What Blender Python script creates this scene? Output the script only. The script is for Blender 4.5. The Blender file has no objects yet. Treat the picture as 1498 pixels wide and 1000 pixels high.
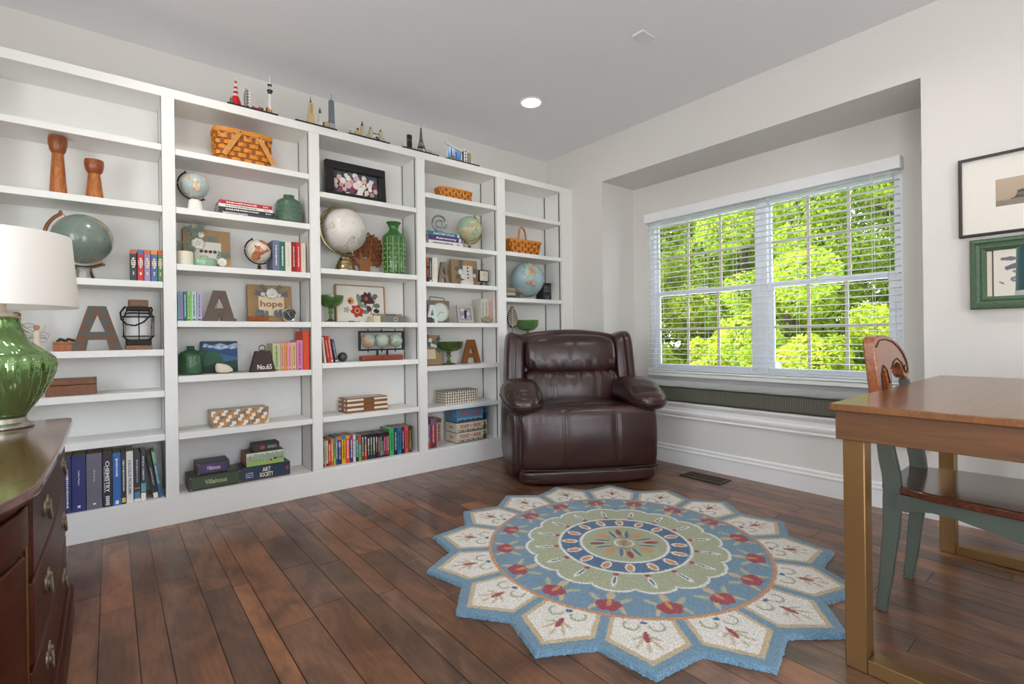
import bpy, math, random
import numpy as np
from mathutils import Vector, Matrix

random.seed(7)
rng = np.random.default_rng(11)
SC = bpy.context.scene
COL = SC.collection
R = math.radians
sin, cos, pi = math.sin, math.cos, math.pi

# ------------------------------------------------------------------ the camera's place, used to turn a measured direction into a real point
FPX, YAW, ROLL, CY, EYE = 724.796, R(39.038), R(-0.75), 492.316, 0.988
_sa, _ca, _sr, _cr = sin(YAW), cos(YAW), sin(ROLL), cos(ROLL)


def ray(px, py):
    u = (px - 749) / FPX
    v = -(py - CY) / FPX
    rr = u * _cr - v * _sr
    uu = u * _sr + v * _cr
    return (_sa + rr * _ca, _ca - rr * _sa, uu)


def on_y(px, py, y):
    d = ray(px, py)
    t = y / d[1]
    return d[0] * t, EYE + d[2] * t


def on_x(px, py, x):
    d = ray(px, py)
    t = x / d[0]
    return d[1] * t, EYE + d[2] * t


# ------------------------------------------------------------------ room measures (metres)
YW, YF, YB = 3.585, 3.233, 3.49          # wall behind the bookcase, bookcase front, bookcase back panel
XR, XA = 3.365, 3.81                     # window wall, back of the window alcove
XL, YN = -1.45, -2.6                     # far left wall, open end of the room behind the viewer
ZC = 2.709
AY0, AY1, AZ = 0.668, 2.87, 2.338        # alcove sides and head
WY0, WY1, WZ0, WZ1 = 0.85, 2.70, 0.66, 2.05


# ------------------------------------------------------------------ materials
def nodes(name):
    m = bpy.data.materials.new(name)
    m.use_nodes = True
    nt = m.node_tree
    return m, nt, nt.nodes['Principled BSDF']


_mc = {}


def lin(c):
    return tuple(((v / 12.92) if v <= 0.04045 else ((v + 0.055) / 1.055) ** 2.4) for v in c[:3]) + (1.0,)


def hexc(h):
    return tuple(int(h[i:i + 2], 16) / 255 for i in (0, 2, 4))


def M(c, rough=0.5, metal=0.0, name=None, coat=0.0, bump=0.0, bscale=60.0):
    """plain paint, cloth, paper or metal of one colour (hex or sRGB tuple) with a faint grain"""
    if isinstance(c, str):
        c = hexc(c)
    key = (c, rough, metal, coat, bump, bscale)
    if key in _mc:
        return _mc[key]
    m, nt, b = nodes(name or 'paint')
    b.inputs['Roughness'].default_value = rough
    b.inputs['Metallic'].default_value = metal
    b.inputs['Coat Weight'].default_value = coat
    n = nt.nodes.new('ShaderNodeTexNoise')
    n.inputs['Scale'].default_value = bscale
    tc = nt.nodes.new('ShaderNodeTexCoord')
    nt.links.new(tc.outputs['Object'], n.inputs['Vector'])
    mx = nt.nodes.new('ShaderNodeMix')
    mx.data_type = 'RGBA'
    l = lin(c)
    mx.inputs[6].default_value = tuple(v * 0.96 for v in l[:3]) + (1,)
    mx.inputs[7].default_value = l
    nt.links.new(n.outputs['Fac'], mx.inputs[0])
    nt.links.new(mx.outputs[2], b.inputs['Base Color'])
    if bump:
        bp = nt.nodes.new('ShaderNodeBump')
        bp.inputs['Strength'].default_value = bump
        bp.inputs['Distance'].default_value = 0.002
        nt.links.new(n.outputs['Fac'], bp.inputs['Height'])
        nt.links.new(bp.outputs['Normal'], b.inputs['Normal'])
    _mc[key] = m
    return m


def wood(name, c1, c2, rough=0.35, stretch=(1, 1, 1), scale=8.0, coat=0.0, dist=2.0):
    m, nt, b = nodes(name)
    tc = nt.nodes.new('ShaderNodeTexCoord')
    mp = nt.nodes.new('ShaderNodeMapping')
    mp.inputs['Scale'].default_value = stretch
    n = nt.nodes.new('ShaderNodeTexNoise')
    n.inputs['Scale'].default_value = scale
    n.inputs['Detail'].default_value = 8
    n.inputs['Roughness'].default_value = 0.65
    n.inputs['Distortion'].default_value = dist
    cr = nt.nodes.new('ShaderNodeValToRGB')
    cr.color_ramp.elements[0].position = 0.3
    cr.color_ramp.elements[1].position = 0.7
    cr.color_ramp.elements[0].color = lin(hexc(c1))
    cr.color_ramp.elements[1].color = lin(hexc(c2))
    nt.links.new(tc.outputs['Object'], mp.inputs['Vector'])
    nt.links.new(mp.outputs['Vector'], n.inputs['Vector'])
    nt.links.new(n.outputs['Fac'], cr.inputs['Fac'])
    nt.links.new(cr.outputs['Color'], b.inputs['Base Color'])
    b.inputs['Roughness'].default_value = rough
    b.inputs['Coat Weight'].default_value = coat
    b.inputs['Coat Roughness'].default_value = 0.12
    bp = nt.nodes.new('ShaderNodeBump')
    bp.inputs['Strength'].default_value = 0.12
    bp.inputs['Distance'].default_value = 0.002
    nt.links.new(n.outputs['Fac'], bp.inputs['Height'])
    nt.links.new(bp.outputs['Normal'], b.inputs['Normal'])
    return m


def attr_mat(name, rough=0.6, bump=0.0, bscale=300, sheen=0.0, grain=0.0):
    """reads the thing's own painted pattern from its colour attribute"""
    m, nt, b = nodes(name)
    a = nt.nodes.new('ShaderNodeAttribute')
    a.attribute_name = 'col'
    b.inputs['Roughness'].default_value = rough
    b.inputs['Sheen Weight'].default_value = sheen
    out = a.outputs['Color']
    tc = nt.nodes.new('ShaderNodeTexCoord')
    n = nt.nodes.new('ShaderNodeTexNoise')
    n.inputs['Scale'].default_value = bscale
    n.inputs['Detail'].default_value = 3
    nt.links.new(tc.outputs['Object'], n.inputs['Vector'])
    if grain:
        mx = nt.nodes.new('ShaderNodeMix')
        mx.data_type = 'RGBA'
        mx.blend_type = 'MULTIPLY'
        mx.inputs[0].default_value = grain
        cr = nt.nodes.new('ShaderNodeValToRGB')
        cr.color_ramp.elements[0].position = 0.35
        cr.color_ramp.elements[1].position = 0.6
        cr.color_ramp.elements[0].color = (0.3, 0.3, 0.32, 1)
        nt.links.new(n.outputs['Fac'], cr.inputs['Fac'])
        nt.links.new(out, mx.inputs[6])
        nt.links.new(cr.outputs['Color'], mx.inputs[7])
        out = mx.outputs[2]
    nt.links.new(out, b.inputs['Base Color'])
    if bump:
        bp = nt.nodes.new('ShaderNodeBump')
        bp.inputs['Strength'].default_value = bump
        bp.inputs['Distance'].default_value = 0.004
        nt.links.new(n.outputs['Fac'], bp.inputs['Height'])
        nt.links.new(bp.outputs['Normal'], b.inputs['Normal'])
    return m


def glass_mat(name, col, rough=0.05, trans=0.85):
    m, nt, b = nodes(name)
    b.inputs['Base Color'].default_value = lin(hexc(col))
    b.inputs['Transmission Weight'].default_value = trans
    b.inputs['Roughness'].default_value = rough
    b.inputs['IOR'].default_value = 1.45
    return m


def emit_mat(name, col, st):
    m, nt, b = nodes(name)
    b.inputs['Emission Color'].default_value = lin(col)
    b.inputs['Emission Strength'].default_value = st
    return m


WALLP = M((0.872, 0.862, 0.838), 0.75, bump=0.12, bscale=90, name='wall_paint')
CEILP = M((0.945, 0.95, 0.96), 0.85, bump=0.12, bscale=90, name='ceiling_paint')
WHITE = M((0.93, 0.93, 0.92), 0.38, name='white_trim_paint')
SHELFW = M((0.93, 0.93, 0.915), 0.42, name='bookcase_paint')
BLACK = M('161616', 0.4)
CREAM = M('efe6d0', 0.7)
PAPER = M('d9cfbd', 0.85)
GOLD = M('c9a968', 0.22, 1.0)
BRASS = M('a98a55', 0.28, 1.0)
STEEL = M('c9c9c6', 0.22, 1.0)
DARKM = M('2c2621', 0.45, 0.6)
HONEY = wood('honey_basket_wood', 'b8660f', 'ec9a2a', 0.45, (1, 1, 4), 30)
CHERRY = wood('cherry_wood', '7b3a17', 'b9692f', 0.35, (8, 8, 1), 6)
WALNUT = wood('walnut_wood', '5c3418', '8a5229', 0.4, (2, 2, 9), 10)
TREEW = wood('carved_tree_wood', '6e3412', 'a8602c', 0.45, (3, 3, 1), 14)
BURLAP = M('a98a62', 0.9, bump=0.5, bscale=220)


# ------------------------------------------------------------------ mesh collector
class G:
    def __init__(s):
        s.v, s.f, s.m = [], [], []

    def add(s, vs, fs, mi=0):
        o = len(s.v)
        s.v += [tuple(map(float, v)) for v in vs]
        s.f += [tuple(i + o for i in f) for f in fs]
        s.m += [mi] * len(fs)
        return s

    def box(s, x0, x1, y0, y1, z0, z1, mi=0):
        return s.add([(x0, y0, z0), (x1, y0, z0), (x1, y1, z0), (x0, y1, z0), (x0, y0, z1), (x1, y0, z1), (x1, y1, z1), (x0, y1, z1)],
                     [(0, 3, 2, 1), (4, 5, 6, 7), (0, 1, 5, 4), (1, 2, 6, 5), (2, 3, 7, 6), (3, 0, 4, 7)], mi)

    def lathe(s, prof, seg=28, c=(0, 0, 0), mi=0, flute=None):
        vs, fs = [], []
        for k, (r, z) in enumerate(prof):
            for i in range(seg):
                a = 2 * pi * i / seg
                q = r * (flute(a, k) if flute else 1)
                vs.append((c[0] + q * cos(a), c[1] + q * sin(a), c[2] + z))
        n = len(prof)
        for k in range(n - 1):
            for i in range(seg):
                j = (i + 1) % seg
                fs.append((k * seg + i, k * seg + j, (k + 1) * seg + j, (k + 1) * seg + i))
        ring = prof[0] == prof[-1]
        if prof[0][0] > 1e-6 and not ring:
            fs.append(tuple(reversed(range(seg))))
        if prof[-1][0] > 1e-6 and not ring:
            fs.append(tuple((n - 1) * seg + i for i in range(seg)))
        return s.add(vs, fs, mi)

    def prism(s, poly, a, b, axis='y', mi=0):
        """polygon extruded along an axis. y: poly=(x,z); x: poly=(y,z); z: poly=(x,y)"""
        def P(p, t):
            return (p[0], t, p[1]) if axis == 'y' else ((t, p[0], p[1]) if axis == 'x' else (p[0], p[1], t))
        n = len(poly)
        area = sum(poly[i][0] * poly[(i + 1) % n][1] - poly[(i + 1) % n][0] * poly[i][1] for i in range(n))
        if area < 0:
            poly = list(reversed(poly))
        vs = [P(p, a) for p in poly] + [P(p, b) for p in poly]
        side = [(i, (i + 1) % n, n + (i + 1) % n, n + i) for i in range(n)]
        fs = [tuple(range(n - 1, -1, -1)), tuple(range(n, 2 * n))] + side
        flip = (b > a) == (axis == 'y')
        if flip:
            fs = [tuple(reversed(f)) for f in fs]
        return s.add(vs, fs, mi)

    def tube(s, pts, r, seg=8, closed=False, mi=0, rz=None):
        pts = [Vector(p) for p in pts]
        n = len(pts)
        vs, fs = [], []
        up = Vector((0.03, 0.02, 1)).normalized()
        for k, p in enumerate(pts):
            a = pts[(k - 1) % n] if (closed or k > 0) else p
            b = pts[(k + 1) % n] if (closed or k < n - 1) else p
            t = (b - a).normalized()
            u = t.cross(up)
            if u.length < 0.05:
                u = t.cross(Vector((1, 0.1, 0)))
            u.normalize()
            w = u.cross(t).normalized()
            rk = r[k] if isinstance(r, (list, tuple)) else r
            for i in range(seg):
                q = 2 * pi * i / seg
                vs.append(p + u * (rk * cos(q)) + w * ((rz or rk) * sin(q)))
        for k in range(n if closed else n - 1):
            for i in range(seg):
                j = (i + 1) % seg
                k2 = (k + 1) % n
                fs.append((k * seg + i, k2 * seg + i, k2 * seg + j, k * seg + j))
        if not closed:
            fs.append(tuple(range(seg)))
            fs.append(tuple((n - 1) * seg + i for i in reversed(range(seg))))
        return s.add(vs, fs, mi)

    def sphere(s, c, r, seg=24, rings=14, mi=0):
        rx, ry, rz = r if isinstance(r, tuple) else (r, r, r)
        prof = [(sin(pi * k / rings), -cos(pi * k / rings)) for k in range(rings + 1)]
        vs, fs = [], []
        for q, z in prof:
            for i in range(seg):
                a = 2 * pi * i / seg
                vs.append((c[0] + rx * q * cos(a), c[1] + ry * q * sin(a), c[2] + rz * z))
        for k in range(rings):
            for i in range(seg):
                j = (i + 1) % seg
                fs.append((k * seg + i, k * seg + j, (k + 1) * seg + j, (k + 1) * seg + i))
        return s.add(vs, fs, mi)

    def puff(s, c, half, n=5.0, seg=14, fn=None, mi=0):
        """an upholstered block: a cube grid pushed onto a superellipsoid, then shaped by fn(u, v, w, p)"""
        idx, vs, fs = {}, [], []

        def vert(u, v, w):
            k = (round(u * 1000), round(v * 1000), round(w * 1000))
            if k not in idx:
                q = (abs(u) ** n + abs(v) ** n + abs(w) ** n) ** (-1 / n)
                p = Vector((c[0] + half[0] * u * q, c[1] + half[1] * v * q, c[2] + half[2] * w * q))
                if fn:
                    p = Vector(fn(u, v, w, p))
                idx[k] = len(vs)
                vs.append(p)
            return idx[k]
        g = [-1 + 2 * i / seg for i in range(seg + 1)]
        for i in range(seg):
            for j in range(seg):
                a, b, e, f = g[i], g[i + 1], g[j], g[j + 1]
                for sg in (1, -1):
                    for F in (lambda x, y: (x, y, sg), lambda x, y: (y, sg, x), lambda x, y: (sg, x, y)):
                        q = [vert(*F(a, e)), vert(*F(b, e)), vert(*F(b, f)), vert(*F(a, f))]
                        fs.append(tuple(q if sg > 0 else reversed(q)))
        return s.add(vs, fs, mi)

    def text(s, body, cx, cz, w, h, y, depth=0.001, mi=0, rot=0.0, keep=False, face='-y', cu=None):
        """lettering whose box is w x h centred at (cx, cz) on a face at depth y looking to -y (rot turns it in that face)"""
        vs, fs = letters(body)
        x0 = min(v[0] for v in vs); x1 = max(v[0] for v in vs)
        y0 = min(v[1] for v in vs); y1 = max(v[1] for v in vs)
        sx = w / max(x1 - x0, 1e-6)
        sz = h / max(y1 - y0, 1e-6)
        if keep:
            sx = sz = min(sx, sz)
        out = []
        for v in vs:
            a = (v[0] - (x0 + x1) / 2) * sx
            b = (v[1] - (y0 + y1) / 2) * sz
            c_, s_ = cos(rot), sin(rot)
            X, Z = a * c_ - b * s_, a * s_ + b * c_
            yy = y - depth if v[2] > 0 else y
            out.append((cx + X, yy, cz + Z))
        return s.add(out, fs, mi)

    def xf(s, mat):
        s.v = [tuple(mat @ Vector(v)) for v in s.v]
        return s

    def build(s, name, mats, parent=None, bevel=0.0, smooth=35, seg=2, subsurf=0, kind=None):
        me = bpy.data.meshes.new(name)
        me.from_pydata(s.v, [], s.f)
        mats = mats if isinstance(mats, (list, tuple)) else [mats]
        for m in mats:
            me.materials.append(m)
        if len(mats) > 1:
            me.polygons.foreach_set('material_index', s.m)
        me.update()
        if smooth:
            me.shade_smooth()
            me.set_sharp_from_angle(angle=R(smooth))
        o = bpy.data.objects.new(name, me)
        COL.objects.link(o)
        if parent is not None:
            o.parent = parent
        if bevel:
            b = o.modifiers.new('bevel', 'BEVEL')
            b.width = bevel
            b.segments = seg
            b.limit_method = 'ANGLE'
            b.angle_limit = R(40)
        if subsurf:
            b = o.modifiers.new('sub', 'SUBSURF')
            b.levels = b.render_levels = subsurf
        if kind:
            o['kind'] = kind
        return o


_letters = {}


def letters(body, extr=0.5):
    if body not in _letters:
        cu = bpy.data.curves.new('t', 'FONT')
        cu.body = body
        cu.extrude = 0.5
        cu.resolution_u = 3
        cu.offset = 0.018
        ob = bpy.data.objects.new('t', cu)
        COL.objects.link(ob)
        dg = bpy.context.evaluated_depsgraph_get()
        me = bpy.data.meshes.new_from_object(ob.evaluated_get(dg))
        _letters[body] = ([tuple(v.co) for v in me.vertices], [tuple(p.vertices) for p in me.polygons])
        bpy.data.objects.remove(ob)
        bpy.data.curves.remove(cu)
        bpy.data.meshes.remove(me)
    return _letters[body]


def tag(o, label, cat, group=None, kind=None):
    o['label'] = label
    o['category'] = cat
    if group:
        o['group'] = group
    if kind:
        o['kind'] = kind
    return o


def T(name, label, cat, loc=(0, 0, 0), rz=0.0, group=None):
    o = bpy.data.objects.new(name, None)
    COL.objects.link(o)
    o.empty_display_size = 0.05
    o.location = loc
    o.rotation_euler = (0, 0, rz)
    return tag(o, label, cat, group)


def S(o):
    o['kind'] = 'structure'
    return o


def grid_obj(name, P, C, mat, parent=None, closed_u=False, thick=None):
    """grid of points P[nu,nv,3] with sRGB colours C[nu,nv,3] as one mesh with its own colour attribute"""
    nu, nv = P.shape[:2]
    iu = np.arange(nu if closed_u else nu - 1)
    iv = np.arange(nv - 1)
    a = (iu[:, None] * nv + iv[None, :])
    b = (((iu[:, None] + 1) % nu) * nv + iv[None, :])
    q = np.stack([a, b, b + 1, a + 1], -1).reshape(-1, 4)
    me = bpy.data.meshes.new(name)
    me.vertices.add(nu * nv)
    me.vertices.foreach_set('co', P.reshape(-1).astype(np.float32))
    me.loops.add(q.size)
    me.loops.foreach_set('vertex_index', q.reshape(-1).astype(np.int32))
    me.polygons.add(len(q))
    me.polygons.foreach_set('loop_start', np.arange(0, q.size, 4, dtype=np.int32))
    me.update(calc_edges=True)
    cl = np.where(C <= 0.04045, C / 12.92, ((C + 0.055) / 1.055) ** 2.4)
    at = me.color_attributes.new('col', 'FLOAT_COLOR', 'POINT')
    at.data.foreach_set('color', np.concatenate([cl, np.ones(cl.shape[:2] + (1,))], -1).reshape(-1).astype(np.float32))
    me.shade_smooth()
    me.materials.append(mat)
    o = bpy.data.objects.new(name, me)
    COL.objects.link(o)
    if parent is not None:
        o.parent = parent
    return o


ART = attr_mat('painted_artwork', 0.6)


def artwork(name, x0, x1, z0, z1, y, fn, parent, nx=70, nz=60):
    """a painted face looking to -y. fn(u, v) -> array of sRGB, u to the right and v up in 0..1"""
    u = np.linspace(0, 1, nx)
    v = np.linspace(0, 1, nz)
    U, V = np.meshgrid(u, v, indexing='ij')
    P = np.stack([x0 + (x1 - x0) * U, np.full_like(U, y), z0 + (z1 - z0) * V], -1)
    return grid_obj(name, P, fn(U, V), ART, parent)


def paint(bg):
    """tiny painter: returns (array factory, stroke function)"""
    def start(U, V):
        return np.ones(U.shape + (3,)) * np.array(hexc(bg))
    return start


def blob(C, U, V, cx, cy, rx, ry, col, ang=0.0, wob=0.0, k=5, ph=0.0):
    dx, dy = U - cx, V - cy
    a, b = dx * cos(ang) + dy * sin(ang), -dx * sin(ang) + dy * cos(ang)
    th = np.arctan2(b / ry, a / rx)
    m = np.sqrt((a / rx) ** 2 + (b / ry) ** 2) < 1 + wob * np.cos(k * th + ph)
    C[m] = hexc(col)
    return C
WORLD, SUN, DOWN, EXPO = 8.8, 22.0, 5.0, 0.08
# ================================================================== THE SETTING
LO0, LO1, RO0, RO1 = -1.9, -0.7, 0.1, 1.2     # unseen openings added beside and behind the viewer to let in fill light
# --- floor: random-width boards running away from the viewer, each with its own stain
def build_floor():
    vs, fs, cols = [], [], []
    base = [(0.50, 0.35, 0.255), (0.46, 0.325, 0.245), (0.555, 0.375, 0.26), (0.43, 0.31, 0.245), (0.485, 0.35, 0.265), (0.53, 0.355, 0.245)]
    rr = random.Random(5)
    x = XL - 0.05
    ws = [0.13, 0.10, 0.08, 0.12, 0.10, 0.08, 0.13, 0.10, 0.06, 0.13]
    k = 0
    g = 0.0012
    while x < XR:
        w = ws[k % len(ws)]
        k += 1
        y = YN - rr.random() * 1.2
        while y < YW:
            L = rr.uniform(0.35, 1.25)
            y1 = min(y + L, YW)
            o = len(vs)
            xa, xb, ya, yb = x + g, min(x + w, XR) - g, y + g, y1 - g
            e = 0.001
            vs += [(xa, ya, -0.0010), (xb, ya, -0.0010), (xb, yb, -0.0010), (xa, yb, -0.0010), (xa + e, ya + e, 0), (xb - e, ya + e, 0), (xb - e, yb - e, 0), (xa + e, yb - e, 0)]
            fs += [(o + 4, o + 5, o + 6, o + 7), (o, o + 1, o + 5, o + 4), (o + 1, o + 2, o + 6, o + 5), (o + 2, o + 3, o + 7, o + 6), (o + 3, o, o + 4, o + 7)]
            c = rr.choice(base)
            f = rr.uniform(0.86, 1.12)
            cols += [tuple(min(1, q * f) for q in c)] * 8
            y = y1
        x += w
    o = len(vs)
    vs += [(XL, YN, -0.002), (XR, YN, -0.002), (XR, YW, -0.002), (XL, YW, -0.002), (XL, YN, -0.06), (XR, YN, -0.06), (XR, YW, -0.06), (XL, YW, -0.06)]
    fs += [(o, o + 1, o + 2, o + 3), (o + 7, o + 6, o + 5, o + 4), (o, o + 4, o + 5, o + 1), (o + 1, o + 5, o + 6, o + 2), (o + 2, o + 6, o + 7, o + 3), (o + 3, o + 7, o + 4, o)]
    cols += [(0.10, 0.06, 0.05)] * 8
    m, nt, b = nodes('floor_boards')
    a = nt.nodes.new('ShaderNodeAttribute')
    a.attribute_name = 'col'
    tc = nt.nodes.new('ShaderNodeTexCoord')

    def noise(sc, strx, detail=6, dist=0.0):
        mp = nt.nodes.new('ShaderNodeMapping')
        mp.inputs['Scale'].default_value = strx
        n = nt.nodes.new('ShaderNodeTexNoise')
        n.inputs['Scale'].default_value = sc
        n.inputs['Detail'].default_value = detail
        n.inputs['Distortion'].default_value = dist
        nt.links.new(tc.outputs['Object'], mp.inputs['Vector'])
        nt.links.new(mp.outputs['Vector'], n.inputs['Vector'])
        return n
    n1 = noise(3.2, (2.2, 0.9, 1), 7, 1.4)
    n2 = noise(22, (3.5, 0.35, 1), 8, 0.6)

    def ramp(n, p0, p1, c0, c1):
        cr = nt.nodes.new('ShaderNodeValToRGB')
        cr.color_ramp.elements[0].position = p0
        cr.color_ramp.elements[1].position = p1
        cr.color_ramp.elements[0].color = c0
        cr.color_ramp.elements[1].color = c1
        nt.links.new(n.outputs['Fac'], cr.inputs['Fac'])
        return cr
    r1 = ramp(n1, 0.36, 0.62, (0.50, 0.475, 0.45, 1), (1.08, 1.05, 1.0, 1))
    r2 = ramp(n2, 0.3, 0.7, (0.72, 0.72, 0.72, 1), (1.1, 1.1, 1.1, 1))
    prev = a.outputs['Color']
    for rmp in (r1, r2):
        mx = nt.nodes.new('ShaderNodeMix')
        mx.data_type = 'RGBA'
        mx.blend_type = 'MULTIPLY'
        mx.inputs[0].default_value = 1.0
        nt.links.new(prev, mx.inputs[6])
        nt.links.new(rmp.outputs['Color'], mx.inputs[7])
        prev = mx.outputs[2]
    nt.links.new(prev, b.inputs['Base Color'])
    b.inputs['Roughness'].default_value = 0.34
    b.inputs['Coat Weight'].default_value = 0.22
    b.inputs['Coat Roughness'].default_value = 0.16
    bp = nt.nodes.new('ShaderNodeBump')
    bp.inputs['Strength'].default_value = 0.10
    bp.inputs['Distance'].default_value = 0.003
    nt.links.new(n1.outputs['Fac'], bp.inputs['Height'])
    nt.links.new(bp.outputs['Normal'], b.inputs['Normal'])
    me = bpy.data.meshes.new('floor')
    me.from_pydata(vs, [], fs)
    at = me.color_attributes.new('col', 'FLOAT_COLOR', 'POINT')
    at.data.foreach_set('color', np.array([lin(c) for c in cols], np.float32).reshape(-1))
    me.materials.append(m)
    o = bpy.data.objects.new('floor', me)
    COL.objects.link(o)
    return S(o)


build_floor()
S(G().box(XL - 0.12, XR + 0.57, YN, YW + 0.12, ZC, ZC + 0.12).build('ceiling', CEILP))
S(G().box(XL - 0.12, XR + 0.57, YW, YW + 0.12, 0, ZC).build('wall_back', WALLP))
S(G().box(XL - 0.12, XL, YN, LO0, 0, ZC).box(XL - 0.12, XL, LO1, 0.7, 0, ZC).box(XL - 0.12, XL, 1.8, YW, 0, ZC).box(XL - 0.12, XL, LO0, LO1, 2.3, ZC)
  .box(XL - 0.12, XL, 0.7, 1.8, 0, 0.9).box(XL - 0.12, XL, 0.7, 1.8, 2.1, ZC).build('wall_left', WALLP))  # hole above the dresser is unseen, added to light the alcove
rw = G()
rw.box(XL - 0.12, RO0, YN - 0.12, YN, 0, ZC)
rw.box(RO1, XR + 0.14, YN - 0.12, YN, 0, ZC)
rw.box(RO0, RO1, YN - 0.12, YN, 2.2, ZC)
S(rw.build('wall_front', WALLP))
# window wall with the alcove opening (rounded corner beads)
w = G()
w.box(XR, XR + 0.14, AY1, YW, 0, ZC)
w.box(XR, XR + 0.14, YN, AY0, 0, ZC)
w.box(XR, XR + 0.14, AY0, AY1, AZ, ZC)
w.box(XR, XR + 0.14, AY0, AY1, 0, 0.47)
S(w.build('wall_right', WALLP))
w = G()
w.box(XR + 0.14, XA + 0.02, AY1, AY1 + 0.12, 0, AZ)
w.box(XR + 0.14, XA + 0.02, AY0 - 0.12, AY0, 0, AZ)
w.box(XR + 0.14, XA + 0.12, AY0 - 0.12, AY1 + 0.12, AZ, AZ + 0.12)
w.box(XA, XA + 0.12, AY0, WY0, 0, AZ)
w.box(XA, XA + 0.12, WY1, AY1, 0, AZ)
w.box(XA, XA + 0.12, WY0, WY1, WZ1, AZ)
w.box(XA, XA + 0.12, WY0, WY1, 0, WZ0 - 0.03)
S(w.build('wall_alcove', WALLP))
# bench top, moulded front trim, baseboard
S(G().box(XR + 0.005, XA, AY0 + 0.002, AY1 - 0.002, 0.455, 0.475).build('trim_1', WHITE))


def moulding(name, prof, y0, y1):
    g = G()
    pr = [(XR - d, z) for d, z in prof]
    poly = [(XR, prof[0][1])] + pr + [(XR, prof[-1][1])]
    n = len(poly)
    vs = [(p[0], y0, p[1]) for p in poly] + [(p[0], y1, p[1]) for p in poly]
    fs = [(i, (i + 1) % n, n + (i + 1) % n, n + i) for i in range(n)] + [tuple(range(n))[::-1], tuple(range(n, 2 * n))]
    g.add(vs, fs)
    o = S(g.build(name, WHITE, smooth=25))
    import bmesh
    bm = bmesh.new()
    bm.from_mesh(o.data)
    bmesh.ops.recalc_face_normals(bm, faces=bm.faces)
    bm.to_mesh(o.data)
    bm.free()
    return o


moulding('trim_2', [(0.012, 0.352), (0.018, 0.362), (0.012, 0.372), (0.014, 0.376), (0.022, 0.384), (0.026, 0.398), (0.024, 0.408), (0.014, 0.413), (0.014, 0.436), (0.026, 0.452), (0.034, 0.462), (0.036, 0.476)], AY0 - 0.02, AY1 + 0.02)
moulding('baseboard_right', [(0.016, 0), (0.016, 0.098), (0.020, 0.104), (0.020, 0.112), (0.011, 0.118), (0.011, 0.124), (0.015, 0.130), (0.013, 0.139), (0.006, 0.143)], YN, YF + 0.0)
# window stool
S(G().box(XA - 0.055, XA + 0.005, WY0 - 0.0, WY1 + 0.0, WZ0 - 0.032, WZ0 - 0.004).build('trim_3', WHITE, bevel=0.004))

# --- the two window units
FRM = M('e9edf2', 0.35)
MUN = M('cdc3b2', 0.5)


def thin_glass():
    m = bpy.data.materials.new('window_glass')
    m.use_nodes = True
    nt = m.node_tree
    nt.nodes.clear()
    out = nt.nodes.new('ShaderNodeOutputMaterial')
    tr = nt.nodes.new('ShaderNodeBsdfTransparent')
    gl = nt.nodes.new('ShaderNodeBsdfGlossy')
    gl.inputs['Roughness'].default_value = 0.02
    fr = nt.nodes.new('ShaderNodeFresnel')
    fr.inputs['IOR'].default_value = 1.35
    mx = nt.nodes.new('ShaderNodeMixShader')
    nt.links.new(fr.outputs[0], mx.inputs[0])
    nt.links.new(tr.outputs[0], mx.inputs[1])
    nt.links.new(gl.outputs[0], mx.inputs[2])
    nt.links.new(mx.outputs[0], out.inputs[0])
    return m


PANE = thin_glass()
WMID, MEET = 1.715, 1.352


def window_unit(n, y0, y1):
    g = G()
    xa, xb = XA + 0.005, XA + 0.09
    t = 0.045
    for a, b in ((y0, y0 + t), (y1 - t, y1)):
        g.box(xa, xb, a, b, WZ0, WZ1)
    g.box(xa, xb, y0 + t, y1 - t, WZ0, WZ0 + 0.035)
    g.box(xa, xb, y0 + t, y1 - t, WZ1 - t, WZ1)
    fr = S(g.build('window_%d' % n, FRM, bevel=0.004))
    i0, i1 = y0 + t, y1 - t
    for nm, z0, z1, xs in (('lower_sash', WZ0 + 0.035, MEET + 0.02, XA + 0.02), ('upper_sash', MEET - 0.02, WZ1 - t, XA + 0.05)):
        s_ = G()
        q = 0.038 if nm == 'lower_sash' else 0.012
        s_.box(xs, xs + 0.028, i0, i0 + q, z0, z1)
        s_.box(xs, xs + 0.028, i1 - q, i1, z0, z1)
        s_.box(xs, xs + 0.028, i0 + q, i1 - q, z0, z0 + 0.036)
        s_.box(xs, xs + 0.028, i0 + q, i1 - q, z1 - 0.04, z1)
        so = s_.build(nm, FRM, fr, bevel=0.003)
        gl = G().box(xs + 0.012, xs + 0.015, i0 + q, i1 - q, z0 + 0.036, z1 - 0.04).build('glass', PANE, so)
        mu = G()
        for k in (1, 2):
            y = i0 + q + (i1 - i0 - 2 * q) * k / 3
            mu.box(xs + 0.008, xs + 0.02, y - 0.010, y + 0.010, z0 + 0.03, z1 - 0.035)
        zc = (z0 + z1) / 2
        mu.box(xs + 0.009, xs + 0.019, i0 + q, i1 - q, zc - 0.009, zc + 0.009)
        mu.build('muntins', MUN, so)
    G().box(XA + 0.008, XA + 0.03, (y0 + y1) / 2 - 0.05, (y0 + y1) / 2 + 0.05, MEET + 0.018, MEET + 0.032).build('sash_lock', FRM, fr, bevel=0.004)
    return fr


window_unit(1, WY0, WMID)
window_unit(2, WMID, WY1)

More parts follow.
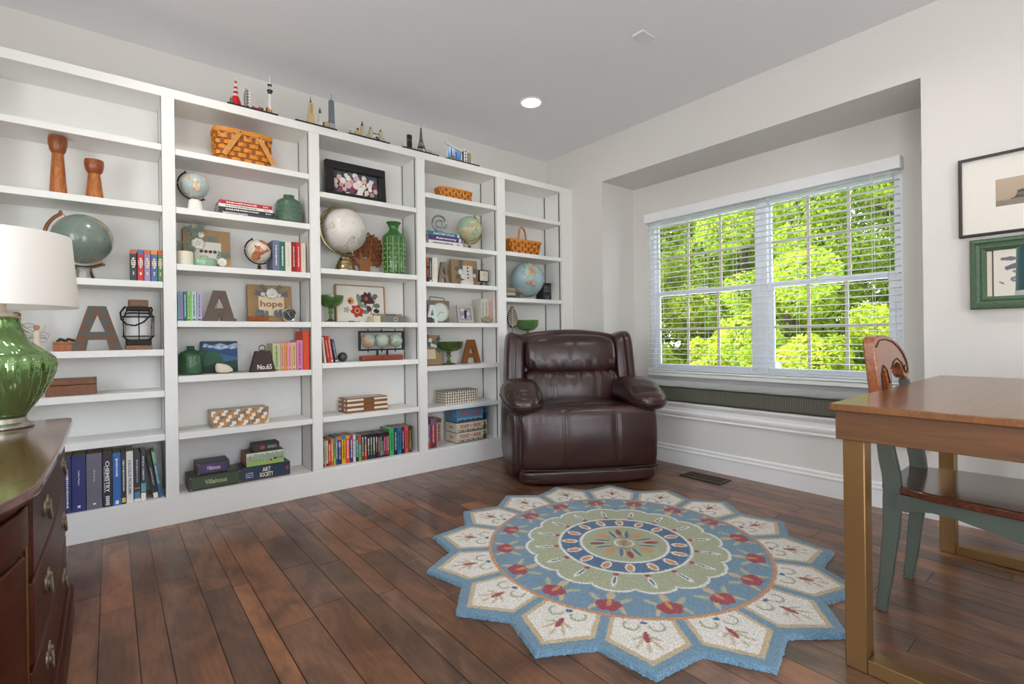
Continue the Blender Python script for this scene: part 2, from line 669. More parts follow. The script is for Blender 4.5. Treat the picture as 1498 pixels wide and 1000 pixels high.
# --- venetian blind
BLW = M('f2f3f3', 0.45)
t = T('venetian_blind', 'white horizontal slat blind hanging open across the whole double window', 'blind', (XA - 0.036, (WY0 + WY1) / 2, WZ0))
hy = (WY1 - WY0) / 2
G().box(-0.040, -0.028, -hy - 0.006, hy + 0.006, 1.325, 1.405).box(-0.028, 0.034, -hy - 0.006, -hy + 0.004, 1.325, 1.405).box(-0.028, 0.034, hy - 0.004, hy + 0.006, 1.325, 1.405).build('valance', BLW, t, bevel=0.005)
G().box(-0.025, 0.03, -hy + 0.005, hy - 0.005, 1.345, 1.39).build('head_rail', BLW, t)
sl = G()
for k in range(30):
    z = 0.028 + k * 0.0442
    pts = []
    n = 5
    for i in range(n + 1):
        a = -0.0245 + 0.049 * i / n
        pts.append((a, z + 0.003 * (1 - (a / 0.0245) ** 2)))
    vs = [(x, -hy + 0.008, zz) for x, zz in pts] + [(x, hy - 0.008, zz) for x, zz in pts] + [(x, -hy + 0.008, zz - 0.0022) for x, zz in pts] + [(x, hy - 0.008, zz - 0.0022) for x, zz in pts]
    q = n + 1
    fs = []
    for i in range(n):
        fs += [(i, i + 1, q + i + 1, q + i), (2 * q + i + 1, 2 * q + i, 3 * q + i, 3 * q + i + 1), (i + 1, i, 2 * q + i, 2 * q + i + 1), (q + i, q + i + 1, 3 * q + i + 1, 3 * q + i)]
    fs += [(0, q, 3 * q, 2 * q), (n, 2 * q + n, 3 * q + n, q + n)]
    sl.add(vs, fs)
sl.build('slats', BLW, t)
G().box(-0.025, 0.025, -hy + 0.008, hy - 0.008, 0.002, 0.018).build('bottom_rail', BLW, t, bevel=0.004)
for y in (-0.78, -0.33, 0.12, 0.36, 0.78):
    g = G()
    for x in (-0.026, 0.026):
        g.tube([(x, y, 0.01), (x, y, 1.35)], 0.0011, 5)
    g.build('ladder_cord', BLW, t)
g = G().tube([(-0.035, hy - 0.06, 1.33), (-0.036, hy - 0.06, 0.75)], 0.004, 8)
g.build('tilt_wand', M('dfe6ea', 0.2), t)
g = G().tube([(-0.037, -hy + 0.05, 1.33), (-0.037, -hy + 0.05, 0.5)], 0.0012, 5).lathe([(0.0, 0), (0.006, 0.004), (0.007, 0.02), (0.002, 0.035)], 10, (-0.037, -hy + 0.05, 0.47))
g.build('pull_cord', BLW, t)

# --- cushion on the bench
def stripes(name):
    m, nt, b = nodes(name)
    tc = nt.nodes.new('ShaderNodeTexCoord')
    wv = nt.nodes.new('ShaderNodeTexWave')
    wv.bands_direction = 'Y'
    wv.inputs['Scale'].default_value = 22.0
    wv.inputs['Distortion'].default_value = 0.6
    wv.inputs['Detail'].default_value = 3
    wv.inputs['Detail Scale'].default_value = 3
    n = nt.nodes.new('ShaderNodeTexNoise')
    n.inputs['Scale'].default_value = 1.0
    mp = nt.nodes.new('ShaderNodeMapping')
    mp.inputs['Scale'].default_value = (4, 160, 4)
    nt.links.new(tc.outputs['Object'], mp.inputs['Vector'])
    nt.links.new(mp.outputs['Vector'], n.inputs['Vector'])
    nt.links.new(tc.outputs['Object'], wv.inputs['Vector'])
    mx = nt.nodes.new('ShaderNodeMix')
    mx.data_type = 'FLOAT'
    mx.inputs[0].default_value = 0.5
    nt.links.new(wv.outputs['Fac'], mx.inputs[2])
    nt.links.new(n.outputs['Fac'], mx.inputs[3])
    cr = nt.nodes.new('ShaderNodeValToRGB')
    cr.color_ramp.elements[0].position = 0.3
    cr.color_ramp.elements[1].position = 0.7
    cr.color_ramp.elements[0].color = lin(hexc('4b4a3e'))
    cr.color_ramp.elements[1].color = lin(hexc('5f5e50'))
    nt.links.new(mx.outputs[0], cr.inputs['Fac'])
    nt.links.new(cr.outputs['Color'], b.inputs['Base Color'])
    b.inputs['Roughness'].default_value = 0.6
    b.inputs['Sheen Weight'].default_value = 0.5
    return m


cu = T('bench_cushion', 'long olive green striped cushion on the window bench', 'cushion', ((XR + XA) / 2 - 0.02, (AY0 + AY1) / 2, 0.4775))
STR = stripes('striped_fabric')
hx, hl = 0.218, (AY1 - AY0) / 2 - 0.012


def cush(u, v, w_, p):
    bulge = 0.010 * (1 - u * u) * (1 if w_ > 0 else 0) * max(0, w_)
    return (p.x + 0.004 * math.sin(v * 40) * (abs(u) > 0.9), p.y, p.z + bulge + 0.0025 * math.sin(v * 31 + u * 3) * (1 if w_ > 0 else 0))


G().puff((0, 0, 0.058), (hx, hl, 0.058), 14, 30, cush).build('pad', STR, cu)
for z in (0.006, 0.109):
    pts = []
    for i in range(40):
        pts.append((-hx - 0.001, -hl + 0.03 + (2 * hl - 0.06) * i / 39, z + 0.0015 * sin(i * 1.3)))
    pts = [(hx - 0.02, -hl, z), (-hx + 0.025, -hl - 0.001, z)] + pts + [(-hx + 0.025, hl + 0.001, z), (hx - 0.02, hl, z)]
    G().tube(pts, 0.005, 6).build('piping', M('34352b', 0.7), cu)

# --- ceiling fittings
dl = T('recessed_downlight', 'round recessed ceiling light glowing white above the bookcase end', 'ceiling light', (2.42, 2.725, ZC))
G().lathe([(0.066, -0.001), (0.085, -0.001), (0.087, -0.004), (0.084, -0.007), (0.072, -0.008), (0.066, -0.004), (0.066, -0.001)], 36).build('trim_ring', WHITE, dl)
G().lathe([(0.0, -0.0035), (0.068, -0.0035), (0.068, -0.001), (0, -0.001)], 36).build('lens', emit_mat('lamp_lens', (1.0, 0.98, 0.95), 40), dl)
cp = G().box(-0.06, 0.06, -0.037, 0.037, -0.012, -0.0008).build('ceiling_cover_plate', M('e6e7e8', 0.5), None, bevel=0.003)
cp.location = (2.404, 1.723, ZC)
tag(cp, 'small white rectangular cover plate flat on the ceiling', 'cover plate')

# --- floor register
v = T('floor_register', 'dark bronze slotted air vent set in the floor boards', 'vent', (3.165, 1.818, 0.0))
VB = M('3a2c22', 0.45, 0.5)
fr = G()
for a, b, c, d in ((-0.075, 0.075, -0.15, -0.13), (-0.075, 0.075, 0.13, 0.15), (-0.075, -0.052, -0.13, 0.13), (0.052, 0.075, -0.13, 0.13)):
    fr.box(a, b, c, d, 0.0002, 0.006)
fr.build('frame', VB, v, bevel=0.002)
lv = G()
for i in range(19):
    y = -0.124 + i * 0.0138
    lv.add([(-0.052, y, 0.001), (0.052, y, 0.001), (0.052, y + 0.007, 0.005), (-0.052, y + 0.007, 0.005), (-0.052, y + 0.002, 0.0005), (0.052, y + 0.002, 0.0005), (0.052, y + 0.009, 0.0045), (-0.052, y + 0.009, 0.0045)],
           [(0, 1, 2, 3), (7, 6, 5, 4), (0, 4, 5, 1), (1, 5, 6, 2), (2, 6, 7, 3), (3, 7, 4, 0)])
lv.box(-0.004, 0.004, -0.13, 0.13, 0.001, 0.0052)
lv.build('louver', VB, v)
G().box(-0.052, 0.052, -0.13, 0.13, 0.0001, 0.0004).build('duct_dark_sheet', M('0a0807', 0.9), v)  # near-black sheet stands in for the shade down the duct

# ================================================================== BOOKCASE
bk = T('bookcase', 'white built-in bookcase of five open bays covering the whole wall', 'bookcase', (0, 0, 0))
TH = 0.034
DIV = [(-0.55, -0.478), (0.2242, 0.283), (0.990, 1.052), (1.746, 1.814), (2.481, 2.567), (3.223, 3.300)]
ZT, ZR = 2.352, 2.302
SHELF = {1: [2.045, 1.715, 1.307, 0.945, 0.724, 0.491], 2: [2.034, 1.718, 1.409, 1.098, 0.796, 0.485],
         3: [1.936, 1.445, 1.100, 0.833, 0.486], 4: [2.063, 1.692, 1.404, 1.101, 0.775, 0.469], 5: [2.034, 1.704, 1.316, 0.990, 0.70, 0.42]}
FLOORZ = {1: 0.148, 2: 0.148, 3: 0.157, 4: 0.160, 5: 0.162}
X0, X1 = DIV[0][0], DIV[-1][1]
G().box(X0, X1, YB, YB + 0.018, 0.0, ZT).build('back_panel', SHELFW, bk)
for i, (a, b) in enumerate(DIV):
    G().box(a, b, YF, YB, 0.149, ZR).build('upright', SHELFW, bk, bevel=0.0015)
G().box(X0, XR - 0.002, YF - 0.001, YF + 0.022, 0.0, 0.149).build('plinth', SHELFW, bk, bevel=0.002)
G().box(X0, XR - 0.002, YF - 0.001, YW - 0.001, ZR, ZT).build('top_board', SHELFW, bk, bevel=0.002)
G().box(3.300, XR - 0.002, YF, YF + 0.02, 0.149, ZR).build('filler_strip', SHELFW, bk)
STD = M('6b6862', 0.5, 0.3)
for i in range(5):
    a, b = DIV[i][1], DIV[i + 1][0]
    fz = FLOORZ[i + 1]
    G().box(a, b, YF + 0.002, YB, fz - 0.012, fz).build('bottom_board', SHELFW, bk)
    for z in SHELF[i + 1]:
        G().box(a + 0.0015, b - 0.0015, YF + 0.003, YB - 0.002, z - TH, z).build('shelf', SHELFW, bk, bevel=0.002)
    for y in (YF + 0.032, YB - 0.03):
        for sgn, xx in ((1, a), (-1, b)):
            G().box(xx, xx + sgn * 0.0012, y - 0.007, y + 0.007, fz, ZR).build('shelf_standard', STD, bk)
LASTS = 1


def bay_shelf(b, k):
    """height of shelf k (0 = top board of the case, 1.. = shelves from the top, 9 = bay floor)"""
    if k == 0:
        return ZT
    if k == 9:
        return FLOORZ[b]
    return SHELF[b][k - 1]
# ================================================================== RUG
def build_rug():
    cx, cy, Rt, Rv = 1.857, 1.478, 0.918, 0.81
    NU, NV = 1152, 330
    ph = R(-1.2)
    th = np.linspace(0, 2 * pi, NU, endpoint=False)
    a = (th - ph) * 16 / (2 * pi)
    fr = np.abs(a - np.round(a)) * 2            # 0 on a tip, 1 in a valley
    # straight-sided points
    w = pi / 16
    dt = fr * w
    tx, ty = Rt, 0.0
    vx, vy = Rv * cos(w), Rv * sin(w)
    # ray at angle dt meets the segment tip-valley
    num = tx * vy - ty * vx
    den = np.cos(dt) * (vy - ty) - np.sin(dt) * (vx - tx)
    edge = num / den
    s = np.linspace(0, 1, NV) ** 0.85
    Rr = edge[:, None] * s[None, :]
    TH_ = np.repeat(th[:, None], NV, 1)
    FR = np.repeat(fr[:, None], NV, 1)          # 0 tip .. 1 valley
    K = np.repeat(np.round(a)[:, None], NV, 1)
    SG = np.repeat((a - np.round(a))[:, None], NV, 1)   # -.5 .. .5
    jit = rng.normal(0, 0.0022, Rr.shape)
    r = Rr + jit
    dA = SG * 2 * w                              # signed angle from the tip axis
    lx, ly = r * np.cos(dA), r * np.sin(dA) + rng.normal(0, 0.0015, Rr.shape)   # petal coordinates
    # and coordinates about the valley axis
    SV = np.where(SG >= 0, SG - 0.5, SG + 0.5)
    dV = SV * 2 * w
    mx_, my_ = r * np.cos(dV), r * np.sin(dV) + rng.normal(0, 0.0015, Rr.shape)
    C = np.zeros(Rr.shape + (3,))

    def put(m, h):
        C[m] = hexc(h)
    ivory, tan, blue, dblue, green, lgreen, red, orange, white = 'ece6da', 'cbb489', '6c91a6', '34597f', 'a6ab84', 'bcc09c', '9e2733', 'd38f4d', 'f0ede6'
    put(r >= 0, blue)
    # outer petals
    dist_edge = (edge[:, None] - Rr)
    hw = np.abs(ly)
    spoke = (np.abs(my_) < 0.016)
    spoke2 = (np.abs(my_) < 0.032)
    band = dist_edge * 0.72
    m = (r > 0.632) & (band > 0.034) & ~spoke
    put(m, tan)
    m2 = (r > 0.632) & (band > 0.05) & ~spoke2
    put(m2, ivory)

    def ell(X, Y, x0, y0, ra, rb, ang=0.0):
        dx, dy = X - x0, Y - y0
        p, q = dx * cos(ang) + dy * sin(ang), -dx * sin(ang) + dy * cos(ang)
        return (p / ra) ** 2 + (q / rb) ** 2 < 1
    # leaves and seed in each petal
    for sg in (1, -1):
        put(ell(lx, ly, 0.755, sg * 0.020, 0.042, 0.006, sg * 0.55), tan)
        put(ell(lx, ly, 0.735, sg * 0.026, 0.026, 0.006, sg * 1.1), 'b9b58e')
        rr_ = np.sqrt((lx - 0.668) ** 2 + (ly - sg * 0.042) ** 2)
        put((rr_ < 0.030) & (rr_ > 0.021) & ((lx > 0.664) | (np.abs(ly) > 0.055)), green)
    put(ell(lx, ly, 0.732, 0, 0.032, 0.010), red)
    put(ell(lx, ly, 0.790, 0, 0.022, 0.006), tan)
    put(ell(lx, ly, 0.650, 0, 0.010, 0.013), dblue)
    put((r > 0.617) & (r < 0.631), orange)
    # blue band with red flowers on the valley axes
    bandm = r < 0.617
    put(bandm, blue)
    for sg in (1, -1):
        put(bandm & ell(mx_, my_, 0.520, sg * 0.052, 0.040, 0.010, -sg * 0.75), 'b9b48c')
        put(bandm & ell(mx_, my_, 0.575, sg * 0.050, 0.034, 0.009, sg * 0.5), tan)
    put(bandm & ell(mx_, my_, 0.493, 0, 0.030, 0.016), tan)
    for dx_, dy_ in ((0.0, 0.022), (0.0, -0.022), (0.02, 0.012), (0.02, -0.012), (-0.012, 0)):
        put(bandm & ell(mx_, my_, 0.552 + dx_, dy_ * 1.2, 0.025, 0.022), red)
    put(bandm & ell(mx_, my_, 0.540, 0, 0.026, 0.009), orange)
    # scalloped green ring
    lobe = 0.428 + 0.044 * np.sqrt(np.clip(1 - (np.abs(SV) * 2) ** 2 * 0.92, 0, 1)) - 0.01
    lobe2 = lobe - 0.013
    put(r < lobe, white)
    put(r < lobe2, green)
    gm = (r < lobe2)
    C[gm & (rng.random(r.shape) < 0.25)] = hexc(lgreen)
    put(gm & ell(mx_, my_, 0.375, 0, 0.045, 0.012), white)
    put(gm & ell(mx_, my_, 0.368, 0, 0.032, 0.005), dblue)
    put(gm & ell(mx_, my_, 0.318, 0, 0.012, 0.013), red)
    put(r < 0.306, white)
    put(r < 0.293, dblue)
    mm = (r < 0.293) & (rng.random(r.shape) < 0.35)
    C[mm] = hexc('4f7c9c')
    put((r < 0.293) & ell(lx, ly, 0.250, 0, 0.036, 0.021), white)
    put((r < 0.293) & ell(lx, ly, 0.252, 0, 0.028, 0.014), orange)
    put(r < 0.206, white)
    put(r < 0.193, green)
    C[(r < 0.193) & (rng.random(r.shape) < 0.3)] = hexc(lgreen)
    X, Y = r * np.cos(TH_ - R(51)), r * np.sin(TH_ - R(51))
    for k in range(4):
        an = k * pi / 2
        Xr, Yr = X * cos(an) + Y * sin(an), -X * sin(an) + Y * cos(an)
        for sg in (1, -1):
            put(ell(Xr, Yr, 0.105, sg * 0.026, 0.042, 0.007, sg * 0.25), 'd9d2a8')
            put(ell(Xr, Yr, 0.100, sg * 0.034, 0.042, 0.009, sg * 0.2), '4c7a98')
        put(ell(Xr, Yr, 0.125, 0, 0.036, 0.013), red)
        an += pi / 4
        Xr, Yr = X * cos(an) + Y * sin(an), -X * sin(an) + Y * cos(an)
        put(ell(Xr, Yr, 0.115, 0, 0.034, 0.020), 'cf9a5e')
    put(r < 0.048, white)
    put(r < 0.037, tan)
    C = np.clip(C * np.clip(rng.normal(1.0, 0.055, r.shape), 0.75, 1.18)[..., None], 0, 1)
    # soft rim with thickness
    top = 0.016 + rng.normal(0, 0.0007, Rr.shape)
    roll = np.clip(dist_edge / 0.012, 0, 1)
    Z = 0.001 + top * np.sqrt(np.clip(1 - (1 - roll) ** 2, 0, 1))
    wob = 1 + 0.0022 * rng.normal(0, 1, (NU, 1)) * s[None, :] ** 12
    P = np.stack([cx + Rr * wob * np.cos(TH_), cy + Rr * wob * np.sin(TH_), Z], -1)
    m = attr_mat('hooked_wool', 0.95, bump=0.9, bscale=230, sheen=0.3, grain=0.55)
    o = grid_obj('round_rug', P - np.array([cx, cy, 0]), C, m, None, closed_u=True)
    o.location = (cx, cy, 0)
    tag(o, 'round star-edged wool rug with blue, ivory and red flower rings on the floor', 'rug')


build_rug()

# ================================================================== RECLINER
def leather():
    m, nt, b = nodes('dark_brown_leather')
    tc = nt.nodes.new('ShaderNodeTexCoord')
    n = nt.nodes.new('ShaderNodeTexNoise')
    n.inputs['Scale'].default_value = 5
    n.inputs['Detail'].default_value = 6
    n2 = nt.nodes.new('ShaderNodeTexVoronoi')
    n2.inputs['Scale'].default_value = 170
    n3 = nt.nodes.new('ShaderNodeTexNoise')
    n3.inputs['Scale'].default_value = 9
    n3.inputs['Distortion'].default_value = 1.5
    for q in (n, n2, n3):
        nt.links.new(tc.outputs['Object'], q.inputs['Vector'])
    cr = nt.nodes.new('ShaderNodeValToRGB')
    cr.color_ramp.elements[0].position = 0.35
    cr.color_ramp.elements[1].position = 0.75
    cr.color_ramp.elements[0].color = lin(hexc('2b1614'))
    cr.color_ramp.elements[1].color = lin(hexc('40221d'))
    nt.links.new(n.outputs['Fac'], cr.inputs['Fac'])
    nt.links.new(cr.outputs['Color'], b.inputs['Base Color'])
    b.inputs['Roughness'].default_value = 0.3
    b.inputs['Coat Weight'].default_value = 0.25
    b.inputs['Coat Roughness'].default_value = 0.25
    b1 = nt.nodes.new('ShaderNodeBump')
    b1.inputs['Strength'].default_value = 0.10
    b1.inputs['Distance'].default_value = 0.001
    nt.links.new(n2.outputs['Distance'], b1.inputs['Height'])
    b2 = nt.nodes.new('ShaderNodeBump')
    b2.inputs['Strength'].default_value = 0.14
    b2.inputs['Distance'].default_value = 0.012
    nt.links.new(n3.outputs['Fac'], b2.inputs['Height'])
    nt.links.new(b1.outputs['Normal'], b2.inputs['Normal'])
    nt.links.new(b2.outputs['Normal'], b.inputs['Normal'])
    return m


LEA = leather()
SEAM = M('2a1714', 0.5)
rc = T('recliner', 'dark brown leather recliner armchair in front of the window corner', 'armchair', (2.463, 2.230, 0), R(-32.2))


def groove(xs, wd, dp):
    def f(u, v, w_, p):
        d = 0
        for x in xs:
            d = max(d, math.exp(-((p.x - x) / wd) ** 2))
        return d * dp
    return f


gr = groove((-0.165, 0.172), 0.008, 0.007)


def f_foot(u, v, w_, p):
    y = p.y
    if v < -0.3:
        y += gr(u, v, w_, p)
        y -= 0.03 * (1 - w_ * w_) * (1 - 0.5 * u * u) - 0.012
        # puckers under the top edge, at the left seat corner
        if w_ > 0.35 and u < -0.35:
            y += 0.006 * sin(u * 60 + w_ * 5) * (w_ - 0.35)
    z = p.z
    if w_ > 0:
        z += 0.010 * cos(u * 1.5) - 0.006
    return p.x, y, z


fo_ = G().puff((0, 0.10, 0.308), (0.468, 0.125, 0.207), 10, 44, f_foot).build('footrest', LEA, rc, smooth=60)
FOOT = (fo_, (0, 0.10, 0.308), (0.468, 0.125, 0.207), 10)


def seam(parent, c, half, n, fn, xs, w0=-0.97, w1=0.97, name='seam', r=0.0022):
    for x in xs:
        pts = []
        for i in range(26):
            w_ = w0 + (w1 - w0) * i / 25
            u = (x - c[0]) / half[0]
            q = (abs(u) ** n + 1 + abs(w_) ** n) ** (-1 / n)
            p = Vector((x, c[1] - half[1] * q, c[2] + half[2] * w_ * q))
            p = Vector(fn(u, -1.0, w_, p))
            pts.append((p.x, p.y + r * 0.35, p.z))
        G().tube(pts, r, 6).build(name, SEAM, parent)


def f_low(u, v, w_, p):
    y = p.y + (gr(u, v, w_, p) if v < -0.3 else 0)
    return p.x, y, p.z + 0.012 * u * u * (w_ < 0)


lo_ = G().puff((0, 0.115, 0.056), (0.464, 0.125, 0.050), 7, 36, f_low).build('front_panel', LEA, rc, smooth=60)
seam(*FOOT, f_foot, (-0.172, -0.158, 0.165, 0.179))
seam(lo_, (0, 0.115, 0.056), (0.464, 0.125, 0.050), 7, f_low, (-0.165, 0.172))
for sx in (-1, 1):
    def f_side(u, v, w_, p):
        return p.x + sx * 0.012 * (1 - w_ * w_) * (1 - v * v), p.y, p.z
    G().puff((sx * 0.455, 0.46, 0.275), (0.062, 0.36, 0.25), 7, 20, f_side).build('side_panel', LEA, rc, smooth=60)
G().box(-0.36, 0.36, 0.14, 0.74, 0.002, 0.07).build('base', M('120c0a', 0.7), rc, bevel=0.01)


def f_seat(u, v, w_, p):
    return p.x, p.y, p.z + 0.018 * (1 - u * u) * max(0, w_) * (1 - 0.6 * v) - (0.015 * abs(u) * max(0, w_))


G().puff((0, 0.36, 0.44), (0.40, 0.28, 0.075), 6, 20, f_seat).build('seat_cushion', LEA, rc, smooth=60)
for sx in (-1, 1):
    def f_arm(u, v, w_, p):
        fl = -0.5 - 0.5 * v            # 1 at the front end
        x, y, z = p.x, p.y, p.z
        z += (0.030 * (1 - v * v) + 0.012 * (1 - u * u)) * max(0, w_)
        z -= 0.040 * max(0, -v - 0.1) ** 1.5
        z += 0.003 * sin(v * 13 + u * 2) * max(0, w_)
        x += sx * 0.012 * max(0, -v)
        return x, y, z
    am = G().puff((sx * 0.420, 0.29, 0.572), (0.138, 0.34, 0.072), 2.9, 26, f_arm).build('armrest', LEA, rc, smooth=60)
    pts = []
    for i in range(36):
        a = 2 * pi * i / 36
        ca, sn = cos(a), sin(a)
        q = (abs(ca) ** 2.9 + abs(sn) ** 2.9) ** (-1 / 2.9)
        pts.append((sx * 0.420 + 0.139 * ca * q + sx * 0.012 * max(0, -sn * q), 0.29 + 0.341 * sn * q, 0.562 - 0.040 * max(0, -sn * q - 0.1) ** 1.5))
    G().tube(pts, 0.006, 6, True).build('welt', SEAM, am)


def f_back(u, v, w_, p):
    z = p.z + 0.016 * (w_ > 0.2) * max(0, w_) * cos(u * 3.2)
    y = p.y + 0.13 * max(0, (p.z - 0.45)) + 0.03 * u * u * (w_ > 0)
    return p.x * (1 - 0.03 * max(0, w_)), y - 0.04, z


G().puff((0, 0.67, 0.64), (0.500, 0.125, 0.385), 6.5, 24, f_back).build('back_shell', LEA, rc, smooth=60)
for sx in (-1, 1):
    def f_wing(u, v, w_, p):
        y = p.y + 0.13 * max(0, (p.z - 0.45)) - 0.03 * (sx * u > 0) * max(0, -v)
        return p.x * (1 - 0.03 * max(0, w_)), y, p.z + 0.02 * (sx * u) * max(0, w_)
    wg = G().puff((sx * 0.430, 0.565, 0.70), (0.076, 0.12, 0.315), 5.0, 18, f_wing).build('back_wing', LEA, rc, smooth=60)


def f_head(u, v, w_, p):
    y = p.y + 0.13 * (p.z - 0.45)
    if v < 0:
        y += 0.006 * math.exp(-(p.x / 0.008) ** 2) - 0.03 * (1 - w_ * w_) * (1 - 0.4 * u * u)
        y += 0.003 * sin(u * 22 + w_ * 3) * (w_ < -0.2)
    z = p.z - 0.020 * (1 - u * u) * max(0, -w_) + 0.012 * (1 - u * u) * max(0, w_)
    return p.x, y, z


G().puff((-0.005, 0.51, 0.845), (0.350, 0.115, 0.142), 5.0, 30, f_head).build('head_cushion', LEA, rc, smooth=60)


def f_lum(u, v, w_, p):
    y = p.y + 0.13 * (p.z - 0.45)
    if v < 0:
        y += groove((-0.165, 0.165), 0.007, 0.007)(u, v, w_, p)
        y -= 0.035 * (1 - w_ * w_) * (1 - 0.5 * u * u)
        y += 0.006 * max(0, w_ - 0.1) * sin(u * 26 + 3 * w_) + 0.004 * max(0, w_) * sin(u * 41)
    return p.x, y, p.z


lu_ = G().puff((-0.005, 0.505, 0.595), (0.362, 0.11, 0.160), 5.0, 40, f_lum).build('lumbar_cushion', LEA, rc, smooth=60)
seam(lu_, (-0.005, 0.505, 0.595), (0.362, 0.11, 0.160), 5.0, f_lum, (-0.165, 0.165), -0.9, 0.9)
# seams: footrest edge piping and the press button on the side
pts = [(-0.462, -0.004, 0.114), (-0.2, -0.016, 0.106), (0.2, -0.016, 0.106), (0.462, -0.004, 0.114)]
G().tube(pts, 0.005, 6).build('piping', SEAM, rc)
for z in (0.43, 0.405):
    g = G().lathe([(0, 0), (0.011, 0.0), (0.012, 0.004), (0.008, 0.007), (0, 0.008)], 16)
    g.xf(Matrix.Translation((-0.516, 0.24, z)) @ Matrix.Rotation(R(-90), 4, 'Y'))
    g.build('power_button', STEEL, rc)

# ================================================================== DESK
DW = wood('desk_wood', '633c1c', '85552c', 0.28, (0.7, 14, 8), 5, coat=0.35, dist=1.0)
BRZ = M('8f6d42', 0.36, 0.7)
DX0, DX1, DY0, DY1, DZ = 1.645, 3.045, -0.15, 0.548, 0.78
dk = T('desk', 'brown wooden desk on bronze square-tube leg frames beneath the framed pictures', 'desk', ((DX0 + DX1) / 2, (DY0 + DY1) / 2, 0))
ox_, oy_ = dk.location.x, dk.location.y


def L(g):
    return g.xf(Matrix.Translation((-ox_, -oy_, 0)))


L(G().box(DX0, DX1, DY0, DY1, DZ - 0.021, DZ)).build('desktop', DW, dk, bevel=0.003)
ap = G()
e = 0.012
ap.box(DX0 + e, DX1 - e, DY0 + e, DY1 - e, DZ - 0.104, DZ - 0.021)
L(ap).build('apron', wood('desk_apron_wood', '50300f', '6e441c', 0.5, (9, 0.7, 8), 5, coat=0.0, dist=1.0), dk, bevel=0.002)
for x in (1.688, 2.892):
    g = G()
    W = 0.062
    g.box(x, x + W, DY1 - 0.075, DY1 - 0.02, 0.0, DZ - 0.104)
    g.box(x, x + W, DY0 + 0.035, DY0 + 0.09, 0.0, DZ - 0.104)
    g.box(x, x + W, DY0 + 0.09, DY1 - 0.075, 0.0, 0.042)
    L(g).build('leg_frame', BRZ, dk, bevel=0.003)

# ================================================================== DESK CHAIR
GRN = M('4c5348', 0.5, bump=0.2, bscale=40, name='sage_green_paint')
CHW = wood('chair_brown_wood', '6e3517', 'a75f2d', 0.22, (1.5, 8, 8), 5, coat=0.4)
CHS = wood('chair_seat_wood', '3f2117', '6a3a24', 0.16, (1.5, 8, 8), 4, coat=0.6)
ch = T('desk_chair', 'green-painted wooden chair with brown scrolled crest tucked under the desk', 'chair', (2.30, 0.33, 0))
cxo, cyo = 2.30, 0.33


def Lc(g):
    return g.xf(Matrix.Translation((-cxo, -cyo, 0)))


def sabre(x, t, pts, wid):
    """leg outline in the (y, z) plane from centre points and widths"""
    a = [(y - w / 2, z) for (y, z), w in zip(pts, wid)]
    b = [(y + w / 2, z) for (y, z), w in zip(pts, wid)]
    return G().prism(a + b[::-1], x - t / 2, x + t / 2, 'x')


def smooth_path(keys, n=18):
    out = []
    for i in range(n + 1):
        z = keys[0][1] + (keys[-1][1] - keys[0][1]) * i / n
        for (y0, z0), (y1, z1) in zip(keys, keys[1:]):
            if z0 <= z <= z1 + 1e-9:
                s_ = (z - z0) / (z1 - z0)
                s_ = s_ * s_ * (3 - 2 * s_) * 0.5 + s_ * 0.5
                out.append((y0 + (y1 - y0) * s_, z))
                break
    return out


kp = smooth_path([(0.549, 0), (0.532, 0.15), (0.516, 0.32), (0.512, 0.46), (0.530, 0.58), (0.545, 0.70), (0.556, 0.80)])
for x in (2.125, 2.475):
    Lc(sabre(x, 0.034, kp, [0.030 + 0.022 * min(1, z / 0.4) - 0.022 * max(0, min(1, (z - 0.55) / 0.15)) for _, z in kp])).build('back_leg', GRN, ch, bevel=0.004)
for x in (2.10, 2.50):
    kf = smooth_path([(0.105, 0), (0.112, 0.2), (0.125, 0.42)])
    Lc(sabre(x, 0.04, kf, [0.028 + 0.02 * min(1, z / 0.4) for _, z in kf])).build('front_leg', GRN, ch, bevel=0.004)
seat = [(2.125, 0.545), (2.475, 0.545), (2.52, 0.40), (2.545, 0.10), (2.46, 0.055), (2.14, 0.055), (2.055, 0.10), (2.08, 0.40)]
Lc(G().prism(seat, 0.428, 0.455, 'z')).build('seat', CHS, ch, bevel=0.006)
for x0_, x1_ in ((2.098, 2.114), (2.486, 2.502)):
    pr_ = [(0.50, 0.428), (0.50, 0.375), (0.47, 0.372), (0.44, 0.382), (0.40, 0.388), (0.34, 0.384), (0.26, 0.366), (0.2, 0.352), (0.15, 0.35), (0.12, 0.35), (0.12, 0.428)]
    Lc(G().prism(pr_, x0_, x1_, 'x')).build('side_apron', GRN, ch)
Lc(G().box(2.12, 2.48, 0.115, 0.13, 0.36, 0.428)).build('front_apron', GRN, ch)
Lc(G().box(2.142, 2.458, 0.495, 0.51, 0.37, 0.428)).build('back_apron', GRN, ch)
crest = [(2.098, 0.735), (2.098, 0.952), (2.118, 0.968), (2.16, 0.976), (2.24, 0.977), (2.32, 0.967), (2.40, 0.944), (2.46, 0.914), (2.496, 0.876), (2.503, 0.842), (2.49, 0.815), (2.462, 0.802), (2.43, 0.806), (2.405, 0.822), (2.398, 0.842), (2.375, 0.862), (2.34, 0.868), (2.30, 0.858), (2.268, 0.838), (2.25, 0.80), (2.245, 0.735),
         (2.21, 0.735), (2.205, 0.80), (2.19, 0.838), (2.168, 0.848), (2.148, 0.83), (2.14, 0.79), (2.14, 0.735)]


def tilt(g, y0=0.545, z0=0.70, k=0.10):
    g.v = [(x, y + (z - z0) * k, z) for x, y, z in g.v]
    return g


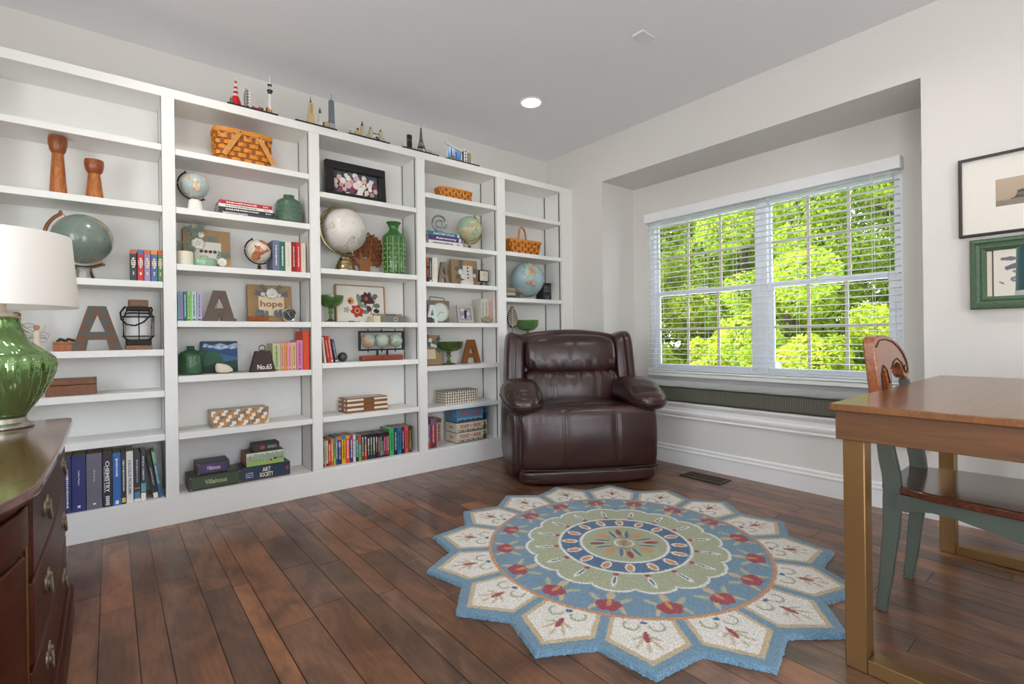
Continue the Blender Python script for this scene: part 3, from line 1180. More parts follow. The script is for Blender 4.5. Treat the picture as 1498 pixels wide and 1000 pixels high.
cr_ = Lc(tilt(G().prism(crest, 0.530, 0.566, 'y'))).build('crest_rail', CHW, ch, bevel=0.005)
cv = G()
cv.tube([(2.115, 0.529, 0.935), (2.16, 0.529, 0.958), (2.24, 0.529, 0.960), (2.32, 0.529, 0.950), (2.39, 0.529, 0.927), (2.44, 0.529, 0.898), (2.472, 0.529, 0.865), (2.474, 0.529, 0.84), (2.455, 0.529, 0.825), (2.432, 0.529, 0.832), (2.43, 0.529, 0.85), (2.445, 0.529, 0.855)], 0.0025, 6)
cv.tube([(2.128, 0.529, 0.78), (2.134, 0.529, 0.835), (2.168, 0.529, 0.868), (2.202, 0.529, 0.85), (2.222, 0.529, 0.80)], 0.0022, 6)
cv.tube([(2.262, 0.529, 0.85), (2.30, 0.529, 0.876), (2.35, 0.529, 0.886), (2.40, 0.529, 0.868), (2.43, 0.529, 0.835)], 0.0022, 6)
Lc(tilt(cv)).build('carved_line', M('2b130a', 0.5), cr_)
low = [(2.13, 0.66), (2.47, 0.66), (2.47, 0.60), (2.43, 0.588), (2.36, 0.592), (2.30, 0.60), (2.24, 0.592), (2.17, 0.588), (2.13, 0.60)]
Lc(tilt(G().prism(low, 0.532, 0.556, 'y'))).build('lower_rail', CHW, ch, bevel=0.004)
Lc(tilt(G().prism([(2.15, 0.655), (2.24, 0.655), (2.235, 0.74), (2.14, 0.74)], 0.536, 0.556, 'y'))).build('splat', CHW, ch, bevel=0.003)

# ================================================================== DESK LAMP (mostly out of frame)
tl = T('desk_lamp', 'desk lamp with dark teal drum shade cut off by the right edge of the photo', 'lamp', (2.31, 0.08, DZ + 0.0005))
G().lathe([(0, 0), (0.075, 0), (0.078, 0.006), (0.07, 0.016), (0.02, 0.022), (0.010, 0.04), (0.009, 0.30), (0, 0.31)], 32).build('base', DARKM, tl)
TEAL = M('1f5566', 0.35, name='teal_shade')
G().lathe([(0.138, 0.328), (0.141, 0.328), (0.138, 0.475), (0.135, 0.475), (0.138, 0.328)], 48).build('lamp_shade', TEAL, tl)
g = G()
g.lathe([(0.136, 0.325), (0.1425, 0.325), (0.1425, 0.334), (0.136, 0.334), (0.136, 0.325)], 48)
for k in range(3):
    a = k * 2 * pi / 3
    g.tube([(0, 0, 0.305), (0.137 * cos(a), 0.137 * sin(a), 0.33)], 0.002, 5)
g.build('shade_ring', M('dfe6e6', 0.4), tl)  # pale colour stands in for the lit lower rim of the shade

# ================================================================== PICTURES ON THE WINDOW WALL
def framed(name, label, y1, y0, z0, z1, bw, dep, fm, prof, matc, inner):
    """frame on the window wall: y1 is the edge nearer the window"""
    w_, h_ = y1 - y0, z1 - z0
    t = T(name, label, 'framed picture', (XR - 0.001, (y0 + y1) / 2, (z0 + z1) / 2))
    # built facing -y, then turned to face -x
    RZ = Matrix.Rotation(R(-90), 4, 'Z')
    g = G()
    ring = []
    for q, d in prof:                       # (inset, height off the wall)
        x, z = w_ / 2 - q * bw, h_ / 2 - q * bw
        ring.append([(-x, -d, -z), (x, -d, -z), (x, -d, z), (-x, -d, z)])
    vs = [p for r_ in ring for p in r_]
    fs = []
    for k in range(len(ring) - 1):
        for i in range(4):
            j = (i + 1) % 4
            fs.append((k * 4 + i, k * 4 + j, k * 4 + 4 + j, k * 4 + 4 + i))
    g.add(vs, fs).xf(RZ)
    g.build('frame', fm, t, smooth=20)
    G().box(-w_ / 2 + bw * 0.9, w_ / 2 - bw * 0.9, -dep * 0.45, -0.001, -h_ / 2 + bw * 0.9, h_ / 2 - bw * 0.9).xf(RZ).build('mat_board', matc, t)
    return t, RZ, w_, h_, dep * 0.45


GFR = wood('green_frame_paint', '3d5540', '587358', 0.5, (3, 3, 3), 20)
t, RZ, w_, h_, d = framed('framed_landscape', 'thin black framed landscape print with wide white mat, above the green frame', 0.518, -0.05, 1.455, 1.846, 0.012, 0.03, M('2a211f', 0.4), [(0, 0), (0, 0.028), (0.25, 0.03), (1, 0.028), (1, 0.006)], M('e7e3da', 0.9), None)


def land(U, V):
    C = np.ones(U.shape + (3,)) * np.array(hexc('a89680'))
    C += (V * 0.06)[..., None]
    nz = np.sin(U * 21) * 0.04 + np.sin(U * 47 + 1) * 0.025
    C[V < 0.22] = hexc('8d8070')
    m = (V < 0.30 + nz + 0.35 * np.exp(-((U - 0.62) / 0.20) ** 2)) & (V > 0.22) & (U > 0.2)
    C[m] = hexc('5a544c')
    for k in range(40):
        C = blob(C, U, V, 0.3 + 0.5 * ((k * 37) % 40) / 40, 0.3 + 0.33 * ((k * 23) % 40) / 40 * (1 - abs(((k * 37) % 40) / 40 - 0.55)), 0.035, 0.05, ('4c4a42', '6b6559')[k % 2], wob=0.25)
    m = (V < 0.2) & (np.sin(V * 160 + U * 6) > 0.5)
    C[m] = hexc('7c7266')
    return np.clip(C, 0, 1)


o = artwork('print', -0.15, 0.105, -0.063, 0.068, -d - 0.0012, land, t, 100, 60)
o.rotation_euler = (0, 0, R(-90))
t, RZ, w_, h_, d = framed('framed_botanical', 'botanical berry print in a wide green wooden frame, below the black frame', 0.479, 0.10, 1.093, 1.436, 0.062, 0.045, GFR, [(0, 0), (0, 0.030), (0.12, 0.042), (0.3, 0.045), (0.42, 0.036), (0.6, 0.033), (0.72, 0.038), (0.85, 0.030), (1, 0.020), (1, 0.004)], M('dcd0c2', 0.9), None)


def berry(U, V):
    C = np.ones(U.shape + (3,)) * np.array(hexc('d9d6c8'))
    e_ = (U < 0.022) | (U > 0.978) | (V < 0.018) | (V > 0.982)
    C[e_] = hexc('4a3d30')
    for cx, cy, rx, ry, an, col in ((0.27, 0.78, 0.14, 0.04, -0.05, '6b6a78'), (0.33, 0.62, 0.14, 0.05, 0.3, '62616f'), (0.40, 0.50, 0.09, 0.03, -0.3, '85828c'), (0.62, 0.74, 0.05, 0.12, -0.3, '605f6f'), (0.72, 0.80, 0.14, 0.05, 0.4, '6d6b7a'), (0.78, 0.6, 0.12, 0.05, -0.5, '706e7c'), (0.15, 0.30, 0.05, 0.016, -0.6, '7b6f62')):
        C = blob(C, U, V, cx, cy, rx, ry, col, an, 0.08)
    for cx, cy in ((0.36, 0.36), (0.47, 0.30), (0.60, 0.30), (0.7, 0.36)):
        C = blob(C, U, V, cx, cy, 0.075, 0.055, '7a7488')
        C = blob(C, U, V, cx + 0.01, cy, 0.03, 0.022, 'a8a3b0')
    m = (np.abs(U - 0.52 - 0.05 * np.sin(V * 6)) < 0.008) & (V > 0.3) & (V < 0.8)
    C[m] = hexc('8b7a66')
    return C


o = artwork('print', -0.110, 0.110, -0.118, 0.118, -d - 0.0012, berry, t, 100, 100)
o.rotation_euler = (0, 0, R(-90))

# ================================================================== DRESSER AND TABLE LAMP
MAH = wood('mahogany', '30120a', '572513', 0.42, (6, 1, 6), 5, coat=0.0)
MAH.node_tree.nodes['Principled BSDF'].inputs['Specular IOR Level'].default_value = 0.22
MAHT = wood('mahogany_top', '4a2112', '75412a', 0.16, (6, 0.8, 1), 5, coat=0.8)
DRZ = 0.705
DSH = -0.012
front = [(-0.42, 0.93), (-0.30, 0.95), (-0.235, 1.02), (-0.19, 1.12), (-0.152, 1.21), (-0.122, 1.29), (-0.102, 1.37), (-0.098, 1.48), (-0.096, 1.62), (-0.094, 1.80), (-0.094, 2.00), (-0.095, 2.20), (-0.098, 2.42), (-0.102, 2.50), (-0.112, 2.515)]
front = [(x + DSH, y) for x, y in front]
back = [(-0.62, 2.515), (-0.62, 0.93)]
top = front + back
dr = T('dresser', 'dark mahogany bow-front dresser with brass pulls, cut off by the left edge', 'dresser', (-0.36, 1.75, 0))
dxo, dyo = -0.36, 1.75


def Ld(g):
    return g.xf(Matrix.Translation((-dxo, -dyo, 0)))


def inset(poly, d):
    """pull the front outline back towards -x and away from the ends"""
    out = []
    for x, y in poly:
        if x <= -0.61:
            out.append((x + 0.006, min(max(y, 0.93 + d), 2.515 - d)))
        else:
            out.append((x - d, min(max(y, 0.93 + d), 2.515 - d)))
    return out


Ld(G().prism(top, DRZ - 0.022, DRZ, 'z')).build('top', MAHT, dr, bevel=0.006, seg=3)
Ld(G().prism(inset(top, 0.014), DRZ - 0.034, DRZ - 0.022, 'z')).build('top_moulding', MAH, dr, bevel=0.003)
body = inset(top, 0.034)
Ld(G().prism(body, 0.10, DRZ - 0.034, 'z')).build('carcass', MAH, dr)
Ld(G().prism(inset(top, 0.002), 0.0, 0.075, 'z')).build('plinth', MAH, dr, bevel=0.002)
Ld(G().prism(inset(top, 0.012), 0.075, 0.102, 'z')).build('base_moulding', MAH, dr, bevel=0.004)


def fx(y, d):
    for (xa, ya), (xb, yb) in zip(front, front[1:]):
        if ya <= y <= yb:
            return xa + (xb - xa) * (y - ya) / (yb - ya) - d
    return front[0][0] - d


def curved_front(y0, y1, z0, z1, d):
    ys = [y0 + (y1 - y0) * i / 12 for i in range(13)]
    poly = [(fx(y, d), y) for y in ys] + [(fx(y, 0.05), y) for y in reversed(ys)]
    return Ld(G().prism(poly, z0, z1, 'z'))


for (ya, yb) in ((1.04, 1.42), (1.47, 2.44)):
    zs = ((0.575, 0.655),) if ya < 1.3 else ((0.49, 0.655), (0.30, 0.475), (0.115, 0.285))
    for z0, z1 in zs:
        dd = curved_front(ya, yb, z0, z1, 0.022).build('drawer', MAH, dr, bevel=0.004)
        for yc in ((ya + yb) / 2 - (yb - ya) * 0.27, (ya + yb) / 2 + (yb - ya) * 0.27) if ya > 1.3 else ((ya + yb) / 2,):
            zc = (z0 + z1) / 2
            x = fx(yc, 0.022)
            g = G()
            g.lathe([(0, 0), (0.020, 0), (0.018, 0.004), (0.009, 0.005), (0.006, 0.009), (0, 0.010)], 14)
            g.xf(Matrix.Translation((x, yc - 0.03, zc + 0.012)) @ Matrix.Rotation(R(90), 4, 'Y'))
            g2 = G().lathe([(0, 0), (0.020, 0), (0.018, 0.004), (0.009, 0.005), (0.006, 0.009), (0, 0.010)], 14)
            g2.xf(Matrix.Translation((x, yc + 0.03, zc + 0.012)) @ Matrix.Rotation(R(90), 4, 'Y'))
            g.add(g2.v, g2.f)
            pts = [(x + 0.006 + 0.004 * sin(pi * i / 12), yc - 0.03 + 0.06 * i / 12, zc + 0.012 - 0.034 * sin(pi * i / 12)) for i in range(13)]
            g.tube(pts, 0.0035, 8)
            Ld(g).build('drawer_pull', M('8d8370', 0.3, 0.9), dd)
pd = Ld(G().prism([(fx(1.06, 0.024), 1.06), (fx(1.2, 0.024), 1.2), (fx(1.30, 0.024), 1.30), (fx(1.40, 0.024), 1.40), (fx(1.40, 0.05), 1.40), (fx(1.06, 0.05), 1.06)], 0.115, 0.560, 'z')).build('door', MAH, dr, bevel=0.004)
g = Ld(G().tube([(fx(1.41, 0.026), 1.412, 0.12), (fx(1.41, 0.026), 1.412, 0.655)], 0.004, 6)).build('brass_strip', BRASS, dr)

lp = T('table_lamp', 'green ribbed glass table lamp with white drum shade on the dresser', 'lamp', (-0.293, 2.37, DRZ + 0.0004))
LS = 0.775


def rs(p):
    return [(r_ * LS, z_ * 0.9) for r_, z_ in p]


G().lathe(rs([(0, 0), (0.112, 0), (0.114, 0.004), (0.110, 0.010), (0.094, 0.020), (0.088, 0.036), (0.090, 0.041), (0, 0.041)]), 48).build('base', M('c9c6bd', 0.22, 1.0), lp)


def lampglass():
    m, nt, b = nodes('green_art_glass')
    b.inputs['Base Color'].default_value = lin(hexc('8fb873'))
    b.inputs['Transmission Weight'].default_value = 0.35
    b.inputs['Metallic'].default_value = 0.62
    b.inputs['Roughness'].default_value = 0.06
    b.inputs['IOR'].default_value = 1.3
    b.inputs['Coat Weight'].default_value = 1.0
    b.inputs['Coat Roughness'].default_value = 0.02
    return m


prof = [(0.088, 0.041), (0.096, 0.052), (0.122, 0.085), (0.150, 0.125), (0.174, 0.165), (0.189, 0.205), (0.194, 0.235), (0.186, 0.258), (0.166, 0.278), (0.136, 0.298), (0.106, 0.320), (0.088, 0.345), (0.076, 0.375), (0.072, 0.398), (0.076, 0.41), (0.062, 0.414), (0.060, 0.405), (0.063, 0.37), (0.075, 0.34), (0.124, 0.294), (0.175, 0.255), (0.182, 0.232), (0.165, 0.17), (0.115, 0.09), (0.08, 0.05), (0.0, 0.046)]
from math import atan2
NR = 26


def flute(a, k):
    tw = prof[k][1] * 3.0 * (1 if prof[k][1] > 0.24 else 0.55)
    amp = 0.085 * (1 if 1 < k < 14 else 0.35)
    return 1 - amp * abs(sin((a + tw) * NR / 2)) ** 0.8 * -1 - amp


G().lathe(rs(prof), NR * 8, flute=flute).build('glass_body', lampglass(), lp, smooth=70)
G().lathe([(0.046, 0.371), (0.048, 0.378), (0.037, 0.383), (0.022, 0.385), (0.022, 0.43), (0.012, 0.435), (0.012, 0.47), (0, 0.472)], 28).build('socket', M('e4d8c2', 0.5), lp)


def shade_mat():
    m, nt, b = nodes('white_linen_shade')
    b.inputs['Base Color'].default_value = lin((0.93, 0.915, 0.89))
    b.inputs['Roughness'].default_value = 0.8
    b.inputs['Transmission Weight'].default_value = 0.0
    n = nt.nodes.new('ShaderNodeTexNoise')
    n.inputs['Scale'].default_value = 300
    tc = nt.nodes.new('ShaderNodeTexCoord')
    nt.links.new(tc.outputs['Object'], n.inputs['Vector'])
    bp = nt.nodes.new('ShaderNodeBump')
    bp.inputs['Strength'].default_value = 0.08
    bp.inputs['Distance'].default_value = 0.001
    nt.links.new(n.outputs['Fac'], bp.inputs['Height'])
    nt.links.new(bp.outputs['Normal'], b.inputs['Normal'])
    return m


G().lathe(rs([(0.266, 0.452), (0.2675, 0.450), (0.269, 0.452), (0.245, 0.722), (0.2435, 0.724), (0.242, 0.722), (0.266, 0.452)]), 64).build('lamp_shade', shade_mat(), lp)
g = G()
for k in range(3):
    a = k * 2 * pi / 3 + 0.3
    g.tube([(0.0, 0, 0.632), (0.243 * LS * cos(a), 0.243 * LS * sin(a), 0.642)], 0.002, 5)
g.tube([(0.02, 0, 0.42), (0.06, 0, 0.52), (0.02, 0, 0.625), (0, 0, 0.632)], 0.0022, 6)
g.tube([(-0.02, 0, 0.42), (-0.06, 0, 0.52), (-0.02, 0, 0.625), (0, 0, 0.632)], 0.0022, 6)
g.build('harp', BRASS, lp)
G().sphere((0, 0, 0.508), (0.03, 0.03, 0.04), 16, 10).build('bulb', M('f4f0e6', 0.3), lp)
# ================================================================== THINGS ON THE SHELVES
YI = YF + 0.035


def place(bay, k, l, r, row, y=YI):
    """centre x, width and shelf height for something seen between directions l and r, standing with its front at depth y"""
    a, b = on_y(l, row, y)[0], on_y(r, row, y)[0]
    return (a + b) / 2, b - a, bay_shelf(bay, k) + 0.0006


def hgt(px, top, bot, y=YI):
    return on_y(px, top, y)[1] - on_y(px, bot, y)[1]


def dist(x, y):
    return x * _sa + y * _ca


def scribble(g, w0, w1, t, y, z, seed, vertical=True, mi=0):
    """a line of tiny unreadable print: short bars along the spine"""
    rr = random.Random(seed)
    p = w0
    while p < w1:
        ln = rr.uniform(0.003, 0.010)
        e = min(p + ln, w1)
        q = t * rr.uniform(0.6, 1.0)
        if vertical:
            g.box(z - q / 2, z + q / 2, y - 0.0004, y, p, e, mi)
        else:
            g.box(p, e, y - 0.0004, y, z - q / 2, z + q / 2, mi)
        p = e + rr.uniform(0.0012, 0.004)


BSEED = [0]


def book(label, bay, k, l, r, top, bot, col, marks=(), ink='f0ead8', title=None, group=None, y=YI, depth=0.17, lean=0.0, rough=0.42, scr=(0.12, 0.82, 0.35), name='book', zadd=0.0, pages=PAPER):
    BSEED[0] += 1
    xc, w, z = place(bay, k, l, r, (top + bot) / 2, y)
    w = max(w - 0.0006, 0.006)
    h = hgt((l + r) / 2, top, bot, y)
    yb = min(depth, YB - y - 0.006)
    t = T(name, label, 'book', (xc, y, z + zadd + abs(sin(R(lean))) * w / 2), 0, group)
    t.rotation_euler = (0, R(lean), 0)
    b = 0.0016
    c = M(col, rough)
    G().box(-w / 2, w / 2, 0, 0.003, 0, h).box(-w / 2, -w / 2 + b, 0.003, yb, 0, h).box(w / 2 - b, w / 2, 0.003, yb, 0, h).build('cover', c, t, bevel=0.0006, seg=1)
    G().box(-w / 2 + b, w / 2 - b, 0.003, yb - 0.004, 0.002, h - 0.004).build('pages', pages, t)
    if marks:
        for i, (z0, z1, x0, x1, mc) in enumerate(marks):
            G().box(-w / 2 + w * x0, -w / 2 + w * x1, -0.0003 - 0.0001 * i, 0.0002, h * z0, h * z1).build('spine_panel', M(mc, rough), t)
    if title:
        body, tc, zc, ln, th = title
        G().text(body, 0, h * zc, h * ln, w * th, -0.0003, 0.0004, rot=R(-90)).build('spine_lettering', M(tc, 0.5), t, smooth=0)
    if title and title[0] == 'CHEMISTRY':
        G().text('THE CENTRAL SCIENCE', -w * 0.30, h * 0.52, h * 0.5, w * 0.13, -0.0003, 0.0004, rot=R(-90)).build('spine_lettering', M('d8d8d8', 0.5), t, smooth=0)
    if scr:
        g = G()
        scribble(g, h * scr[0], h * scr[1], w * scr[2], -0.0003, 0, BSEED[0])
        if g.f:
            g.build('spine_print', M(ink, 0.5), t, smooth=0)
    return t


def flat_book(label, xc, w, y, z, th, col, dep=0.17, ink='f0ead8', title=None, marks=(), group=None, rz=0.0, scr=True, pages=PAPER):
    """a book lying down with its spine to the room"""
    BSEED[0] += 1
    t = T('book', label, 'book', (xc, y, z), rz, group)
    b = 0.002
    G().box(-w / 2, w / 2, 0, 0.003, 0, th).box(-w / 2, w / 2, 0.003, dep, 0, b).box(-w / 2, w / 2, 0.003, dep, th - b, th).build('cover', M(col, 0.45), t, bevel=0.0006, seg=1)
    G().box(-w / 2 + 0.003, w / 2 - 0.003, 0.003, dep - 0.004, b, th - b).build('pages', pages, t)
    if marks:
        for i, (x0, x1, z0, z1, mc) in enumerate(marks):
            G().box(-w / 2 + w * x0, -w / 2 + w * x1, -0.0003, 0.0002, th * z0, th * z1).build('spine_panel', M(mc, 0.45), t)
    if title:
        body, tc, xf_, ln, hh = title
        G().text(body, -w / 2 + w * xf_, th * 0.5, w * ln, th * hh, -0.0003, 0.0004).build('spine_lettering', M(tc, 0.5), t, smooth=0)
    elif scr:
        g = G()
        scribble(g, -w * 0.38, w * 0.2, th * 0.4, -0.0003, th * 0.5, BSEED[0], False)
        g.build('spine_print', M(ink, 0.5), t, smooth=0)
        g = G()
        scribble(g, w * 0.32, w * 0.42, th * 0.3, -0.0003, th * 0.5, BSEED[0] + 5, False)
        g.build('spine_print', M(ink, 0.5), t, smooth=0)
    return t


def globe_mat(sea, land, land2, amt, seed, rough=0.25, line='8a8f86'):
    m, nt, b = nodes('globe_map')
    tc = nt.nodes.new('ShaderNodeTexCoord')
    mp = nt.nodes.new('ShaderNodeMapping')
    mp.inputs['Location'].default_value = (seed * 3.7, seed * 1.9, seed * 2.3)
    n = nt.nodes.new('ShaderNodeTexNoise')
    n.inputs['Scale'].default_value = 0.95
    n.inputs['Detail'].default_value = 7
    n2 = nt.nodes.new('ShaderNodeTexNoise')
    n2.inputs['Scale'].default_value = 2.6
    n2.inputs['Detail'].default_value = 5
    nt.links.new(tc.outputs['Object'], mp.inputs['Vector'])
    for q in (n, n2):
        nt.links.new(mp.outputs['Vector'], q.inputs['Vector'])
    cr = nt.nodes.new('ShaderNodeValToRGB')
    e = cr.color_ramp.elements
    e[0].position = amt
    e[1].position = amt + 0.012
    e[0].color = (0, 0, 0, 1)
    e[1].color = (1, 1, 1, 1)
    nt.links.new(n.outputs['Fac'], cr.inputs['Fac'])
    lc = nt.nodes.new('ShaderNodeValToRGB')
    lc.color_ramp.elements[0].position = 0.42
    lc.color_ramp.elements[1].position = 0.58
    lc.color_ramp.elements[0].color = lin(hexc(land))
    lc.color_ramp.elements[1].color = lin(hexc(land2))
    nt.links.new(n2.outputs['Fac'], lc.inputs['Fac'])
    mx = nt.nodes.new('ShaderNodeMix')
    mx.data_type = 'RGBA'
    mx.inputs[6].default_value = lin(hexc(sea))
    nt.links.new(cr.outputs['Color'], mx.inputs[0])
    nt.links.new(lc.outputs['Color'], mx.inputs[7])
    # coast line
    cl = nt.nodes.new('ShaderNodeValToRGB')
    q = cl.color_ramp.elements
    q[0].position = amt - 0.012
    q[0].color = (0, 0, 0, 1)
    q[1].position = amt + 0.016
    q[1].color = (0, 0, 0, 1)
    md = cl.color_ramp.elements.new(amt)
    md.color = (0.8, 0.8, 0.8, 1)
    nt.links.new(n.outputs['Fac'], cl.inputs['Fac'])
    m2 = nt.nodes.new('ShaderNodeMix')
    m2.data_type = 'RGBA'
    m2.inputs[7].default_value = lin(hexc(line))
    nt.links.new(cl.outputs['Color'], m2.inputs[0])
    nt.links.new(mx.outputs[2], m2.inputs[6])
    n3 = nt.nodes.new('ShaderNodeTexNoise')
    n3.inputs['Scale'].default_value = 11
    n3.inputs['Detail'].default_value = 6
    n3.inputs['Roughness'].default_value = 0.8
    nt.links.new(mp.outputs['Vector'], n3.inputs['Vector'])
    c3 = nt.nodes.new('ShaderNodeValToRGB')
    c3.color_ramp.elements[0].position = 0.34
    c3.color_ramp.elements[1].position = 0.46
    c3.color_ramp.elements[0].color = (0.45, 0.45, 0.45, 1)
    nt.links.new(n3.outputs['Fac'], c3.inputs['Fac'])
    m3 = nt.nodes.new('ShaderNodeMix')
    m3.data_type = 'RGBA'
    m3.blend_type = 'MULTIPLY'
    m3.inputs[0].default_value = 0.8
    nt.links.new(m2.outputs[2], m3.inputs[6])
    nt.links.new(c3.outputs['Color'], m3.inputs[7])
    nt.links.new(m3.outputs[2], b.inputs['Base Color'])
    b.inputs['Roughness'].default_value = rough
    b.inputs['Coat Weight'].default_value = 0.3
    return m


def globe(label, bay, k, px, row, rpx, bot, y, gm, arcm, basem, style, side=-1, tilt=24, basew=None, group='globes on the shelves', arm=1.16):
    X, Z = on_y(px, row, y)
    d = dist(X, y)
    Rg = rpx * d / FPX
    zb = bay_shelf(bay, k) + 0.0006
    hc = hgt(px, row, bot, y)
    t = T('globe', label, 'globe', (X, y, zb), 0, group)
    ball = G().sphere((0, 0, 0), 1.0, 40, 24).build('ball', gm, t, smooth=80)
    ball.location = (0, 0, hc)
    ball.scale = (Rg, Rg, Rg)
    ball.rotation_euler = (0, R(tilt) * side, 0)
    ra = Rg * arm
    ax = Vector((sin(R(tilt)) * side, 0, cos(R(tilt))))
    pts = []
    for i in range(25):
        an = pi * i / 24
        # half circle from the top pole to the bottom pole through the chosen side
        lat = Vector((cos(R(tilt)) * side, 0, -sin(R(tilt)) * side * side))
        lat = Vector((ax.z * side, 0, -ax.x * side))
        p = ax * (ra * cos(an)) + lat * (ra * sin(an))
        pts.append((p.x, 0, hc + p.z))
    wdt = Rg * 0.07
    g = G().tube(pts, wdt * 0.95, 8, rz=None)
    g.tube([(ax.x * ra * 1.05, 0, hc + ax.z * ra * 1.05), (ax.x * Rg * 0.97, 0, hc + ax.z * Rg * 0.97)], Rg * 0.035, 8)
    g.sphere((ax.x * ra * 1.06, 0, hc + ax.z * ra * 1.06), Rg * 0.06, 10, 8)
    g.tube([(-ax.x * ra * 1.04, 0, hc - ax.z * ra * 1.04), (-ax.x * Rg * 0.97, 0, hc - ax.z * Rg * 0.97)], Rg * 0.035, 8)
    g.sphere((-ax.x * ra * 1.04, 0, hc - ax.z * ra * 1.04), Rg * 0.06, 10, 8)
    g.build('meridian_arm', arcm, t)
    lowz = hc - ra
    bw = basew or Rg * 0.75
    if style == 'dome':
        pr = [(0, 0), (bw, 0), (bw * 1.0, 0.06 * lowz), (bw * 0.84, 0.2 * lowz), (bw * 0.80, 0.36 * lowz), (bw * 0.70, 0.42 * lowz), (bw * 0.66, 0.58 * lowz), (bw * 0.54, 0.64 * lowz), (bw * 0.46, 0.80 * lowz), (bw * 0.2, 0.88 * lowz), (bw * 0.10, lowz), (0, lowz * 1.02)]
    elif style == 'cone':
        pr = [(0, 0), (bw, 0), (bw * 1.02, 0.03 * lowz), (bw * 0.72, 0.93 * lowz), (bw * 0.66, lowz), (0, lowz * 1.01)]
    elif style == 'turned':
        pr = [(0, 0), (bw, 0), (bw, 0.06 * lowz), (bw * 0.7, 0.16 * lowz), (bw * 0.34, 0.3 * lowz), (bw * 0.24, 0.45 * lowz), (bw * 0.34, 0.6 * lowz), (bw * 0.22, 0.75 * lowz), (bw * 0.26, lowz), (0, lowz * 1.02)]
    else:
        pr = [(0, 0), (bw, 0), (bw, 0.15 * lowz), (bw * 0.7, 0.3 * lowz), (bw * 0.15, 0.5 * lowz), (bw * 0.12, lowz), (0, lowz * 1.02)]
    G().lathe(pr, 32).build('base', basem, t)
    return t


def lathe_thing(name, label, cat, bay, k, px, row, y, prof, mat, part=None, seg=32, flute=None, group=None):
    """prof in px units (radius, height): scaled to metres at that distance"""
    X, _ = on_y(px, row, y)
    s_ = dist(X, y) / FPX
    z = bay_shelf(bay, k) + 0.0006
    pr = [(r_ * s_, h_ * s_) for r_, h_ in prof]
    o = G().lathe(pr, seg, flute=flute).build(name, mat, None, smooth=60)
    o.location = (X, y, z)
    return tag(o, label, cat, group)


def a_shape(w, h, y0, y1, st=0.30, z0=0.0, slab=0.0):
    """a block capital A as one keyholed outline: w x h, stroke st of the half width"""
    W = w / 2
    tp = 0.36
    hb, ht, hp = (0.13 if slab else 0.24), 0.42, 0.80
    fo, fi = (0.12, 0.12) if slab else (0.46, 0.36)
    iw = W * 0.30
    P = [(-W, 0)]
    if slab:
        P += [(-W, h * slab), (-W * 0.86, h * slab * 1.1)]
    P += [(-W * tp, h), (W * tp, h)]
    if slab:
        P += [(W * 0.86, h * slab * 1.1), (W, h * slab)]
    P += [(W, 0), (W * fo, 0), (W * fi, h * hb), (0, h * hb), (0, h * ht), (iw, h * ht), (0, h * hp), (-iw, h * ht), (-0.00001, h * ht), (-0.00001, h * hb), (-W * fi, h * hb), (-W * fo, 0)]
    return G().prism([(x, z + z0) for x, z in P], y0, y1, 'y')


def letterA(label, bay, k, l, r, top, bot, mats, dep=0.03, y=YI, slab=False, group=None, rim=None, lean=0):
    xc, w, z = place(bay, k, l, r, (top + bot) / 2, y)
    h = hgt((l + r) / 2, top, bot, y)
    t = T('letter_ornament', label, 'letter ornament', (xc, y + dep, z), 0, group)
    a_shape(w, h, -dep, 0, slab=0.09 if slab else 0).build('letter', mats, t, smooth=20)
    if rim:
        g = G()
        g.tube([(-w * 0.12, -dep - 0.0005, h * 0.40), (0, -dep - 0.0005, h * 0.84), (w * 0.12, -dep - 0.0005, h * 0.40)], 0.0028, 6, True)
        g.build('counter_outline', rim, t)
        pts = [(w * 0.16 * cos(q * pi / 12), -dep - 0.0005, h * 0.22 + h * 0.09 * sin(q * pi / 12)) for q in range(-3, 16)]
        G().tube(pts, 0.0028, 6).build('arch_outline', rim, t)
    return t


# ------------------------------------------------------------------ BAY 1 (leftmost)
y = YI + 0.05
wd_ = wood('candle_pillar_wood', '8a4518', 'c98040', 0.35, (3, 3, 1), 12)
for lab, l, r, top, bot, hd in (('tall turned wooden candle pillar on the upper left shelf', 68, 101, 196, 281, 24), ('short turned wooden candle pillar on the upper left shelf', 121, 154.5, 229, 287, 20)):
    X, w, z = place(1, 2, l, r, (top + bot) / 2, y)
    h = hgt((l + r) / 2, top, bot, y)
    t = T('candle_pillar', lab, 'candle holder', (X, y, z), 0, 'wooden candle pillars')
    hz = h * hd / (bot - top)
    rw = w / 2 * 0.88
    G().lathe([(0, 0), (rw * 0.93, 0), (rw * 0.95, 0.004), (rw * 0.62, h - hz), (0, h - hz)], 36).build('shaft', wd_, t)
    G().lathe([(rw * 0.60, h - hz), (rw * 0.62, h - hz), (rw * 0.85, h - hz * 0.8), (rw * 1.0, h - hz * 0.45), (rw * 1.02, h - 0.012), (rw * 0.98, h), (rw * 0.84, h), (rw * 0.8, h - 0.01), (0, h - 0.012)], 36).build('cup', wood('candle_cup_wood', '6e3214', 'a35c2c', 0.3, (3, 3, 1), 12), t)

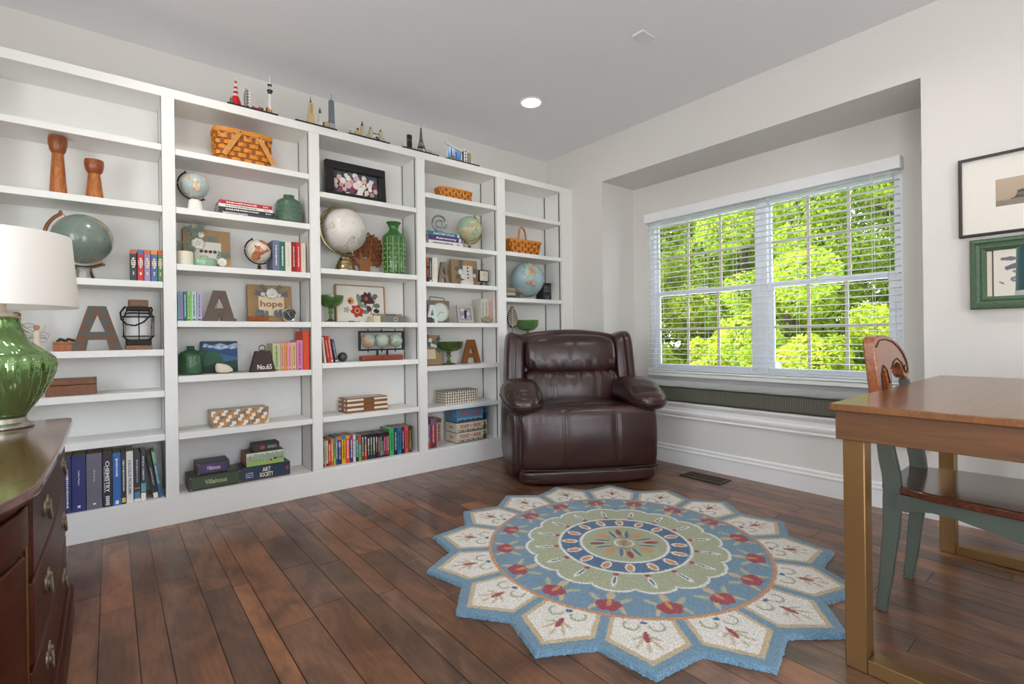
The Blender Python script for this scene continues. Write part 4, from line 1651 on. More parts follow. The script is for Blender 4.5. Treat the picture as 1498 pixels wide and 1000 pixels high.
COPPER = M('b07a55', 0.25, 1.0)
globe('large sage green globe behind the white lampshade', 1, 3, 121, 349, 35.5, 407.5, YI + 0.05, globe_mat('78877c', 'b4a184', '8c9484', 0.57, 1.3), COPPER, STEEL, 'cone', -1, 33, 0.05)
cols5 = [('23322f', 'c4544a', 'first of five paperbacks right of the sage globe, black and green spine'), ('c3262b', '4a6d9a', 'red paperback with a blue top, second of five by the bay end'), ('9a86ad', 'd0603c', 'lilac paperback with an orange top, third of five by the bay end'),
         ('47699c', 'e0913b', 'blue paperback with an orange top, fourth of five by the bay end'), ('5a8a3c', 'd4553a', 'green paperback with a red top, last of five by the bay end')]
for i, ((l, r), (c, tp, lab)) in enumerate(zip(((190.6, 199.7), (201, 210.2), (210.8, 220), (220.8, 230.4), (231.2, 237.8)), cols5)):
    bk_ = book(lab, 1, 3, l, r, 362.5, 408.5, c, [(0.86, 1.0, 0, 1, tp)], scr=(0.2, 0.3, 0.3), group='paperbacks on the left bay shelf', depth=0.13)
    X = bk_.location.x
    h = hgt(l, 362.5, 408.5)
    g = G().lathe([(0, 0), (0.5, 0), (0.5, 0.0006), (0, 0.0006)], 20)
    g.xf(Matrix.Translation((0, -0.0002, h * 0.58)) @ Matrix.Diagonal((0.0185, 1, h * 0.33, 1)) @ Matrix.Rotation(R(90), 4, 'X'))
    ov = g.build('spine_label', M('e8e0cc', 0.5), bk_)
    g = G()
    for j in range(4):
        scribble(g, -0.007, 0.007, 0.006, -0.0009, h * (0.48 + 0.065 * j), i * 9 + j, False)
    g.build('spine_print', M(('2a2a2a', '2b3c66', 'a33a2a', 'b0552a', '3b3b3b')[i], 0.5), ov, smooth=0)

# figurines on shelf 4
def figurine(label, px, row, top, bot, robe, skin, hair, y, kind):
    X, Z = on_y(px, row, y)
    h = hgt(px, top, bot, y)
    t = T('angel_figurine', label, 'figurine', (X, y, bay_shelf(1, 4) + 0.0006), 0)
    s_ = h / 0.17

    def sc(g):
        return g.xf(Matrix.Diagonal((s_, s_, s_, 1)))
    robe_prof = [(0, 0), (0.024, 0), (0.025, 0.003), (0.020, 0.04), (0.015, 0.075), (0.013, 0.085), (0.017, 0.105), (0.016, 0.118), (0.008, 0.126), (0.006, 0.132), (0, 0.134)]
    body = sc(G().lathe(robe_prof, 20))
    body.build('body', M(robe, 0.75), t, smooth=60)
    sc(G().sphere((0, 0, 0.145), (0.0125, 0.0125, 0.015), 16, 12).sphere((0, -0.0125, 0.143), (0.002, 0.0025, 0.002), 8, 6)).build('head', M(skin, 0.7), t, smooth=60)
    sc(G().sphere((0, 0.004, 0.150), (0.014, 0.013, 0.013), 14, 10)).build('hair', M(hair, 0.8), t, smooth=60)
    if kind == 'arms':
        sc(G().tube([(0.014, 0, 0.112), (0.030, -0.004, 0.128), (0.042, -0.004, 0.160)], [0.006, 0.005, 0.004], 8).tube([(-0.014, 0, 0.112), (-0.036, -0.004, 0.128), (-0.060, -0.004, 0.150)], [0.006, 0.005, 0.004], 8)).build('arm', M(robe, 0.75), t, smooth=60)
        sc(G().tube([(-0.075, -0.004, 0.165), (0.04, -0.006, 0.09)], 0.0012, 5)).build('wand', M('8a7b66', 0.5), t)
    else:
        sc(G().tube([(0.015, 0, 0.112), (0.026, -0.012, 0.095), (0.004, -0.022, 0.088)], [0.006, 0.006, 0.005], 8).tube([(-0.015, 0, 0.112), (-0.026, -0.012, 0.095), (-0.004, -0.022, 0.088)], [0.006, 0.006, 0.005], 8)).build('arm', M(robe, 0.75), t, smooth=60)
    wg = G()
    for sg in (1, -1):
        for ex, ez, rx, rz in ((0.034, 0.10, 0.024, 0.018), (0.028, 0.072, 0.018, 0.015)):
            pts = [(sg * (ex + rx * cos(q * pi / 10)), 0.014, ez + rz * sin(q * pi / 10)) for q in range(20)]
            wg.tube(pts, 0.0010, 5, True)
            wg.tube([(sg * 0.008, 0.012, 0.092), (sg * (ex + rx * 0.8), 0.014, ez + rz * 0.4)], 0.0008, 5)
    sc(wg).build('wing', M('7d7c84', 0.4, 0.6), t)
    return t


figurine('grey angel figurine with brown hair half hidden behind the lamp neck', 24, 482, 451, 512, 'a89e93', 'b98a66', '6d4026', YI + 0.06, 'fold')
figurine('cream fairy figurine with raised arms and wire wings beside the lamp', 53.5, 490, 471, 511.5, 'ddd2be', 'b98862', 'a0522d', YI + 0.03, 'arms')
X, w, z = place(1, 4, 77.5, 115, 504, YI + 0.02)
h = hgt(95, 497, 511, YI + 0.02)
t = T('keepsake_box', 'small reddish wooden keepsake box left of the patterned letter', 'box', (X, YI + 0.02, z))
G().box(-w / 2, w / 2, 0, 0.075, 0, h * 0.70).build('body', CHERRY, t, bevel=0.002)
G().box(-w / 2 - 0.001, w / 2 + 0.001, -0.001, 0.076, h * 0.72, h).build('lid', CHERRY, t, bevel=0.003)
g = G()
for i in range(9):
    g.sphere((-w * 0.32 + w * 0.08 * i, 0.02 + 0.01 * (i % 2), h + 0.004 + 0.008 * ((i * 3) % 4) / 3), (0.008, 0.007, 0.007), 10, 7)
g.build('leaf_carving', M('39392f', 0.7), t)


def pattA():
    m, nt, b = nodes('patterned_tin')
    tc = nt.nodes.new('ShaderNodeTexCoord')
    mp = nt.nodes.new('ShaderNodeMapping')
    mp.inputs['Scale'].default_value = (17, 17, 17)
    v1 = nt.nodes.new('ShaderNodeTexVoronoi')
    v1.inputs['Randomness'].default_value = 0.0
    v1.inputs['Scale'].default_value = 1.0
    nt.links.new(tc.outputs['Object'], mp.inputs['Vector'])
    nt.links.new(mp.outputs['Vector'], v1.inputs['Vector'])
    cr = nt.nodes.new('ShaderNodeValToRGB')
    cr.color_ramp.interpolation = 'CONSTANT'
    e = cr.color_ramp.elements
    e[0].color = lin(hexc('4b524c'))
    e[0].position = 0
    e[1].color = lin(hexc('6b4630'))
    e[1].position = 0.36
    k_ = e.new(0.56)
    k_.color = lin(hexc('4d544e'))
    nt.links.new(v1.outputs['Distance'], cr.inputs['Fac'])
    nt.links.new(cr.outputs['Color'], b.inputs['Base Color'])
    b.inputs['Roughness'].default_value = 0.55
    return m


letterA('large grey-green letter A with a brown circle pattern beside the lantern', 1, 4, 104, 179, 445, 510, pattA(), 0.022, YI)
# lantern
X, w, z = place(1, 4, 178, 226, 470, YI + 0.06)
h = hgt(203, 437, 509, YI + 0.06)
t = T('lantern', 'square glass lantern with wooden ends and black wire frame', 'lantern', (X, YI + 0.06, z))
LW = wood('lantern_wood', '6b4c30', '96724e', 0.6, (2, 2, 9), 10)
IRON = M('241c18', 0.5, 0.5)
a = w * 0.40
G().box(-a, a, -a, a, 0, h * 0.085).build('foot', LW, t, bevel=0.003)
G().box(-a * 0.97, a * 0.97, -a * 0.97, a * 0.97, h * 0.085, h * 0.20).build('tray', IRON, t, bevel=0.004)
G().box(-a * 0.92, a * 0.92, -a * 0.92, a * 0.92, h * 0.78, h * 0.86).build('cap', IRON, t, bevel=0.004)
G().box(-a * 0.75, a * 0.75, -a * 0.75, a * 0.75, h * 0.86, h).build('top_block', LW, t, bevel=0.004)
ga = a * 1.0
g = G()
for sx_, sy_ in ((1, 1), (1, -1), (-1, 1), (-1, -1)):
    g.tube([(sx_ * a * 0.8, sy_ * a * 0.8, h * 0.17), (sx_ * a * 1.12, sy_ * a * 1.12, h * 0.27), (sx_ * a * 1.14, sy_ * a * 1.14, h * 0.62), (sx_ * a * 0.95, sy_ * a * 0.95, h * 0.74), (sx_ * a * 0.8, sy_ * a * 0.8, h * 0.80)], 0.003, 6)
for zz in (0.27, 0.66):
    g.tube([(-a * 1.25, -a * 1.14, h * zz), (a * 1.25, -a * 1.14, h * zz)], 0.0026, 6)
    g.tube([(-a * 1.25, a * 1.14, h * zz), (a * 1.25, a * 1.14, h * zz)], 0.0026, 6)
    for sx_ in (1, -1):
        g.tube([(sx_ * a * 1.14, -a * 1.25, h * zz), (sx_ * a * 1.14, a * 1.25, h * zz)], 0.0026, 6)
g.tube([(0, -a * 1.15, h * 0.19), (0, -a * 1.15, h * 0.80)], 0.0026, 6)
g.build('cage', IRON, t)
G().puff((0, 0, h * 0.47), (a * 1.02, a * 1.02, h * 0.28), 8, 10).build('glass_jar', PANE, t, smooth=60)
hp = [(-a * 1.0, -a * 0.2, h * 0.86)] + [(-a * 0.25 + a * 1.22 * cos(pi * 0.5 + q * pi / 8 * 1.1) * 1.0, -a * 1.22, h * 0.66 + h * 0.17 * sin(pi * 0.5 + q * pi / 8 * 1.1)) for q in range(15)] + [(a * 1.0, -a * 0.2, h * 0.86)]
hp = []
for q in range(22):
    an = pi + 0.55 + q * (pi - 0.9) / 21 * 1.0
    hp.append((-a * 0.12 + a * 1.28 * cos(an + 0.0), -a * 1.22, h * 0.80 + h * 0.26 * sin(an)))
hp = [(-a * 1.0, 0, h * 0.86)] + [(-a * 1.35, -a * 0.7, h * 0.74)] + [(-a * 1.30, -a * 1.2, h * 0.60), (-a * 0.9, -a * 1.3, h * 0.50), (-a * 0.3, -a * 1.3, h * 0.48), (a * 0.35, -a * 1.3, h * 0.55), (a * 0.85, -a * 1.2, h * 0.68), (a * 1.05, -a * 0.6, h * 0.80), (a * 1.0, 0, h * 0.86)]
G().tube(hp, 0.0042, 8).build('handle', IRON, t)
# long box
X, w, z = place(1, 5, 66, 141, 563, YI + 0.03)
h = hgt(120, 551.5, 575.5, YI + 0.03)
t = T('long_box', 'long flat brown wooden box on the shelf right of the lamp', 'box', (X, YI + 0.03, z))
G().box(-w / 2, w / 2, 0, 0.12, 0, h * 0.62).build('body', WALNUT, t, bevel=0.002)
G().box(-w / 2, w / 2, 0, 0.12, h * 0.64, h).build('lid', WALNUT, t, bevel=0.002)
# textbooks
tb = [
    ('slim navy textbook half hidden behind the dresser', 92.5, 104.3, 664, 747, '2b3263', None, 'd8d8e6', (0.1, 0.8, 0.3), ()),
    ('wide navy blue textbook beside the grey-violet one', 104.7, 125.6, 662, 746, '2a2f6b', ('College Physics', 'd6e0e8', 0.6, 0.26, 0.14), None, None, ((0.07, 0.11, 0.4, 0.6, 'e8e8f0'),)),
    ('wide grey-violet textbook left of the black chemistry book', 126.3, 149.2, 660, 743, '6e6878', ('Biology 2e', 'd6e4c8', 0.6, 0.2, 0.12), None, None, ((0.08, 0.11, 0.4, 0.6, 'f0f0f0'),)),
    ('thick black chemistry textbook with bold white lettering', 150, 164.4, 659, 739, '14151a', ('CHEMISTRY', 'f2f2f2', 0.56, 0.58, 0.42), 'd8d8d8', (0.03, 0.2, 0.6), ()),
    ('bright blue textbook right of the chemistry book', 164.8, 177, 658, 736, '2c66ae', None, 'eef3fa', (0.55, 0.9, 0.3), ((0.02, 0.09, 0.3, 0.7, 'eef0f4'),)),
    ('slim black textbook with a yellow label between the blue and white books', 177.3, 184.3, 657, 734, '18181c', None, 'd6ccb8', (0.25, 0.85, 0.4), ((0.03, 0.12, 0.1, 0.9, 'd9bf5a'),)),
    ('white calculus problem book with dark blue lettering', 184.6, 195, 655, 732, 'e6e6e0', ('CALCULUS PROBLEMS', '2d4a5e', 0.5, 0.66, 0.42), '555555', None, ()),
    ('black textbook with an orange and blue foot', 195.8, 205.4, 657, 729.5, '1d1f28', None, 'a8a8a8', (0.4, 0.88, 0.25), ((0.05, 0.2, 0.05, 0.95, '4b7fa8'), (0.0, 0.06, 0, 1, 'e8e4da'), (0.26, 0.29, 0.1, 0.9, 'd0602c'))),
    ('black textbook with white lettering and a teal band near its foot', 206, 213.4, 655, 727.5, '181c28', ('PHYSICAL CHEMISTRY', 'e6e6ea', 0.66, 0.5, 0.36), 'cfd8dc', None, ((0.18, 0.36, 0, 1, '5aa0ab'), (0, 0.16, 0, 1, 'e6e2d8'))),
]
for lab, l, r, top, bot, c, ti, ink, scr, mk in tb:
    book(lab, 1, 9, l, r, top + 1.5, bot, c, mk, ink or 'ffffff', ti, 'textbooks on the bottom left shelf', YI, 0.17, 0, 0.35, scr)
book('black book leaning left against the textbooks', 1, 9, 224.5, 231.5, 658, 723, '1a1a1e', ((0, 0.12, 0, 1, 'e8e4da'),), 'b9b3a8', None, 'textbooks on the bottom left shelf', YI + 0.01, 0.15, -8, 0.4, (0.3, 0.7, 0.3))
book('slim teal and blue book leaning at the end of the bottom left shelf', 1, 9, 232.4, 237.4, 653, 721, '3f7f8a', ((0.75, 1, 0, 1, '7fb08a'), (0, 0.3, 0, 1, '2f5f8f')), 'e6f0f0', None, 'textbooks on the bottom left shelf', YI + 0.005, 0.15, -7.5, 0.4, (0.3, 0.7, 0.3))

# ------------------------------------------------------------------ baskets
DKH = M('8f4d0f', 0.6)  # uprights coloured darker to put shade into the weave gaps


def basket(name, label, bay, k, l, r, top, bot, y, dep, mat, handle, rows=6, ncol=14, flare=1.12):
    X, w, z = place(bay, k, l, r, (top + bot) / 2, y)
    h = hgt((l + r) / 2, top, bot, y)
    t = T(name, label, 'basket', (X, y + dep / 2, z), 0)
    yo = dep / 2

    def P(u, v, off=0.0):
        """point on the wall: u around the rim 0..1, v height 0..1"""
        f_ = (1 / flare) + (1 - 1 / flare) * v
        hx_, hy_ = (w / 2 + off) * f_, (dep / 2 + off) * f_
        an = 2 * pi * u
        ca, sn = cos(an), sin(an)
        q = (abs(ca) ** 5 + abs(sn) ** 5) ** (-1 / 5)
        return (hx_ * ca * q, hy_ * sn * q, 0.002 + v * (h - 0.004))
    N = 2 * ncol * 2
    g = G()
    for rI in range(rows):
        v0, v1 = rI / rows + 0.022, (rI + 1) / rows - 0.022
        pts = [[], [], [], []]
        seg = N * 2
        for i in range(seg):
            u = i / seg
            off = 0.0034 * sin(2 * pi * u * N / 2 + pi * (rI % 2))
            pts[0].append(P(u, v0, off))
            pts[1].append(P(u, v1, off))
            pts[2].append(P(u, v1, off - 0.002))
            pts[3].append(P(u, v0, off - 0.002))
        vs = [p for q in pts for p in q]
        fs = []
        for i in range(seg):
            j = (i + 1) % seg
            for a_ in range(4):
                b_ = (a_ + 1) % 4
                fs.append((a_ * seg + i, a_ * seg + j, b_ * seg + j, b_ * seg + i))
        g.add(vs, fs)
    g.build('weave', mat, t, smooth=50)
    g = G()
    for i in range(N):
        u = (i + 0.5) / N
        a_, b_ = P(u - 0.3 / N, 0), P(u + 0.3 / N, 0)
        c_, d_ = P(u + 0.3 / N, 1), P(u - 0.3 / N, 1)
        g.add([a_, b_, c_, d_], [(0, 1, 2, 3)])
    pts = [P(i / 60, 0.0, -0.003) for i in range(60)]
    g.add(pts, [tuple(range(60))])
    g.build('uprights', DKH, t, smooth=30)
    g = G()
    for v in (0.90, 1.0):
        pass
    ring = [P(i / 72, 0.95, 0.003) for i in range(72)]
    g.tube(ring, 0.003, 6, True, rz=h * 0.075)
    g.build('rim', mat, t, smooth=60)
    handle(t, w, h, dep)
    return t


RIV = M('5a3a1a', 0.5)
STRAP = wood('handle_strap_wood', 'b87a34', 'dba055', 0.4, (1, 1, 4), 20)


def swing(t, w, h, dep):
    for sg in (1, -1):
        x0 = 0.0
        top_ = [( -w * 0.08, -dep / 2 - 0.006, h * 0.93), (-w * 0.22, -dep / 2 - 0.009, h * 0.55), (-w * 0.36, -dep / 2 - 0.012, h * 0.16)] if sg > 0 else [(w * 0.24, -dep / 2 - 0.006, h * 0.86), (w * 0.36, -dep / 2 - 0.009, h * 0.5), (w * 0.49, -dep / 2 - 0.012, h * 0.12)]
        g = G()
        g.tube(top_, 0.0025, 6, rz=0.010)
        a_, b_ = Vector(top_[0]), Vector(top_[-1])
        dv = (b_ - a_).normalized()
        n_ = Vector((0, 1, 0)).cross(dv).normalized()
        g = G()
        hw = 0.014
        q = [a_ - dv * 0.008 - n_ * hw, a_ - dv * 0.008 + n_ * hw, b_ + n_ * hw, b_ - n_ * hw]
        q2 = [p + Vector((0, -0.005, 0)) for p in q]
        g.add([tuple(p) for p in q + q2], [(0, 1, 2, 3), (7, 6, 5, 4), (0, 4, 5, 1), (1, 5, 6, 2), (2, 6, 7, 3), (3, 7, 4, 0)])
        hd = g.build('handle', STRAP, t, bevel=0.001)
        g = G().sphere((a_.x, a_.y - 0.006, a_.z), 0.0045, 10, 6)
        g.build('rivet', RIV, hd)


basket('picnic_basket', 'large orange woven basket with crossed swing handles on the second bay top shelf', 2, 1, 314, 400, 192, 240, YI + 0.01, 0.16, HONEY, swing, 6, 8, 1.04)
# small globe with white base
globe('small pale globe on a white cone base beside the flat book stack', 2, 2, 285.0, 267.5, 18.2, 305.5, YI + 0.04, globe_mat('b4c2bf', 'd8b487', 'e8e0d0', 0.55, 2.1), BLACK, M('efece4', 0.4), 'cone', -1, 32, 0.042)
# flat stack
Xa = on_y(320, 300, YI + 0.01)[0]
Xb = on_y(405, 312, YI + 0.01)[0]
zz = bay_shelf(2, 2) + 0.0006
xc, wst = (Xa + Xb) / 2, (Xb - Xa)
stk = [('charcoal art book at the bottom of the flat stack', 0.024, '3f434b', ('IMPRESSIONISTS', 'e6e2d6', 0.27, 0.42, 0.6), 0, 1.0), ('black art book second from the bottom of the flat stack', 0.022, '2b2d33', None, 0.002, 0.97), ('white art book second from the top of the flat stack', 0.018, 'e9e6e0', None, 0.004, 0.93), ('red book on top of the flat stack beside the green vase', 0.022, 'b3202e', None, 0.006, 0.90)]
for i, (lab, th, c, ti, dy, f_) in enumerate(stk):
    flat_book(lab, xc - wst * (1 - f_) / 2 * (0.9 if i < 3 else 0.6), wst * f_, YI + 0.01 + dy, zz, th, c, 0.165, 'f0ece0' if i != 2 else '6a6a6a', ti, (), 'flat stack of art books')
    zz += th + 0.0004


def ribvase():
    m, nt, b = nodes('green_chevron_ceramic')
    tc = nt.nodes.new('ShaderNodeTexCoord')
    b.inputs['Base Color'].default_value = lin(hexc('48644f'))
    b.inputs['Roughness'].default_value = 0.3
    return m


X, w, z = place(2, 2, 404, 441, 300, YI + 0.07)
h = hgt(423, 282.5, 325, YI + 0.07)
t = T('ceramic_vase', 'small sage green vase with chevron ridges beside the flat stack', 'vase', (X, YI + 0.07, z))
rv = w / 2
prv = [(0, 0), (rv * 0.86, 0), (rv * 0.95, 0.01), (rv, h * 0.15), (rv, h * 0.70), (rv * 0.90, h * 0.79), (rv * 0.62, h * 0.86), (rv * 0.44, h * 0.90), (rv * 0.42, h), (rv * 0.32, h), (rv * 0.32, h * 0.9), (0, h * 0.88)]
G().lathe(prv, 40).build('body', ribvase(), t, smooth=60)
g = G()
for k_ in range(22):
    for sg in (1, -1):
        for j in range(4):
            z0 = h * (0.06 + 0.165 * j)
            pts = [(rv * 1.005 * cos(2 * pi * (k_ + sg * q / 8 * 0.5) / 22), rv * 1.005 * sin(2 * pi * (k_ + sg * q / 8 * 0.5) / 22), z0 + h * 0.13 * q / 8) for q in range(9)]
            g.tube(pts, 0.0011, 4)
g.build('ridge', M('789080', 0.3), t)

# shelf 3: canvas plaque, candle, mint dish, globe, books
def plaque(name, label, bay, k, l, r, top, bot, y, dep, lean=6, panel=True, group=None):
    X, w, z = place(bay, k, l, r, (top + bot) / 2, y)
    h = hgt((l + r) / 2, top, bot, y)
    t = T(name, label, 'decorative plaque', (X, y, z + (dep + 0.002) * sin(R(lean))), 0, group)
    t.rotation_euler = (R(-lean), 0, 0)
    G().box(-w / 2, w / 2, 0, dep, 0.002, h).build('canvas_block', BURLAP, t, bevel=0.002)
    return t, w, h


def bloom(g, x, y, z, r, petals=6, mi=0):
    for i in range(petals):
        a_ = 2 * pi * i / petals
        g.sphere((x + r * 0.55 * cos(a_), y, z + r * 0.55 * sin(a_)), (r * 0.5, r * 0.28, r * 0.5), 10, 6, mi)
    g.sphere((x, y - r * 0.15, z), (r * 0.42, r * 0.3, r * 0.42), 10, 6, mi)


def sprig(g, x, y, z, ln, ang, mi=0):
    c_, s_ = cos(ang), sin(ang)
    n_ = 3
    g.tube([(x, y, z), (x + c_ * ln, y, z + s_ * ln)], 0.0012, 4)
    for i in range(n_):
        q = (i + 0.6) / n_ * ln
        for sd in (1, -1):
            px_, pz_ = x + c_ * q - s_ * sd * ln * 0.14, z + s_ * q + c_ * sd * ln * 0.14
            a2 = ang + sd * 0.7
            L2 = ln * 0.24
            g.add([(px_ - cos(a2) * L2, y, pz_ - sin(a2) * L2), (px_ + sin(a2) * L2 * 0.55, y - 0.002, pz_ - cos(a2) * L2 * 0.55), (px_ + cos(a2) * L2, y - 0.003, pz_ + sin(a2) * L2), (px_ - sin(a2) * L2 * 0.55, y - 0.002, pz_ + cos(a2) * L2 * 0.55), (px_, y + 0.001, pz_)], [(0, 1, 2, 3), (4, 1, 0), (4, 2, 1), (4, 3, 2), (4, 0, 3)], mi)


def flowers(t, items, mat=None):
    for it in items:
        g = G()
        bloom(g, *it)
        g.build('flower', mat or BLOOMW, t, smooth=60)


SIGNW = M('dcd6cb', 0.7)
LEAFG = M('77877c', 0.7)
BLOOMW = M('e6e4da', 0.7)
t, w, h = plaque('floral_plaque', 'square burlap plaque with white sign and grey-blue leaves above the mint dish', 2, 3, 268, 337.5, 332, 389, YI + 0.10, 0.035)
G().box(-w * 0.28, w * 0.30, -0.006, 0.0, h * 0.12, h * 0.68).build('sign_board', SIGNW, t, bevel=0.004)
for i in range(4):
    q = G().lathe([(0, 0), (0.0095, 0), (0.0095, 0.002), (0, 0.003)], 14).xf(Matrix.Translation((-w * 0.13 + i * w * 0.095, -0.006, h * 0.42)) @ Matrix.Rotation(R(90), 4, 'X'))
    q.build('button_disc', M('4b3c33', 0.6), t)
flowers(t, ((-w * 0.20, -0.014, h * 0.60, 0.034, 7), (-w * 0.13, -0.010, h * 0.84, 0.018, 6), (w * 0.30, -0.012, h * 0.16, 0.026, 9)))
for x_, z_, l_, a_ in ((-w * 0.30, h * 0.72, 0.075, 1.9), (-w * 0.30, h * 0.8, 0.07, 0.9), (-w * 0.2, h * 0.8, 0.07, 1.3), (-w * 0.32, h * 0.58, 0.07, 3.3), (-w * 0.28, h * 0.5, 0.06, 4.2), (-w * 0.05, h * 0.74, 0.06, 0.1), (w * 0.22, h * 0.22, 0.05, 1.3), (w * 0.27, h * 0.3, 0.05, 0.4)):
    g = G()
    sprig(g, x_, -0.012, z_, l_, a_)
    g.build('leaf_sprig', LEAFG, t)
lathe_thing('pillar_candle', 'cream pillar candle left of the mint green dish', 'candle', 2, 3, 270.5, 376, YI + 0.03, [(0, 0), (10, 0), (10.5, 0.6), (10.4, 19), (9.6, 20.2), (6, 19.2), (0.8, 18.6), (0.5, 20.8), (0, 21)], M('e5dfc8', 0.55), seg=28)
X, w, z = place(2, 3, 281, 318, 382, YI + 0.03)
t = T('covered_dish', 'mint green oval covered dish in front of the burlap plaque', 'dish', (X, YI + 0.05, z))
MINT = M('8fb294', 0.25, coat=0.3)
h = hgt(299, 371, 388, YI + 0.03)
G().lathe([(0, 0), (w * 0.40, 0), (w * 0.47, h * 0.2), (w * 0.50, h * 0.66), (w * 0.49, h * 0.70), (0, h * 0.70)], 32).xf(Matrix.Diagonal((1, 0.6, 1, 1))).build('bowl', MINT, t, smooth=60)
G().lathe([(w * 0.49, h * 0.70), (w * 0.47, h * 0.76), (w * 0.30, h * 0.80), (w * 0.16, h * 0.82), (0, h * 0.82)], 32).xf(Matrix.Diagonal((1, 0.6, 1, 1))).build('lid', MINT, t, smooth=60)
G().tube([(-w * 0.16, 0, h * 0.80), (-w * 0.12, 0, h * 0.96), (0, 0, h), (w * 0.12, 0, h * 0.96), (w * 0.16, 0, h * 0.80)], 0.0035, 8).build('lid_handle', MINT, t)
globe('small cream globe with orange land on a wooden foot beside the coloured books', 2, 3, 379, 364.5, 16.2, 393.5, YI + 0.05, globe_mat('dcd3c3', 'c9824f', 'a8593a', 0.54, 4.4), M('2b2320', 0.4, 0.4), M('4a2d1d', 0.35), 'turned', -1, 28, 0.036)
for l, r, top, bot, c, lab, ink in ((399, 409.2, 350, 395, '6a7390', 'slate blue book beside the small cream globe', 'd8dce6'), (409.4, 417.2, 351.5, 395.5, '2f6a58', 'dark green book between slate blue and cream books', 'd8e6dc'), (417.4, 426.2, 352, 396.5, 'e0d8c8', 'thick cream book between green and dark red books', 'cfc6b4'),
                                  (426.5, 433.1, 352.5, 397, '8f1f24', 'dark red book left of the bright red one', 'e6c8b8'), (433.3, 440.2, 353, 397.5, 'c4262c', 'bright red book near the end of the row', 'f0d6c8'), (440.4, 447.2, 354.5, 398.5, 'ddd3c0', 'cream book at the right end of the row beside bright red', 'cfc4b0')):
    book(lab, 2, 3, l, r, top, bot, c, (), ink, None, 'coloured hardbacks beside the small cream globe', YI + 0.01, 0.15, 0, 0.6, (0.2, 0.85, 0.28))

# shelf 4
for l, r, c, lab in ((259.6, 262.0, '79b6c4', 'thin aqua book at the left end of the pastel row'), (262.2, 267.6, '9d92bd', 'lilac book next to the thin aqua one'), (267.8, 273.8, '2f6d6c', 'dark teal book in the pastel row'), (274.0, 279.6, '93c86a', 'lime green book in the pastel row'), (279.9, 287.5, 'a9cdb9', 'mint book in the pastel row'), (287.8, 295.4, 'b0a2d0', 'lavender book at the right end of the pastel row')):
    book(lab, 2, 4, l, r, 425.5, 468.5, c, ((0.03, 0.07, 0.2, 0.8, '333333'),), '3f4650' if c != '2f6d6c' else 'cfe0dc', None, 'pastel books beside the metal letter', YI, 0.14, 0, 0.55, (0.15, 0.9, 0.26))
letterA('aged bronze slab letter A with raised outlines beside the pastel books', 2, 4, 296, 346, 424, 468.8, M('5f5046', 0.5, 0.4, bump=0.3), 0.03, YI, True, rim=M('7b6c60', 0.45, 0.5))
t, w, h = plaque('hope_plaque', 'burlap plaque with a cream sign reading hope under a white rose', 2, 4, 363, 428, 414.5, 468.5, YI + 0.09, 0.035)
G().box(-w * 0.27, w * 0.31, -0.005, 0.0, h * 0.16, h * 0.70).build('sign_board', M('e2cfae', 0.7), t, bevel=0.002)
G().text('hope', w * 0.02, h * 0.46, w * 0.50, h * 0.22, -0.005, 0.0012).build('lettering', M('8a5a38', 0.6), t, smooth=0)
flowers(t, ((w * 0.03, -0.012, h * 0.76, 0.034, 8), (-w * 0.17, -0.010, h * 0.74, 0.014, 6), (w * 0.20, -0.010, h * 0.72, 0.012, 6)))
for x_, z_, l_, a_ in ((-w * 0.12, h * 0.72, 0.06, 2.9), (-w * 0.1, h * 0.8, 0.05, 2.2), (w * 0.16, h * 0.74, 0.06, 0.1), (w * 0.12, h * 0.82, 0.05, 0.8), (-w * 0.05, h * 0.2, 0.07, 3.0), (w * 0.05, h * 0.2, 0.08, 0.2), (w * 0.1, h * 0.20, 0.05, -0.1), (-w * 0.15, h * 0.18, 0.05, 2.6)):
    g = G()
    sprig(g, x_, -0.010, z_, l_, a_)
    g.build('leaf_sprig', M('66757c', 0.7), t)
X, w, z = place(2, 4, 361, 395, 465, YI + 0.02)
h = hgt(378, 461.5, 469, YI + 0.02)
o = G().lathe([(0, 0), (w * 0.32, 0), (w * 0.42, h * 0.3), (w * 0.5, h), (w * 0.46, h), (w * 0.38, h * 0.35), (0, h * 0.25)], 36).xf(Matrix.Diagonal((1, 0.7, 1, 1))).build('wooden_bowl', CHERRY, None, smooth=50)
o.location = (X, YI - 0.012 + w * 0.36, z)
tag(o, 'shallow red-brown wooden bowl in front of the hope plaque', 'bowl')
X, w, z = place(2, 4, 412, 435, 458, YI + 0.005)
h = hgt(424, 449, 469, YI)
t = T('desk_compass', 'round silver pocket compass clock standing before the hope plaque', 'compass', (X, YI + 0.015, z))
rc_ = h / 2
RX = Matrix.Rotation(R(90), 4, 'X')
G().lathe([(rc_ * 0.80, 0), (rc_, 0), (rc_, 0.018), (rc_ * 0.92, 0.021), (rc_ * 0.80, 0.017), (rc_ * 0.80, 0)], 36).xf(Matrix.Translation((0, 0.012, rc_ + 0.001)) @ RX).build('case', STEEL, t, smooth=40)
G().lathe([(0, 0.002), (rc_ * 0.81, 0.002), (rc_ * 0.81, 0.012), (0, 0.012)], 36).xf(Matrix.Translation((0, 0.012, rc_ + 0.001)) @ RX).build('dial', M('1d2226', 0.4), t)
g = G()
for i in range(24):
    a_ = 2 * pi * i / 24
    g.tube([(rc_ * 0.55 * cos(a_), -0.0005, rc_ + rc_ * 0.55 * sin(a_)), (rc_ * (0.76 if i % 3 else 0.72) * cos(a_), -0.0005, rc_ + rc_ * 0.76 * sin(a_))], 0.0005, 4)
g.tube([(-rc_ * 0.35, -0.0008, rc_ * 1.5), (rc_ * 0.3, -0.0008, rc_ * 0.6)], 0.0014, 4)
